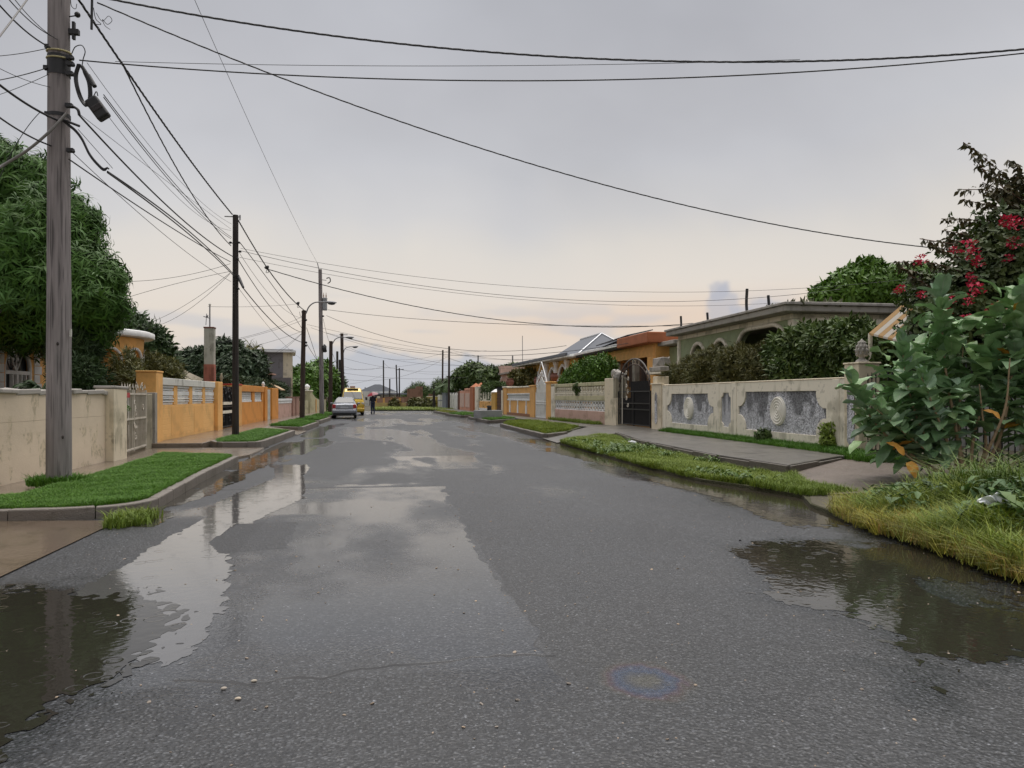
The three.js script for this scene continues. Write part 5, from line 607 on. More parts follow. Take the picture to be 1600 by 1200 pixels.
hedge('low clipped hedge growing over the top of the deep orange wall', [-7.45, 36], [-7.4, 47], 1.4, 2.3, 0.8, 1300, gBroad, mHedge, 31);
hedge('taller dark clipped hedge behind the pink plastered wall', [-7.9, 47.5], [-7.7, 58], 0.6, 2.2, 1.2, 1300, gBroad.clone().scale(1.4, 1.4, 1.4), mHedge, 32);
hedge('trimmed hedge showing between the flame shaped balusters', [rx(61) + 0.7, 61.5], [rx(67) + 0.7, 68], 0.4, 2.35, 0.9, 1100, gBroad.clone().scale(1.3, 1.3, 1.3), mBush, 33);
// right
tree('shrub', 'long drooping olive shrub leaning over the pebble dash wall, its far part', 'shrub', [B(1055, 592, 31, 14), B(1085, 584, 29.5, 20), B(1115, 575, 28.3, 24), B(1155, 574, 27, 26), B(1190, 574, 25.8, 26), B(1105, 600, 28.5, 26), B(1150, 602, 27, 26), B(1200, 596, 25.5, 30)], 4600, gFine.clone().scale(0.9, 0.9, 0.9), mOlive, { seed: 41, base: at(1130, 620, 28).setY(0), core: mDark, up: 0.5, warm: 0.5 });
tree('shrub', 'dense dark green shrub behind the urn pillar and the pebble dash wall', 'shrub', [B(1230, 556, 24, 26), B(1262, 545, 23, 30), B(1300, 545, 21.8, 34), B(1335, 540, 20.6, 30), B(1372, 556, 19.6, 32), B(1250, 585, 23, 34), B(1300, 588, 21.8, 34), B(1350, 590, 20.4, 36), B(1395, 600, 19.4, 40)], 4300, gBroad, mBush, { seed: 42, base: at(1300, 620, 21.8).setY(0), core: mDark, warm: 0.45 });
tree('shrub', 'compact bright green bush rising over the lattice wall', 'shrub', [B(905, 590, 43, 18), B(925, 582, 42, 20), B(942, 578, 41, 19), B(890, 598, 44, 12), B(920, 600, 42, 20), B(945, 598, 41, 18)], 1500, gBroad, mLush, { seed: 43, base: at(925, 620, 42).setY(0), core: mBush });
tree('tree', 'bright green spreading tree behind the roof of the green house', 'tree', [B(1292, 466, 36, 18), B(1325, 455, 36, 30), B(1360, 448, 36, 30), B(1395, 448, 36, 30), B(1430, 445, 36, 30), B(1356, 424, 36, 15), B(1345, 434, 36, 18)], 2000, gBig.clone().scale(0.75, 0.75, 0.75), mLush, { trunk: 0.25, seed: 44, base: at(1360, 620, 36).setY(0), core: mBush, squash: 0.8 });
tree('shrub', 'broad dark shrubs in front of the far green roof, right of centre', 'shrub', [B(770, 596, 76, 18), B(795, 595, 76, 20), B(815, 600, 74, 16), B(750, 592, 80, 16), B(738, 585, 82, 14), B(725, 592, 84, 13)], 1500, gBig.clone().scale(1.1, 1.1, 1.1), mBush, { seed: 45, base: at(770, 620, 77).setY(0), core: mDark });
tree('shrub', 'shrubs with reddish tips behind the amber wall, before the pinkish building', 'shrub', [B(812, 596, 64, 12), B(826, 594, 63, 11), B(838, 598, 62, 9)], 600, gBroad.clone().scale(1.6, 1.6, 1.6), mOlive, { seed: 46, base: at(825, 620, 63).setY(0), warm: 0.8 });
tree('tree', 'low round dark green trees beyond the broken brick wall', 'tree', [B(652, 618, 140, 13), B(665, 622, 140, 12), B(640, 622, 140, 8), B(676, 628, 138, 8)], 600, gHuge, mBush, { trunk: 0.2, seed: 47, base: at(655, 625, 140).setY(0), core: mDark });
tree('tree', 'small dark tree by the far wooden pole at the end of the road', 'tree', [B(688, 606, 104, 9), B(697, 611, 100, 10), B(704, 606, 96, 10)], 450, gHuge.clone().scale(0.7, 0.7, 0.7), mBush, { trunk: 0.14, seed: 48, base: at(697, 625, 100).setY(0) });
tree('shrub', 'weedy bushes at the foot of the broken brick wall', 'shrub', [B(648, 633, 98, 6), B(660, 634, 96, 7), B(670, 634, 95, 6), B(616, 632, 98, 4)], 420, gBig, mOlive, { seed: 49, base: at(655, 640, 97).setY(0) });
// palms: each frond is a part
const gLeaflet = leafGeo(0.3, 0.035, 0.3, 0.2, 2);
function frond(L, droop, lift, leaflet = 0.3, n = 22, seed = 1) { const r = rng(seed), P = []; for (let k = 0; k <= 8; k++) { const t = k / 8; P.push(V(0, Math.sin(lift) * L * t - droop * L * t * t, Math.cos(lift) * L * t)); } const c = new THREE.CatmullRomCurve3(P), gs = [new THREE.TubeGeometry(c, 8, L * 0.012, 4)]; for (let k = 2; k <= n; k++) { const t = k / n, p = c.getPointAt(t), d = c.getTangentAt(t), q = new THREE.Quaternion().setFromUnitVectors(V(0, 0, 1), d); for (const s of [-1, 1]) { const l = leaflet * (0.5 + 0.8 * Math.sin(Math.PI * Math.min(1, t * 0.9 + 0.1))), g = gLeaflet.clone().scale(l / 0.3, 1, l / 0.3).rotateY(s * (1.0 - 0.4 * t) + (r() - 0.5) * 0.2).rotateZ(s * -0.25).applyQuaternion(q).translate(p.x, p.y, p.z); gs.push(g); } } return join(gs); }
function palm(label, base, h, n, L, mat, seed, leaflet = 0.3, name = 'palm_tree') { const t = thing(name, label, 'palm', base.toArray()), r = rng(seed); part('trunk', [lathe([[0.13, -0.1], [0.11, h * 0.3], [0.12, h * 0.6], [0.09, h], [0, h + 0.03]], 0, 0, 0, 9)], K.bark, t); for (let k = 0; k < n; k++) { const g = frond(L * (0.8 + 0.4 * r()), 0.45 + 0.5 * r(), 0.25 + r() * 1.0, leaflet, 20, seed + k).rotateY(k * 2.4 + r() * 0.5).translate(0, h, 0); const m = new THREE.Mesh(g, mat); m.name = 'frond'; m.castShadow = true; t.add(m); } return t; }
palm('dark feathery cycad palm behind the block wall, right of the nearest pole', at(146, 600, 18.2).setY(0), 1.25, 22, 0.85, mLush, 61, 0.26, 'cycad');
palm('dark cycad palm in front of the white arched window', at(66, 600, 17).setY(0), 1.6, 16, 0.75, mDark, 62, 0.22, 'cycad');
palm('small palm tree with spreading fronds beside the far right poles', at(712, 600, 88).setY(0), 3.0, 14, 2.6, mBush, 63, 0.8);
palm('second small palm tree, left of the first, behind the white gates', at(700, 606, 92).setY(0), 2.2, 12, 2.2, mBush, 64, 0.8);
{ // bougainvillea
  const base = at(1560, 640, 15.6).setY(0), t = thing('bougainvillea', 'tall dark bougainvillea with crimson flowers and long bare arching sprays, upper right', 'shrub', base.toArray()), o = base.clone(), r = rng(71);
  const blobs = [B(1560, 450, 15.6, 75), B(1495, 480, 15.4, 55), B(1610, 390, 15.6, 80), B(1600, 520, 15, 90), B(1455, 470, 15.6, 32), B(1530, 540, 15.2, 70), B(1650, 450, 16, 120), B(1470, 520, 15.4, 45), B(1570, 390, 15.6, 26), B(1630, 330, 15.6, 34)].map(([p, q]) => [p.sub(o), q]);
  limbs(t, V(0, -0.1, 0), blobs, 0.09, K.bark);
  const g = rosette(72, 8, 0.125, 0.085, { droop: 0.35, open: 1.0, spread: 0.8, stem: 0.22 }), mat = leafMat([0.05, 0.085, 0.025], 0.55), twig = leafGeo(0.13, 0.075, 0.4, 0.2, 2);
  inst('crown', g, mat, crownPts(blobs, 3000, 73, { low: 0.4, lump: 0.5, inner: 0.6 }), t, 0.5, 73, 0.6); inst('inner_leaves', g, mat, crownPts(blobs.map(([p, q]) => [p, q * 0.75]), 1600, 74, { low: 0.2, inner: 0.3 }), t, 0.3, 75);
  const sprays = [[[1600, 300], [1560, 265], [1505, 222]], [[1600, 315], [1545, 275], [1518, 240]], [[1620, 350], [1550, 300], [1496, 296]], [[1610, 345], [1560, 325], [1505, 312]], [[1610, 370], [1530, 345], [1471, 342]], [[1600, 380], [1540, 372], [1474, 360]], [[1590, 400], [1510, 385], [1437, 373]], [[1560, 420], [1480, 395], [1450, 378]], [[1520, 430], [1450, 410], [1396, 410]], [[1500, 450], [1430, 425], [1402, 418]], [[1600, 300], [1590, 260], [1575, 250]], [[1620, 330], [1570, 300], [1535, 285]], [[1620, 300], [1600, 285], [1585, 275]], [[1560, 400], [1500, 380], [1480, 372]], [[1480, 470], [1440, 440], [1420, 430]], [[1600, 335], [1575, 290], [1545, 262]], [[1620, 355], [1580, 320], [1550, 300]], [[1640, 345], [1590, 300], [1570, 282]]], leaves = [];
  sprays.forEach((s, k) => { const d = 15.2 + r() * 0.6, c = new THREE.CatmullRomCurve3(s.map(([x, y], i) => at(x, y, d + i * 0.1 - 0.1).sub(o))); part('twig', [new THREE.TubeGeometry(c, 10, 0.009, 4)], K.darkBrown, t); const n = 64; for (let i = 0; i < n; i++) { const u = i / n, p = c.getPointAt(u), e = rdir(r); e.y = -0.9 + 0.5 * r(); leaves.push([p.clone().addScaledVector(rdir(r), 0.02 + 0.12 * (1 - u) * r()), V(e.x, 0.3 + r(), e.z), 0.8 + r() * 0.6]); } });
  inst('spray_leaves', twig.clone().rotateX(0.9), leafMat([0.055, 0.055, 0.026], 0.55), leaves, t, 0.5, 76, 0.5);
  const petal = leafGeo(0.075, 0.07, -0.2, 0.3, 2), fl = []; for (let k = 0; k < 26; k++) { const d = rdir(r); fl.push(petal.clone().rotateX(-0.9 + r()).rotateY(r() * 6.3).translate(d.x * 0.13, d.y * 0.11, d.z * 0.13)); } const fg = join(fl), fm = leafMat([0.5, 0.022, 0.07], 0.6, 0.35);
  for (const [x, y, s] of [[1512, 388, 1.2], [1520, 402, 1], [1528, 412, 0.8], [1440, 407, 0.8], [1432, 412, 0.5], [1578, 350, 1.1], [1592, 352, 1], [1570, 345, 0.8], [1585, 382, 1], [1516, 432, 0.6], [1518, 440, 0.8], [1524, 455, 1.1], [1512, 473, 0.7], [1560, 483, 1], [1548, 486, 0.7], [1512, 504, 1.1], [1534, 560, 0.5], [1484, 470, 0.7], [1478, 488, 0.7], [1408, 452, 0.6], [1402, 456, 0.5], [1440, 462, 0.6], [1575, 405, 0.7], [1490, 392, 0.6]]) { const m = new THREE.Mesh(fg, fm); m.name = 'flower_cluster'; m.castShadow = true; m.position.copy(at(x, y, 14.5 - (y > 440 ? 0.6 : 0)).sub(o)); m.scale.setScalar(s * 0.95); m.rotation.y = x; t.add(m); }
}
{ // the broad leaved milkweed shrub: every leaf is a part
  const base = at(1512, 748, 12.2).setY(0.1), t = thing('milkweed_shrub', 'broad leaved grey green milkweed shrub with pale bare stems at the right edge', 'shrub', base.toArray()), o = base.clone(), r = rng(81);
  const tLeaf = tex(128, 256, (u, v) => { const x = Math.abs(u - 0.5) * 2, mid = sstep(0.07, 0.02, x), vein = sstep(0.82, 0.96, Math.abs(((v * 8 - x * 1.6) % 1 + 1) % 1 - 0.5) * 2) * 0.5 * (x < 0.9 ? 1 : 0), k = 0.72 + 0.25 * fbm(u * 6, v * 8, 3); return [k * (0.72 + 0.28 * Math.max(mid, vein)), k * (0.92 + 0.08 * Math.max(mid, vein)), k * (0.76 + 0.24 * Math.max(mid, vein * 0.8))]; }); tLeaf.wrapS = tLeaf.wrapT = THREE.ClampToEdgeWrapping;
  const LM = [[0.39, 0.47, 0.31], [0.3, 0.41, 0.23], [0.44, 0.53, 0.32], [0.38, 0.44, 0.35]].map((c) => { const m = leafMat(c, 0.42, 0.2); m.map = tLeaf; return m; }), yel = leafMat([0.5, 0.24, 0.03], 0.6, 0.3);
  function bigLeaf(L, W, droop, cup) { const n = 6, pos = [], idx = [], uv = []; for (let i = 0; i <= n; i++) { const t = i / n, w = W * Math.pow(Math.sin(Math.PI * (0.1 + 0.87 * Math.pow(t, 0.9))), 0.62), z = L * t, y = 0.12 * L * Math.sin(t * 2.2) - droop * L * t * t; for (let k = -2; k <= 2; k++) { const s = k / 2; pos.push(s * w / 2, y + cup * w * s * s + 0.012 * Math.sin(i * 2.1 + k), z); uv.push(s * 0.5 + 0.5, t); } if (i < n) for (let k = 0; k < 4; k++) { const a = i * 5 + k; idx.push(a, a + 5, a + 1, a + 1, a + 5, a + 6); } } const g = new THREE.BufferGeometry(); g.setAttribute('position', new THREE.Float32BufferAttribute(pos, 3)); g.setAttribute('uv', new THREE.Float32BufferAttribute(uv, 2)); g.setIndex(idx); g.computeVertexNormals(); return g; }
  const LG = [bigLeaf(0.36, 0.2, 0.1, 0.25), bigLeaf(0.36, 0.225, 0.25, 0.15), bigLeaf(0.32, 0.19, 0, 0.35), bigLeaf(0.38, 0.22, 0.4, 0.1)];
  const stems = [[[1490, 745], [1430, 715], [1370, 665], [1328, 592], 12.0], [[1500, 745], [1450, 690], [1420, 610], [1408, 528], 11.9], [[1512, 745], [1495, 680], [1475, 560], [1469, 445], 12.3], [[1520, 745], [1520, 690], [1545, 600], [1560, 540], 12.4], [[1530, 745], [1560, 690], [1585, 560], [1602, 452], 12.2], [[1500, 745], [1470, 720], [1430, 690], [1370, 640], 11.6], [[1535, 745], [1590, 720], [1620, 640], [1640, 560], 12], [[1505, 745], [1480, 690], [1460, 640], [1440, 590], 11.5], [[1515, 745], [1500, 700], [1500, 620], [1505, 540], 12.7], [[1525, 745], [1545, 700], [1570, 640], [1578, 560], 11.7], [[1495, 745], [1460, 735], [1425, 718], [1395, 690], 11.6], [[1528, 745], [1540, 700], [1535, 650], [1530, 600], 12.1]];
  let count = 0;
  stems.forEach(([a, b, c, d, dist], si) => { const cv = new THREE.CatmullRomCurve3([V((a[0] - 1512) * 0.004, 0, r() * 0.2 - 0.1), ...[b, c, d].map(([x, y], i) => at(x, y, dist + (12.2 - dist) * (0.6 - i * 0.3)).sub(o))]); const gs = []; const N = 12; for (let k = 0; k < N; k++) gs.push(rod(cv.getPointAt(k / N), cv.getPointAt((k + 1.06) / N > 1 ? 1 : (k + 1.06) / N), mixN(0.033, 0.008, k / N), mixN(0.033, 0.008, (k + 1) / N), 7)); part('stem', gs, K.trunkPale, t);
    const len = cv.getLength(), n = Math.round(len * 0.72 / 0.095); for (let k = 0; k < n; k++) { const u = 1 - (k / n) * 0.72, p = cv.getPointAt(Math.min(1, u)), tg = cv.getTangentAt(Math.min(1, u)), f = k / n; for (const s of [0, 1]) { if (count >= 296 || (f > 0.75 && r() < 0.3)) continue; const m = new THREE.Mesh(LG[(r() * 4) | 0], r() < 0.012 ? yel : LM[(r() * 4) | 0]); m.name = 'leaf'; m.castShadow = m.receiveShadow = true; const ang = k * 1.57 + s * Math.PI + si + (r() - 0.5) * 0.5, lift = k < 2 ? 1.15 : mixN(0.75, 0.05, Math.min(1, f * 1.4)) + (r() - 0.5) * 0.35; const dir = V(Math.cos(ang) * Math.cos(lift), Math.sin(lift), Math.sin(ang) * Math.cos(lift)); const q0 = new THREE.Quaternion().setFromUnitVectors(V(0, 1, 0), tg.clone().lerp(V(0, 1, 0), 0.45).normalize()); const fw = dir.applyQuaternion(q0).normalize(), rt = V(0, 1, 0).cross(fw); if (rt.lengthSq() < 0.01) rt.set(1, 0, 0); rt.normalize(); const up = fw.clone().cross(rt); m.quaternion.setFromRotationMatrix(new THREE.Matrix4().makeBasis(rt, up, fw)); m.position.copy(p); m.scale.setScalar(k < 2 ? 0.6 + 0.2 * k : 0.9 + r() * 0.45); t.add(m); count++; } } });
  { // the leaves past the three hundred that show largest, deeper in the shrub
    const list = [], gl = LG[1].clone().rotateX(-Math.PI / 2 + 1.2); for (let k = 0; k < 520; k++) { const q = [[1395, 640, 50], [1440, 600, 60], [1470, 540, 40], [1470, 660, 60], [1540, 620, 60], [1580, 540, 50], [1600, 640, 60], [1420, 690, 40], [1595, 500, 45], [1575, 590, 50]][k % 10], p = at(q[0] + (r() - 0.5) * 2 * q[2], q[1] + (r() - 0.5) * 2 * q[2], 12.0 + r() * 1.3).sub(o); list.push([p, V((r() - 0.5) * 1.2, 0.6 + r() * 0.6, (r() - 0.5) * 1.2), 0.75 + r() * 0.5]); } inst('inner_leaves', gl, LM[1], list, t, 0.4, 82, 0.2); }
  for (const [x, y, d, s] of [[1411, 712, 11.3, 0.85], [1562, 655, 11.6, 0.7], [1420, 722, 11.3, 0.7]]) { const m = new THREE.Mesh(LG[1], yel); m.name = 'leaf'; m.userData.label = 'yellowed orange leaf'; m.position.copy(at(x, y, d).sub(o)); m.rotation.set(0.9, x, 0.3); m.scale.setScalar(s); t.add(m); }
}
// ---------------------------------------------------------------- poles and overhead wires
const mPoleGrey = woodMat([0.33, 0.295, 0.29]), mPoleDark = woodMat([0.055, 0.045, 0.04]), mPoleBrown = woodMat([0.075, 0.05, 0.04]);
function poleGeo(h, r0, r1, lean = 0) { const g = new THREE.CylinderGeometry(r1, r0, h, 20, 24, false), p = g.attributes.position, uv = g.attributes.uv; for (let i = 0; i < p.count; i++) { const y = p.getY(i), a = Math.atan2(p.getZ(i), p.getX(i)), k = 1 + 0.05 * (vnoise(y * 0.9 + 3, a * 1.3) - 0.5) + 0.03 * (vnoise(y * 3, a * 4) - 0.5); p.setX(i, p.getX(i) * k + lean * (y + h / 2)); p.setZ(i, p.getZ(i) * k); uv.setXY(i, uv.getX(i), (y + h / 2) * 0.3); } g.computeVertexNormals(); return g.translate(0, h / 2, 0); }
function pole(label, base, h, r0, r1, mat, lean = 0, group) { const t = thing('utility_pole', label, 'utility pole', base.toArray(), 0, group); const m = part('shaft', [poleGeo(h, r0, r1, lean)], mat, t, true); return t; }
const ground0 = (px, py, y) => { const d = ((EYE - y) * 1200) / (py - 620); return at(px, py, d); };
const P1 = ground0(92, 757, 0.1), P2 = ground0(368, 681, 0.2), P3 = ground0(472, 655, 0.2), P4 = ground0(503, 648, 0.2), P5 = ground0(516, 645, 0.2), P6 = at(536, 640, 76).setY(0.1), P7 = at(527, 640, 84).setY(0.1), P8 = at(531, 640, 80).setY(0.1);
const up = (p, px, py) => { const d = p.z / -ca ; const q = at(px, py, 1), dd = depthOf(p); return at(px, py, dd); };
function depthOf(p) { return p.x * sa - p.z * ca; }
{ const t = pole('nearest thick weathered grey wooden utility pole rising from the lawn on the left', P1, 9.6, 0.185, 0.15, mPoleGrey);
  const d = depthOf(P1), L = (px, py, dz = 0) => at(px, py, d + dz).sub(P1);
  for (const py of [82, 93]) { const y = L(92, py).y; part('yellow_band', [new THREE.TorusGeometry(0.17, 0.014, 6, 24).rotateX(Math.PI / 2 + 0.1).translate(0, y, 0)], paint([0.5, 0.45, 0.25]), t); }
  part('black_wrap', [new THREE.CylinderGeometry(0.166, 0.168, 0.32, 24, 1, true).translate(0, L(92, 104).y, 0)], K.cable, t); part('black_wrap', [new THREE.CylinderGeometry(0.168, 0.17, 0.06, 24, 1, true).translate(0, L(92, 182).y, 0)], K.cable, t);
  for (const [x, y] of [[109, 90], [110, 100], [109, 115], [76, 73], [74, 106], [108, 165], [76, 178], [110, 235]]) part('bracket', [new THREE.BoxGeometry(0.1, 0.06, 0.08).translate(...L(x, y, -0.1).toArray()), rod(L(x, y, -0.12), L(x + (x > 92 ? 6 : -5), y + 2, -0.14), 0.02)], K.cable, t);
  part('hook_arm', [tube([L(108, 165, -0.1), L(117, 168, -0.12), L(122, 172, -0.14), L(124, 180, -0.14)], 0.022, 12, 6)], K.cable, t); part('hook_arm', [rod(L(96, 186, -0.16), L(124, 197, -0.2), 0.02)], K.cable, t);
  part('insulator', [ball(...L(121, 23, -0.1).toArray(), 0.045), rod(L(108, 26, -0.1), L(122, 24, -0.1), 0.01)], K.rubber, t);
  part('top_bracket', [bx(0.2, 0.24, L(92, 60).y, 7.4, -0.03, 0.03), bx(0.1, 0.3, 7.2, 7.28, -0.04, 0.04), rod(L(143, 46, 0), L(144, -10, 0), 0.02)], K.cable, t);
  for (const [y, x] of [[537, 90], [683, 98]]) part('knot', [ball(...L(x, y, -0.165).toArray(), 0.018, 1.7, 8, 6)], mPoleDark, t);
  part('number_plate', [new THREE.BoxGeometry(0.02, 0.12, 0.05).translate(...L(110.5, 520, -0.05).toArray())], K.whiteDirty, t); }
{ // coil of cable and black closure hanging on pole 1
  const d = depthOf(P1) - 0.25, c = thing('cable_coil', 'loop of thick black cable hung on the right of the nearest pole', 'cable coil', at(128, 140, d).toArray()), o = at(128, 140, d), L = (x, y, z = 0) => at(x, y, d + z).sub(o);
  for (let k = 0; k < 3; k++) { const e = k * 1.6; part('turn', [tube([L(122 + e, 100), L(117 + e, 118, 0.03), L(120 + e, 140), L(127 + e, 158, 0.04 * k), L(135, 166 - e), L(142 - e, 155), L(141 - e, 130), L(134 - e, 112, 0.03), L(126 + e, 103)], 0.017, 40, 6)], K.cable, c); }
  part('sleeve', [rod(L(128, 104), L(140, 122), 0.03), rod(L(138, 118), L(148, 135, -0.05), 0.035)], K.rubber, c); part('thin_loop', [tube([L(112, 84), L(118, 73), L(128, 71), L(133, 80), L(130, 92), L(128, 104)], 0.008, 24, 5)], K.cable, c);
  const s = thing('splice_box', 'black rounded splice box hanging from a wire beside the nearest pole', 'splice box', at(153, 170, d).toArray()); const q = new RoundedBoxGeometry(0.2, 0.36, 0.16, 3, 0.035).rotateZ(0.62); part('case', [q], K.rubber, s); part('lid', [new RoundedBoxGeometry(0.17, 0.1, 0.17, 2, 0.02).translate(0, 0.02, 0.005).rotateZ(0.62).translate(0.02, -0.02, 0.0)], paint([0.035, 0.03, 0.03]), s); part('strap', [tube([V(-0.06, 0.2, 0), V(-0.02, 0.27, 0), V(0.0, 0.2, 0)], 0.008, 10, 5)], K.cable, s); }
{ const t = pole('second wooden pole, dark and slim, on the short lawn by the dark iron gate', P2, 7.35, 0.115, 0.09, mPoleDark), d = depthOf(P2), L = (px, py, dz = 0) => at(px, py, d + dz).sub(P2);
  part('crossarm', [rod(L(351, 338), L(376, 339), 0.02), bx(-0.02, 0.02, L(0, 344).y, L(0, 336).y, -0.02, 0.02).translate(L(375, 340).x, 0, L(375, 340).z)], K.steelDull, t);
  for (const [x, y] of [[373, 379], [371, 404], [372, 431], [370, 437], [372, 451], [375, 393], [360, 379]]) part('clamp', [ball(...L(x, y, -0.05).toArray(), 0.05, 0.8, 8, 6), rod(L(367, y), L(x + 2, y + 1, -0.05), 0.015)], K.cable, t);
  part('cable_sleeve', [rod(L(373, 434, -0.05), L(380, 449, -0.4), 0.06, 0.04)], K.cable, t); }
function lampArm(t, pts, o, head) { part('lamp_arm', [tube(pts.map((p) => p.clone().sub(o)), 0.04, 16, 6)], K.steelDull, t); const a = pts[pts.length - 1].clone().sub(o), b = pts[pts.length - 2].clone().sub(o), d = a.clone().sub(b).normalize(); const g = new THREE.SphereGeometry(1, 14, 10).scale(0.34, 0.08, 0.12); g.applyQuaternion(new THREE.Quaternion().setFromUnitVectors(V(1, 0, 0), d)).translate(a.x + d.x * 0.3, a.y, a.z + d.z * 0.3); const h = part('lamp_head', [g], K.steelDull, t); const l = new THREE.SphereGeometry(1, 12, 8).scale(0.22, 0.08, 0.11).applyQuaternion(new THREE.Quaternion().setFromUnitVectors(V(1, 0, 0), d)).translate(a.x + d.x * 0.33, a.y - 0.07, a.z + d.z * 0.33); part('lens', [l], K.glass, h); }
{ const d = depthOf(P3), t = pole('third wooden pole, carrying a street lamp on a long curved arm', P3, at(476, 485, d).y - P3.y, 0.15, 0.12, mPoleBrown, 0.017); lampArm(t, [at(478, 490, d), at(483, 479, d), at(491, 473, d), at(500, 472, d), at(509, 472.5, d)], P3); for (const y of [500, 535, 540]) part('clamp', [ball(...at(478, y, d - 0.1).sub(P3).toArray(), 0.08, 0.8, 8, 6)], K.cable, t); part('cable_loop', [tube([at(468, 487, d), at(470, 495, d), at(473, 490, d), at(471, 486, d), at(475, 500, d)].map((p) => p.sub(P3)), 0.012, 20, 5)], K.cable, t); }
{ const d = depthOf(P4), t = pole('tall pole with a grey transformer drum, fourth on the left', P4, at(500, 421, d).y - P4.y, 0.17, 0.13, mPoleGrey, -0.012), L = (x, y, z = 0) => at(x, y, d + z).sub(P4);
  part('pole_top_pin', [rod(L(498, 420), L(496, 411), 0.03)], K.steelDull, t); const c = L(507.5, 475), tr = part('transformer', [lathe([[0, -0.46], [0.16, -0.46], [0.17, -0.42], [0.17, 0.36], [0.19, 0.38], [0.19, 0.42], [0.1, 0.46], [0, 0.47]], c.x, c.y, c.z, 18)], paint([0.3, 0.31, 0.32]), t); for (const x of [-0.08, 0.09]) part('bushing', [lathe([[0.03, 0], [0.05, 0.08], [0.025, 0.12], [0.045, 0.18], [0.02, 0.24], [0.015, 0.38], [0, 0.39]], c.x + x, c.y + 0.44, c.z, 9)], K.brown, tr);
  part('mounting_arm', [rod(L(501, 466), c.clone().add(V(0, 0.25, 0)), 0.03), rod(L(501, 484), c.clone().add(V(0, -0.3, 0)), 0.03)], K.steelDull, t); part('cutout', [tube([L(510, 435), L(515, 434), L(516, 440), L(512, 443)], 0.04, 10, 5), rod(L(501, 437), L(510, 438), 0.02)], K.iron, t); part('cable_bundle', [wob(new THREE.SphereGeometry(0.16, 10, 8).scale(1, 1.9, 1).translate(...L(506.5, 545).toArray()), 0.16, 6)], K.cable, t); for (const y of [494, 541]) part('clamp', [ball(...L(505, y, -0.1).toArray(), 0.08, 0.8, 8, 6)], K.cable, t); }
{ const d = depthOf(P5), t = pole('fifth dark pole on the left, shorter, just before the parked car', P5, at(516, 533, d).y - P5.y, 0.17, 0.14, mPoleBrown, 0.01); lampArm(t, [at(519, 538, d), at(524, 530, d), at(531, 527, d), at(537, 527, d), at(541, 527, d)], P5); }
{ const d = depthOf(P6), t = pole('far pole with a street lamp, directly behind the yellow van', P6, at(534, 521, d).y - P6.y, 0.18, 0.15, mPoleBrown, -0.015); lampArm(t, [at(536.5, 552, d), at(539, 545, d), at(545, 542, d), at(550, 541.6, d)], P6); part('crossarm', [rod(at(530, 523, d).sub(P6), at(543, 523, d).sub(P6), 0.04)], K.steelDull, t); for (const y of [582, 596]) part('clamp', [ball(...at(536, y, d).sub(P6).toArray(), 0.14, 0.8, 8, 6)], K.cable, t); }
for (const [p, top, x, txt] of [[P7, 549, 526.8, 'far thin pole between the transformer pole and the van, taller of two'], [P8, 562, 530.5, 'far thin pole just left of the van, shorter of two']]) pole(txt, p, at(x, top, depthOf(p)).y - p.y, 0.15, 0.12, mPoleDark);
for (const [x, y1, y0, d, lean, txt, r] of [[599.5, 563, 639, 98, -0.01, 'slim pole standing before the low yellow wall at the far end', 0.1], [621, 570, 626, 120, -0.06, 'leaning far pole, left of a close pair', 0.12], [624, 575, 626, 120, 0.0, 'upright far pole, right of a close pair', 0.12], [609, 592, 628, 125, 0, 'short grey far pole left of the close pair', 0.13], [691, 547, 610, 92, 0.02, 'left one of the two tall poles beside the far palms', 0.12], [701.3, 541, 612, 84, 0.01, 'right one of the two tall poles beside the far palms', 0.13], [684, 592, 620, 110, 0, 'short grey pole left of the two tall poles by the palms', 0.1], [678, 604, 640, 90, 0, 'dark broken post at the corner of the far right verge', 0.16], [747, 571, 600, 110, 0, 'dark roof pole above the far shrubs, left one', 0.12], [762, 570, 600, 110, 0, 'dark roof pole above the far shrubs, right one', 0.14], [587, 602, 622, 150, 0, 'tiny far pole above the dark hipped roof', 0.1], [570.5, 605, 625, 150, 0, 'tiny far pole left of the dark hipped roof', 0.1]]) { const b = at(x, y0, d).setY(0), t = pole(txt, b, at(x, y1, d).y, r, r * 0.8, x > 680 ? mPoleBrown : mPoleDark, lean * 0.5); if (x === 624 || x === 747) part('crossarm', [rod(V(-0.6, at(x, y1 + 3, d).y, 0), V(0.7, at(x, y1 + 2, d).y, 0), 0.05)], K.iron, t); }

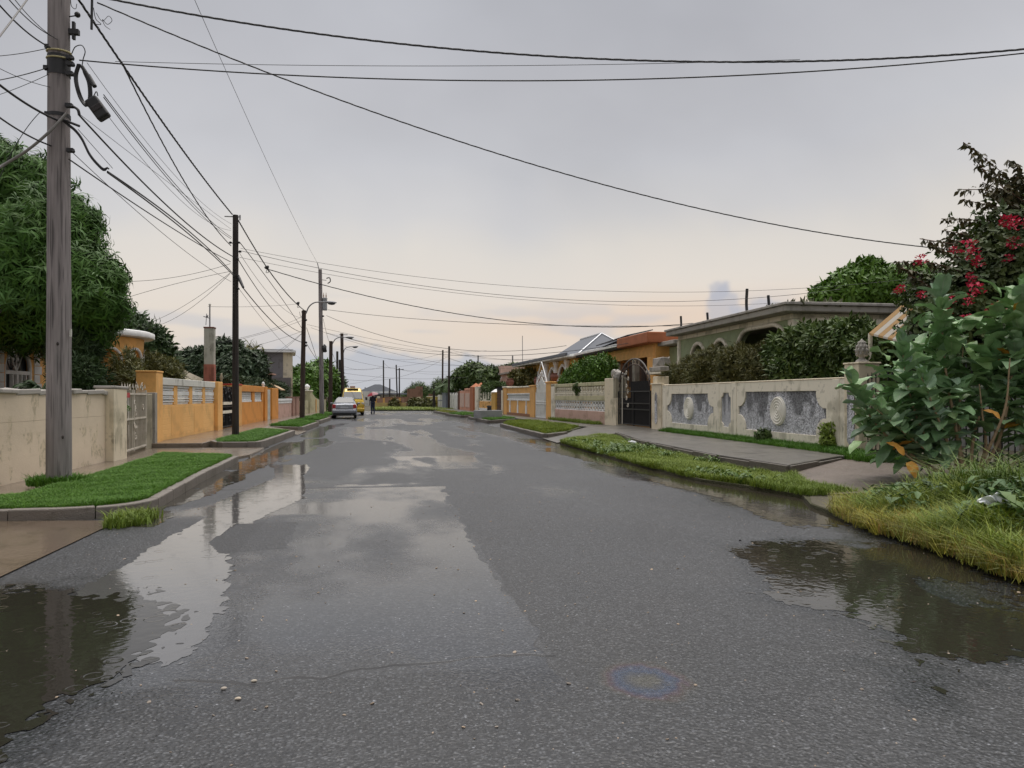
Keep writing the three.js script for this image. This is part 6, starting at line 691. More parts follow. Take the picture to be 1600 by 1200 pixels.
function proj(p) { const d = depthOf(p); return [800 + (1200 * (p.x * ca + p.z * sa)) / d, 620 - (1200 * (p.y - EYE)) / d]; }
function wirePts(P, Q, via, n = 24) { let S = 0.15; if (via) { let lo = 0, hi = 1; const x0 = proj(P)[0], x1 = proj(Q)[0]; for (let k = 0; k < 40; k++) { const m = (lo + hi) / 2, x = proj(P.clone().lerp(Q, m))[0]; if ((x < via[0]) === (x0 < x1)) lo = m; else hi = m; } const t = clamp(lo, 0.05, 0.95), p = P.clone().lerp(Q, t), y = EYE + (depthOf(p) * (620 - via[1])) / 1200; S = (p.y - y) / (4 * t * (1 - t)); } const pts = []; for (let k = 0; k <= n; k++) { const t = k / n, p = P.clone().lerp(Q, t); p.y -= S * 4 * t * (1 - t); pts.push(p); } return pts; }
function wire(label, P, Q, via, r = 0.008, opt = {}) { const pts = wirePts(P, Q, via, 30), c = new THREE.CatmullRomCurve3(pts), gs = []; if (opt.twist) { for (const ph of [0, 2.09, 4.19]) { const q = [], n = 160; for (let k = 0; k <= n; k++) { const u = k / n, p = c.getPointAt(u), a = ph + u * c.getLength() * opt.twist; q.push(p.add(V(Math.cos(a) * r, Math.sin(a) * r, Math.cos(a + 1) * r * 0.5))); } gs.push(new THREE.TubeGeometry(new THREE.CatmullRomCurve3(q), 200, r * 0.8, 4)); } } else gs.push(new THREE.TubeGeometry(c, opt.seg ?? 40, r, 5)); const m = part(opt.name ?? 'overhead_wire', gs, opt.mat ?? K.cable); return tag(m, label, opt.cat ?? 'wire', opt.group); }
const d1 = depthOf(P1), d2 = depthOf(P2), d3 = depthOf(P3), d4 = depthOf(P4), d5 = depthOf(P5);
const p1 = (x, y, z = -0.15) => at(x, y, d1 + z), p2 = (x, y, z = 0) => at(x, y, d2 + z), p3 = (x, y) => at(x, y, d3), p4 = (x, y) => at(x, y, d4), p5 = (x, y) => at(x, y, d5);
// along the left, nearest pole to second pole
wire('thick twisted black cable from the nearest pole down to the second pole top', p1(118, -8), p2(363, 335), [215, 135], 0.013, { twist: 9, name: 'overhead_cable', cat: 'cable' });
wire('thinner black wire branching off below the thick twisted cable towards the second pole', at(190, 97, 13.6), p2(361, 384), [255, 225], 0.009, { twist: 6 });
wire('black cable from the hooked arm of the nearest pole to the second pole', p1(124, 180), p2(366, 402), [250, 311], 0.016, { name: 'overhead_cable', cat: 'cable' });
wire('upper strand of paired heavy black cables between nearest and second pole', p1(168, 268), p2(368, 432), [240, 318], 0.014, { name: 'overhead_cable', cat: 'cable' });
wire('lower strand of paired heavy black cables between nearest and second pole', p1(168, 269.5), p2(368, 434), [240, 322], 0.014, { name: 'overhead_cable', cat: 'cable' });
for (const [e, w] of [[0, 'upper'], [2.5, 'lower']]) { const m = part('cable_tail', [tube([p1(94, 183 + e), p1(106, 193 + e), p1(118, 203 + e), p1(128, 216 + e), p1(140, 240 + e), p1(152, 255 + e), p1(163, 264 + e), p1(168, 262), p1(170, 264)], 0.014, 40, 6)], K.cable); tag(m, `heavy ${w} cable tail drooping from the nearest pole to its steel ring`, 'cable'); }
wire('lowest black cable from the right side of the nearest pole to the second pole', p1(108, 249), p2(360, 409), [270, 357], 0.012, { name: 'overhead_cable', cat: 'cable' });
wire('lowest thin wire from a small clamp on the nearest pole to the second pole', p1(111, 236), p2(361, 440), [200, 318], 0.006);
for (const [a, b, v, w] of [[[162, 148], [362, 371], [240, 248], 'upper'], [[162, 152], [361, 373], [236, 248], 'lower']]) wire(`${w} one of two parallel wires from the splice box to the second pole`, p1(...a), p2(...b), v, 0.008);
wire('very thin wire above the splice box running down to the second pole', p1(136, 98), p2(362, 350), [200, 185], 0.0045);
wire('very thin wire below the splice box running down to the second pole', p1(168, 180), p2(361, 360), [250, 280], 0.0045);
wire('very thin wire from the hooked arm of the nearest pole to the second pole', p1(124, 178), p2(361, 358), [190, 229], 0.0045);
wire('small wire with a connector from the nearest pole to the heavy cables', p1(122, 202), p1(176, 263, 1), [153, 237], 0.005);
// from the left out of the frame to the nearest pole
const left = (x, y, d) => at(x, y, d);
for (const [a, b, r, txt] of [[[-60, -70, 9.5], [78, 74], 0.012, 'black cable from the top left corner to the bracket of the nearest pole'], [[-40, -75, 9.5], [84, 58], 0.008, 'wire from the top edge to the nearest pole, second from the right'], [[-30, -80, 9.5], [90, 62], 0.006, 'wire from the top edge to the nearest pole, rightmost'], [[-120, 20, 9], [90, 188], 0.018, 'heavy black cable rising from the left edge to the black wrap of the nearest pole'], [[-120, 76, 9], [80, 228], 0.013, 'lower black cable from the left edge to the left side of the nearest pole'], [[-140, 10, 9], [78, 136], 0.005, 'thin wire from the left edge sloping down to the nearest pole'], [[-140, 75, 14], [76, 75], 0.006, 'level thin wire from the left edge to the nearest pole'], [[-140, 127, 15], [74, 106], 0.008, 'wire with a small connector rising from the left edge to the nearest pole'], [[-140, 172, 15], [76, 116], 0.005, 'faint wire rising from the left edge, just below the one with the connector']]) wire(txt, left(...a), p1(...b), null, r);
wire('grey cable crossing the top left corner behind the other wires', left(-60, 130, 9), left(70, -40, 11), [20, 30], 0.012, { mat: K.cableGrey });
{ const m = part('stay_strut', [tube([left(-40, 285, 10.4), p1(0, 261, -0.3), p1(45, 233, -0.3), p1(80, 203, -0.3), p1(104, 177, -0.2)], 0.022, 30, 7)], K.cableGrey); tag(m, 'pale grey curved service conduit from the left edge to the nearest pole', 'conduit'); }
wire('thin dark wire hanging from the heavy cable at the left of the nearest pole', p1(62, 176), left(-10, 300, 12), [30, 218], 0.006);
{ const m = part('wire_tangle', [tube([p1(150, 20), p1(160, 33), p1(170, 25), p1(175, 32), p1(168, 38), p1(160, 30), p1(164, 40), p1(172, 46)], 0.005, 60, 4), tube([p1(146, 12), p1(150, 30), p1(158, 38), p1(150, 38)], 0.006, 30, 4), tube([p1(110, -4), p1(112, 10), p1(118, 14), p1(120, 6)], 0.006, 20, 4)], K.cable); tag(m, 'tangle of loose thin wire loops near the top edge beside the nearest pole', 'wire'); }
// over the street to the right
wire('topmost twisted cable crossing the whole sky from the nearest pole to the right edge', p1(150, -6), at(1680, 69, 12), [800, 84], 0.012, { twist: 10, name: 'overhead_cable', cat: 'cable' });
wire('black cable crossing the sky just below the topmost twisted one, sagging in the middle', p1(124, 94), at(1680, 74, 12), [760, 126], 0.011, { name: 'overhead_cable', cat: 'cable' });
wire('thin nearly straight wire between the two long cables crossing the sky', p1(180, 96), at(1250, 93, 12), [620, 103], 0.0045);
wire('long wire sloping from the nearest pole down across the sky to the bougainvillea', p1(152, 4), at(1500, 391, 17), [700, 215], 0.008, { twist: 8 });
wire('high primary wire descending steeply from the top edge to the transformer pole pin', at(278, -60, 17), p4(496, 411), [400, 215], 0.007);
// second pole to third and fourth
wire('upper span of the spliced twisted cable between second and third pole', p2(370, 340), at(417, 418, 33), [395, 383], 0.014, { twist: 7, name: 'overhead_cable', cat: 'cable' });
wire('lower span of the spliced twisted cable between second and third pole', at(417, 418, 33), p3(477, 486), [445, 455], 0.016, { twist: 7, name: 'overhead_cable', cat: 'cable' });
for (const [x, y, d, w] of [[417.5, 418, 33, 'upper'], [466, 474, 42, 'lower']]) { const m = part('cable_splice', [wob(ball(0, 0, 0, 0.09, 1, 10, 8), 0.08, 12), tube([V(0, -0.05, 0), V(0.06, -0.2, 0), V(-0.05, -0.22, 0), V(0.02, -0.05, 0)], 0.012, 16, 4)], K.cable); m.position.copy(at(x, y, d)); tag(m, `${w} knotted black splice on the twisted cable between the second and third poles`, 'cable splice'); }
wire('dark cable from the second pole clamp sloping to the third pole', p2(375, 379), p3(471, 512), [425, 445], 0.014);
wire('dark cable from the middle of the second pole to the third pole, with a kink', p2(372, 405), p3(471, 519), [412, 466], 0.014);
wire('low heavy cable from the sleeve on the second pole to the third pole', p2(380, 450), p3(472, 535), [425, 502], 0.018, { name: 'overhead_cable', cat: 'cable' });
wire('faint wire from the second pole to below the arm of the lamp pole', p2(374, 395), p3(473, 497), [430, 470], 0.007);
wire('faint low wire from the second pole passing behind the lamp pole', p2(374, 452), at(470, 560, 60), [425, 517], 0.007);
wire('wire from the third pole dropping towards the fifth pole', p3(478, 535), p5(516, 585), [495, 562], 0.014);
wire('wire from the third pole towards the foot of the fourth pole', p3(479, 512), p4(502, 585), [490, 545], 0.014);
wire('wire from the transformer pole down to the fifth pole', p4(505, 498), p5(515, 536), null, 0.012);
wire('wire from the fifth pole to the far lamp pole', p5(517, 545), at(534, 585, 76), null, 0.014);
// house drops on the left
for (const [a, b, d, v, txt] of [[[360, 412], [190, 440], 25, [280, 432], 'house wire from the second pole to the mango tree, topmost'], [[360, 424], [195, 466], 26, [280, 442], 'house wire from the second pole to the mango tree, lower'], [[360, 426], [222, 508], 34, [300, 470], 'house wire from the second pole down to the roofs, upper'], [[359, 428], [225, 514], 34, [300, 480], 'house wire from the second pole down to the roofs, lower']]) wire(txt, p2(...a), at(b[0], b[1], d), v, 0.007);
wire('level wire from the antenna on the chimney post to the twisted cable', at(325, 479, 34.2), at(464, 475, 42), [400, 479], 0.008);
for (const [a, b, d, v] of [[[474, 494], [330, 536], 36, [400, 522]], [[474, 500], [255, 545], 50, [400, 524]], [[471, 518], [300, 555], 55, [400, 540]], [[471, 521], [400, 565], 56, [440, 545]], [[471, 522], [380, 572], 56, [430, 555]]]) wire('thin house wire fanning out left from the third pole', p3(...a), at(b[0], b[1], d), v, 0.008, { group: 'house wires fanning out from the third pole' });
// over the street from the second, third and fourth poles to the houses on the right
for (const [A, b, d, v, r, txt] of [[p2(376, 388), [1420, 436], 26, [900, 453], 0.006, 'upper of two long thin wires from the second pole to the right'], [p2(377, 392), [1312, 452], 28, [900, 469], 0.008, 'lower of two long thin wires from the second pole to the right'], [p2(374, 402), [1260, 470], 30, [870, 472], 0.006, 'thin wire ending above the corner of the green house roof'], [p2(420, 421), [1083, 505], 33, [700, 488], 0.009, 'twisted service wire from the second pole to the post on the green house roof'], [p4(512, 484), [1063, 509], 38, [760, 505], 0.009, 'service wire from the transformer pole to the roof of the green house'], [p4(510, 493), [885, 540], 50, [640, 535], 0.009, 'service wire from the transformer pole down to the grey gabled roof'], [p3(480, 507), [830, 565], 62, [640, 541], 0.008, 'service wire from the third pole to the yellow house roof'], [p3(486, 512), [805, 575], 64, [600, 548], 0.008, 'service wire from the third pole to the pinkish building'], [p5(541, 528), [1030, 528], 38, [740, 556], 0.009, 'wire from the fifth pole lamp to the orange house roof']]) wire(txt, A, at(b[0], b[1], d), v, r, r > 0.008 ? { twist: 5 } : {});
{ const r = rng(91), list = [[[538, 540, 76], [701, 548, 84], [620, 562]], [[538, 545, 76], [830, 566, 64], [680, 570]], [[536, 578, 76], [691, 562, 92], [600, 575]], [[536, 592, 76], [701, 556, 84], [620, 590]], [[537, 583, 76], [800, 580, 80], [650, 592]], [[538, 560, 76], [760, 572, 110], [650, 580]], [[701, 545, 84], [835, 562, 64], [770, 560]], [[701, 550, 84], [905, 552, 52], [800, 562]], [[691, 555, 92], [800, 578, 80], [745, 572]], [[530, 570, 80], [599, 572, 98], [565, 578]], [[599, 566, 98], [621, 574, 120], [610, 575]], [[624, 577, 120], [747, 578, 110], [690, 585]], [[522, 600, 78], [600, 585, 98], [560, 598]], [[510, 520, 57], [760, 548, 70], [640, 546]], [[701, 560, 84], [880, 556, 55], [790, 572]]]; for (const [a, b, v] of list) wire('far thin wire crossing the street low over the houses', at(...a), at(...b), v, 0.011, { group: 'far thin wires crossing the street', seg: 16 }); }
// ---------------------------------------------------------------- vehicles and the person
function loftBody(st, n = 14) {   // st: [z, halfWidthBottom, halfWidthBelt, halfWidthRoof, yBottom, yBelt, yRoof]; a closed skin of rounded sections
  const rings = st.map(([z, wb, wm, wr, yb, ym, yr]) => { const R = [[0, yb], [wb * 0.85, yb], [wb, yb + 0.06], [wm, mixN(yb, ym, 0.55)], [wm * 0.99, ym - 0.06], [mixN(wm, wr, yr > ym + 0.05 ? 0.1 : 0.15), ym], [mixN(wm, wr, 0.55), mixN(ym, yr, 0.5)], [wr, yr - Math.min(0.08, (yr - ym) * 0.4)], [wr * 0.8, yr], [0, yr + 0.015]]; return [...R.map(([x, y]) => V(x, y, z)), ...R.slice(1, -1).reverse().map(([x, y]) => V(-x, y, z))]; });
  const m = rings[0].length, pos = [], idx = []; rings.forEach((r) => r.forEach((p) => pos.push(p.x, p.y, p.z))); for (let i = 0; i + 1 < rings.length; i++) for (let k = 0; k < m; k++) { const a = i * m + k, b = i * m + (k + 1) % m; idx.push(a, b, a + m, b, b + m, a + m); }
  for (const [e, f] of [[0, 0], [rings.length - 1, 1]]) { const c = pos.length / 3, q = rings[e].reduce((s, p) => s.add(p), V(0, 0, 0)).divideScalar(m); pos.push(q.x, q.y, q.z); for (let k = 0; k < m; k++) { const a = e * m + k, b = e * m + (k + 1) % m; f ? idx.push(c, a, b) : idx.push(c, b, a); } }
  const g = new THREE.BufferGeometry(); g.setAttribute('position', new THREE.Float32BufferAttribute(pos, 3)); g.setIndex(idx); g.computeVertexNormals(); return g;
}
function quad(a, b, c, d, th = 0.012) { const n = b.clone().sub(a).cross(d.clone().sub(a)).normalize().multiplyScalar(th), v = [a, b, c, d], w = v.map((p) => p.clone().sub(n)), F = [0, 1, 2, 0, 2, 3].map((i) => v[i]).concat([0, 2, 1, 0, 3, 2].map((i) => w[i])); for (let e = 0; e < 4; e++) { const f = (e + 1) % 4; F.push(v[e], w[e], w[f], v[e], w[f], v[f]); } const g = new THREE.BufferGeometry(); g.setAttribute('position', new THREE.Float32BufferAttribute(F.flatMap((p) => [p.x, p.y, p.z]), 3)); g.computeVertexNormals(); return g; }
function wheels(t, list, R, w, y) { for (const [x, z] of list) { const g = part('wheel', [new THREE.TorusGeometry(R - 0.07, 0.085, 8, 24).rotateY(Math.PI / 2).scale(w / 0.17, 1, 1).translate(x, y, z), new THREE.CylinderGeometry(R - 0.06, R - 0.06, w * 0.8, 24).rotateZ(Math.PI / 2).translate(x, y, z)], K.rubber, t); part('rim', [lathe([[0, 0.03], [0.06, 0.03], [0.14, 0.0], [R - 0.1, 0.02], [R - 0.09, 0]], 0, 0, 0, 16).rotateZ(x > 0 ? -Math.PI / 2 : Math.PI / 2).translate(x + Math.sign(x) * w * 0.45, y, z)], K.steel, g); } }
const carPaint = (rgb) => new THREE.MeshPhysicalMaterial({ color: new THREE.Color().setRGB(...rgb), roughness: 0.35, metalness: 0.3, clearcoat: 1, clearcoatRoughness: 0.05 });
{ // silver saloon seen from behind; local -z is its front, +z its rear
  const pos = at(539, 650, 54.3).setY(0.005), t = thing('car', 'silver saloon car parked at the left kerb in front of the yellow van', 'car', pos.toArray(), 0.03), m = carPaint([0.2, 0.215, 0.25]);
  part('body', [loftBody([[2.14, 0.72, 0.74, 0.66, 0.34, 0.72, 0.9], [2.1, 0.78, 0.8, 0.7, 0.24, 0.78, 1.0], [1.9, 0.82, 0.84, 0.72, 0.22, 0.86, 1.04], [1.55, 0.83, 0.85, 0.68, 0.22, 0.92, 1.08], [1.0, 0.84, 0.85, 0.56, 0.22, 0.94, 1.4], [0.5, 0.84, 0.85, 0.57, 0.22, 0.94, 1.47], [-0.3, 0.84, 0.85, 0.57, 0.22, 0.94, 1.46], [-0.8, 0.84, 0.85, 0.56, 0.22, 0.93, 1.36], [-1.35, 0.83, 0.84, 0.64, 0.22, 0.9, 1.0], [-1.9, 0.8, 0.8, 0.6, 0.24, 0.78, 0.86], [-2.1, 0.68, 0.68, 0.5, 0.3, 0.62, 0.7]])], m, t);
  part('rear_window', [quad(V(-0.62, 1.1, 1.6), V(0.62, 1.1, 1.6), V(0.5, 1.41, 1.07), V(-0.5, 1.41, 1.07), 0.03)], K.glass, t);
  for (const s of [-1, 1]) { part('side_window', [quad(V(s * 0.80, 0.99, 0.95), V(s * 0.8, 0.99, -0.9), V(s * 0.63, 1.34, -0.6), V(s * 0.63, 1.34, 0.7), s * 0.02)], K.glass, t); part('tail_light', [new RoundedBoxGeometry(0.24, 0.28, 0.3, 2, 0.05).translate(s * 0.68, 0.84, 2.0)], col([0.35, 0.012, 0.02], { roughness: 0.15 }), t); part('reflector', [new RoundedBoxGeometry(0.22, 0.08, 0.12, 2, 0.02).translate(s * 0.68, 0.66, 2.09)], col([0.7, 0.6, 0.6], { roughness: 0.15 }), t); part('wing_mirror', [new RoundedBoxGeometry(0.2, 0.13, 0.1, 2, 0.03).translate(s * 0.95, 1.02, -0.75)], m, t); }
  part('bumper', [new RoundedBoxGeometry(1.62, 0.26, 0.3, 3, 0.08).translate(0, 0.5, 2.08)], m, t); part('lower_valance', [new RoundedBoxGeometry(1.5, 0.16, 0.3, 2, 0.04).translate(0, 0.3, 2.05)], K.rubber, t);
  part('number_plate', [bx(-0.26, 0.26, 0.72, 0.84, 2.145, 2.16)], col([0.45, 0.47, 0.5]), t); part('chrome_strip', [bx(-0.4, 0.4, 0.88, 0.91, 2.1, 2.15)], K.steel, t);
  wheels(t, [[-0.72, 1.3], [0.72, 1.3], [-0.72, -1.25], [0.72, -1.25]], 0.31, 0.19, 0.31); part('exhaust', [rod(V(0.5, 0.26, 2.0), V(0.5, 0.26, 2.22), 0.03)], K.steelDull, t);
}
{ // yellow high roofed van facing the camera; local +z is its front
  const pos = at(550.5, 648, 64).setY(0.005), t = thing('van', 'yellow high roofed minibus behind the silver car, facing the street', 'van', pos.toArray(), 0.06), m = carPaint([0.55, 0.36, 0.015]);
  part('body', [loftBody([[2.32, 0.8, 0.82, 0.7, 0.32, 0.8, 0.95], [2.26, 0.88, 0.9, 0.8, 0.24, 0.9, 1.15], [2.05, 0.92, 0.93, 0.78, 0.22, 1.05, 1.4], [1.6, 0.93, 0.94, 0.74, 0.22, 1.1, 1.92], [1.3, 0.93, 0.94, 0.72, 0.22, 1.1, 2.14], [0.9, 0.93, 0.94, 0.7, 0.22, 1.1, 2.24], [-2.2, 0.93, 0.94, 0.7, 0.22, 1.1, 2.24], [-2.35, 0.9, 0.9, 0.66, 0.28, 1.1, 2.1]])], m, t);
  part('windscreen', [quad(V(-0.76, 1.34, 2.16), V(0.76, 1.34, 2.16), V(0.68, 1.9, 1.7), V(-0.68, 1.9, 1.7), 0.04)], K.glass, t); part('roof_scoop', [new RoundedBoxGeometry(0.9, 0.09, 0.3, 2, 0.03).translate(0, 2.12, 1.38)], K.rubber, t); part('roof_sign', [new RoundedBoxGeometry(0.42, 0.13, 0.16, 2, 0.03).translate(0, 2.31, 1.0)], K.pinkBrown, t);
  for (const s of [-1, 1]) { part('headlight', [new RoundedBoxGeometry(0.34, 0.26, 0.2, 2, 0.06).translate(s * 0.7, 0.92, 2.2)], col([0.35, 0.37, 0.4], { roughness: 0.1 }), t); part('indicator', [new RoundedBoxGeometry(0.2, 0.16, 0.12, 2, 0.03).translate(s * 0.76, 0.62, 2.26)], col([0.6, 0.16, 0.01], { roughness: 0.2 }), t); part('side_window', [quad(V(s * 0.9, 1.18, 1.3), V(s * 0.9, 1.18, -2.1), V(s * 0.81, 1.75, -2.1), V(s * 0.81, 1.75, 1.3), s * -0.02)], K.glass, t); part('wing_mirror', [new RoundedBoxGeometry(0.16, 0.26, 0.1, 2, 0.03).translate(s * 1.08, 1.35, 1.75)], K.rubber, t); }
  part('grille', [bx(-0.4, 0.4, 0.78, 0.95, 2.3, 2.34)], K.rubber, t); part('bumper', [new RoundedBoxGeometry(1.82, 0.3, 0.25, 3, 0.08).translate(0, 0.46, 2.24)], m, t); part('wiper', [rod(V(-0.1, 1.24, 2.06), V(0.45, 1.4, 1.98), 0.015)], K.whiteDirty, t);
  wheels(t, [[-0.8, 1.5], [0.8, 1.5], [-0.8, -1.4], [0.8, -1.4]], 0.33, 0.2, 0.33);
}
function field(bones, lo, hi, res, k = 0.03, inflate = 0) {   // smooth union of tapered capsules, meshed
  const size = hi.clone().sub(lo), S = Math.max(size.x, size.y, size.z), mc = new MarchingCubes(res, new THREE.MeshBasicMaterial(), false, false, 60000); mc.isolation = 0;
  const c = lo.clone().add(hi).multiplyScalar(0.5), p = V(0, 0, 0), ab = V(0, 0, 0), ap = V(0, 0, 0);
  for (let z = 0; z < res; z++) for (let y = 0; y < res; y++) for (let x = 0; x < res; x++) { p.set(c.x + ((x / res) * 2 - 1) * S / 2, c.y + ((y / res) * 2 - 1) * S / 2, c.z + ((z / res) * 2 - 1) * S / 2); let d = 9; for (const [a, b, ra, rb] of bones) { ab.subVectors(b, a); ap.subVectors(p, a); const t = clamp(ap.dot(ab) / Math.max(1e-6, ab.lengthSq())), q = ap.addScaledVector(ab, -t).length() - mixN(ra, rb, t) - inflate; const h = Math.max(k - Math.abs(d - q), 0) / k; d = Math.min(d, q) - h * h * k * 0.25; } mc.field[z * res * res + y * res + x] = -d; }
  mc.update(); const n = mc.count, g = new THREE.BufferGeometry(); g.setAttribute('position', new THREE.BufferAttribute(new Float32Array(mc.positionArray.slice(0, n * 3)), 3)); g.setAttribute('normal', new THREE.BufferAttribute(new Float32Array(mc.normalArray.slice(0, n * 3)), 3)); g.scale(S / 2, S / 2, S / 2).translate(c.x, c.y, c.z); return g;
}
{ // person walking away under an umbrella
  const pos = at(582.5, 645.6, 70.4).setY(0.005), t = thing('person', 'person in a dark top and blue jeans walking with an umbrella near the van', 'person', pos.toArray(), Math.PI + 0.3);
  const J = { hipL: V(0.09, 0.9, 0), hipR: V(-0.09, 0.9, 0), kneeL: V(0.1, 0.49, 0.06), kneeR: V(-0.1, 0.48, 0.0), ankL: V(0.11, 0.08, -0.02), ankR: V(-0.1, 0.08, -0.1), chest: V(0, 1.28, 0.02), neck: V(0, 1.46, 0.01), head: V(0, 1.6, 0.03), shL: V(0.19, 1.39, 0), shR: V(-0.19, 1.39, 0), elL: V(0.27, 1.13, -0.02), elR: V(-0.27, 1.16, 0.08), haL: V(0.27, 0.88, 0.06), haR: V(-0.16, 1.3, 0.26) };
  const torso = [[V(0, 0.94, 0), J.chest, 0.14, 0.15], [J.chest, J.neck, 0.13, 0.065], [J.shL, J.shR, 0.075, 0.075]], arms = [[J.shL, J.elL, 0.058, 0.045], [J.elL, J.haL, 0.043, 0.03], [J.shR, J.elR, 0.058, 0.045], [J.elR, J.haR, 0.043, 0.03]], legs = [[J.hipL, J.kneeL, 0.095, 0.06], [J.kneeL, J.ankL, 0.06, 0.042], [J.hipR, J.kneeR, 0.095, 0.06], [J.kneeR, J.ankR, 0.06, 0.042]];
  const hands = []; for (const [h, dir] of [[J.haL, V(0, -1, 0.15)], [J.haR, V(0.25, 0.4, 0.8)]]) { const dn = dir.clone().normalize(), sd = V(1, 0, 0).cross(dn).normalize(); hands.push([h, h.clone().addScaledVector(dn, 0.08), 0.028, 0.032]); for (let f = 0; f < 4; f++) { const b = h.clone().addScaledVector(dn, 0.09).addScaledVector(sd, (f - 1.5) * 0.02), e = b.clone().addScaledVector(dn, [0.06, 0.075, 0.07, 0.05][f]).add(V(-0.015, 0, 0)); hands.push([b, e, 0.01, 0.008]); } hands.push([h.clone().addScaledVector(dn, 0.03), h.clone().addScaledVector(dn, 0.07).addScaledVector(sd, 0.055), 0.012, 0.009]); }
  const headB = [[J.neck, J.head, 0.055, 0.06], [V(0, 1.6, 0.04), V(0, 1.66, 0.01), 0.085, 0.09], [V(0, 1.54, 0.07), V(0, 1.58, 0.09), 0.04, 0.03], [V(0, 1.59, 0.125), V(0, 1.62, 0.11), 0.014, 0.01], [V(0.088, 1.6, 0.01), V(0.09, 1.64, 0.01), 0.016, 0.018], [V(-0.088, 1.6, 0.01), V(-0.09, 1.64, 0.01), 0.016, 0.018]];
  const feet = [[J.ankL.clone().setY(0.05), V(0.13, 0.035, 0.14), 0.042, 0.034], [J.ankR.clone().setY(0.05), V(-0.11, 0.035, 0.06), 0.042, 0.034]];
  const skin = col([0.1, 0.055, 0.035]); part('body', [field([...torso, ...arms, ...legs, ...hands, ...headB, ...feet], V(-0.45, -0.05, -0.45), V(0.45, 1.85, 0.55), 96, 0.04)], skin, t);
  part('top', [field([...torso, [J.shL, J.elL, 0.06, 0.05], [J.shR, J.elR, 0.06, 0.05]], V(-0.45, 0.75, -0.45), V(0.45, 1.55, 0.5), 48, 0.05, 0.02)], col([0.014, 0.016, 0.024]), t); part('jeans', [field([[V(0.05, 0.97, 0), V(-0.05, 0.97, 0), 0.13, 0.13], ...legs], V(-0.45, 0.02, -0.45), V(0.45, 1.12, 0.5), 56, 0.05, 0.02)], col([0.025, 0.035, 0.075]), t); part('shoes', [field(feet, V(-0.25, -0.02, -0.25), V(0.25, 0.2, 0.3), 40, 0.03, 0.012)], K.rubber, t); part('hair', [ball(0, 1.655, -0.005, 0.105, 1, 14, 10)], K.rubber, t); for (const s of [-1, 1]) part('eye', [ball(s * 0.034, 1.63, 0.112, 0.013)], K.rubber, t); part('mouth', [bx(-0.025, 0.025, 1.553, 1.559, 0.118, 0.126)], col([0.12, 0.03, 0.03]), t);
  // umbrella
  const hand = J.haR.clone().applyAxisAngle(V(0, 1, 0), Math.PI + 0.3).add(pos), u = thing('umbrella', 'open red and pale pink umbrella held by the person near the van', 'umbrella', hand.toArray()); u.rotation.set(0.12, 0, 0.22); const top = 0.62, Rr = 0.56; part('shaft', [rod(V(0, -0.1, 0), V(0, top + 0.06, 0), 0.01)], K.steel, u); part('handle', [tube([V(0, -0.08, 0), V(0, -0.16, 0), V(0.03, -0.2, 0), V(0.06, -0.17, 0)], 0.014, 10, 6)], K.rubber, u);
  for (let k = 0; k < 8; k++) { const a0 = (k / 8) * 6.2832, a1 = ((k + 1) / 8) * 6.2832, pos2 = [], idx = [], n = 6, m = 4; for (let i = 0; i <= n; i++) { const f = i / n, y = top - 0.24 * f * f - 0.02 * f; for (let j = 0; j <= m; j++) { const g = j / m, a = mixN(a0, a1, g), sag = 1 - 0.06 * Math.sin(g * Math.PI) * f; pos2.push(Math.cos(a) * Rr * f * sag, y - 0.02 * Math.sin(g * Math.PI) * f * -1, Math.sin(a) * Rr * f * sag); } if (i < n) for (let j = 0; j < m; j++) { const q = i * 5 + j; idx.push(q, q + 1, q + 5, q + 1, q + 6, q + 5); } } const g = new THREE.BufferGeometry(); g.setAttribute('position', new THREE.Float32BufferAttribute(pos2, 3)); g.setIndex(idx); g.computeVertexNormals(); part('panel', [g], [2, 3, 4, 5].includes(k) ? leafMat([0.3, 0.015, 0.035], 0.7, 0.3) : leafMat([0.45, 0.24, 0.26], 0.7, 0.3), u); part('rib', [rod(V(0, top - 0.01, 0), V(Math.cos(a0) * Rr, top - 0.26, Math.sin(a0) * Rr), 0.005, 0.004, 4)], K.steel, u); }
}
// ---------------------------------------------------------------- grass, weeds and small litter
function tuft(seed, n, h, w, lean, spread) { const r = rng(seed), pos = [], idx = []; for (let k = 0; k < n; k++) { const a = r() * 6.283, q = spread * Math.sqrt(r()), x = q * Math.cos(a), z = q * Math.sin(a), H = h * (0.5 + 0.7 * r()), b = r() * 6.283, l = lean * H * (0.3 + r()), dx = Math.cos(b), dz = Math.sin(b), px = -dz * w / 2, pz = dx * w / 2, o = pos.length / 3; pos.push(x - px, -0.01, z - pz, x + px, -0.01, z + pz, x + dx * l * 0.3 - px * 0.8, H * 0.55, z + dz * l * 0.3 - pz * 0.8, x + dx * l * 0.3 + px * 0.8, H * 0.55, z + dz * l * 0.3 + pz * 0.8, x + dx * l, H * (1 - 0.25 * lean), z + dz * l); idx.push(o, o + 1, o + 2, o + 1, o + 3, o + 2, o + 2, o + 3, o + 4); } const g = new THREE.BufferGeometry(); g.setAttribute('position', new THREE.Float32BufferAttribute(pos, 3)); g.setIndex(idx); g.computeVertexNormals(); return g; }
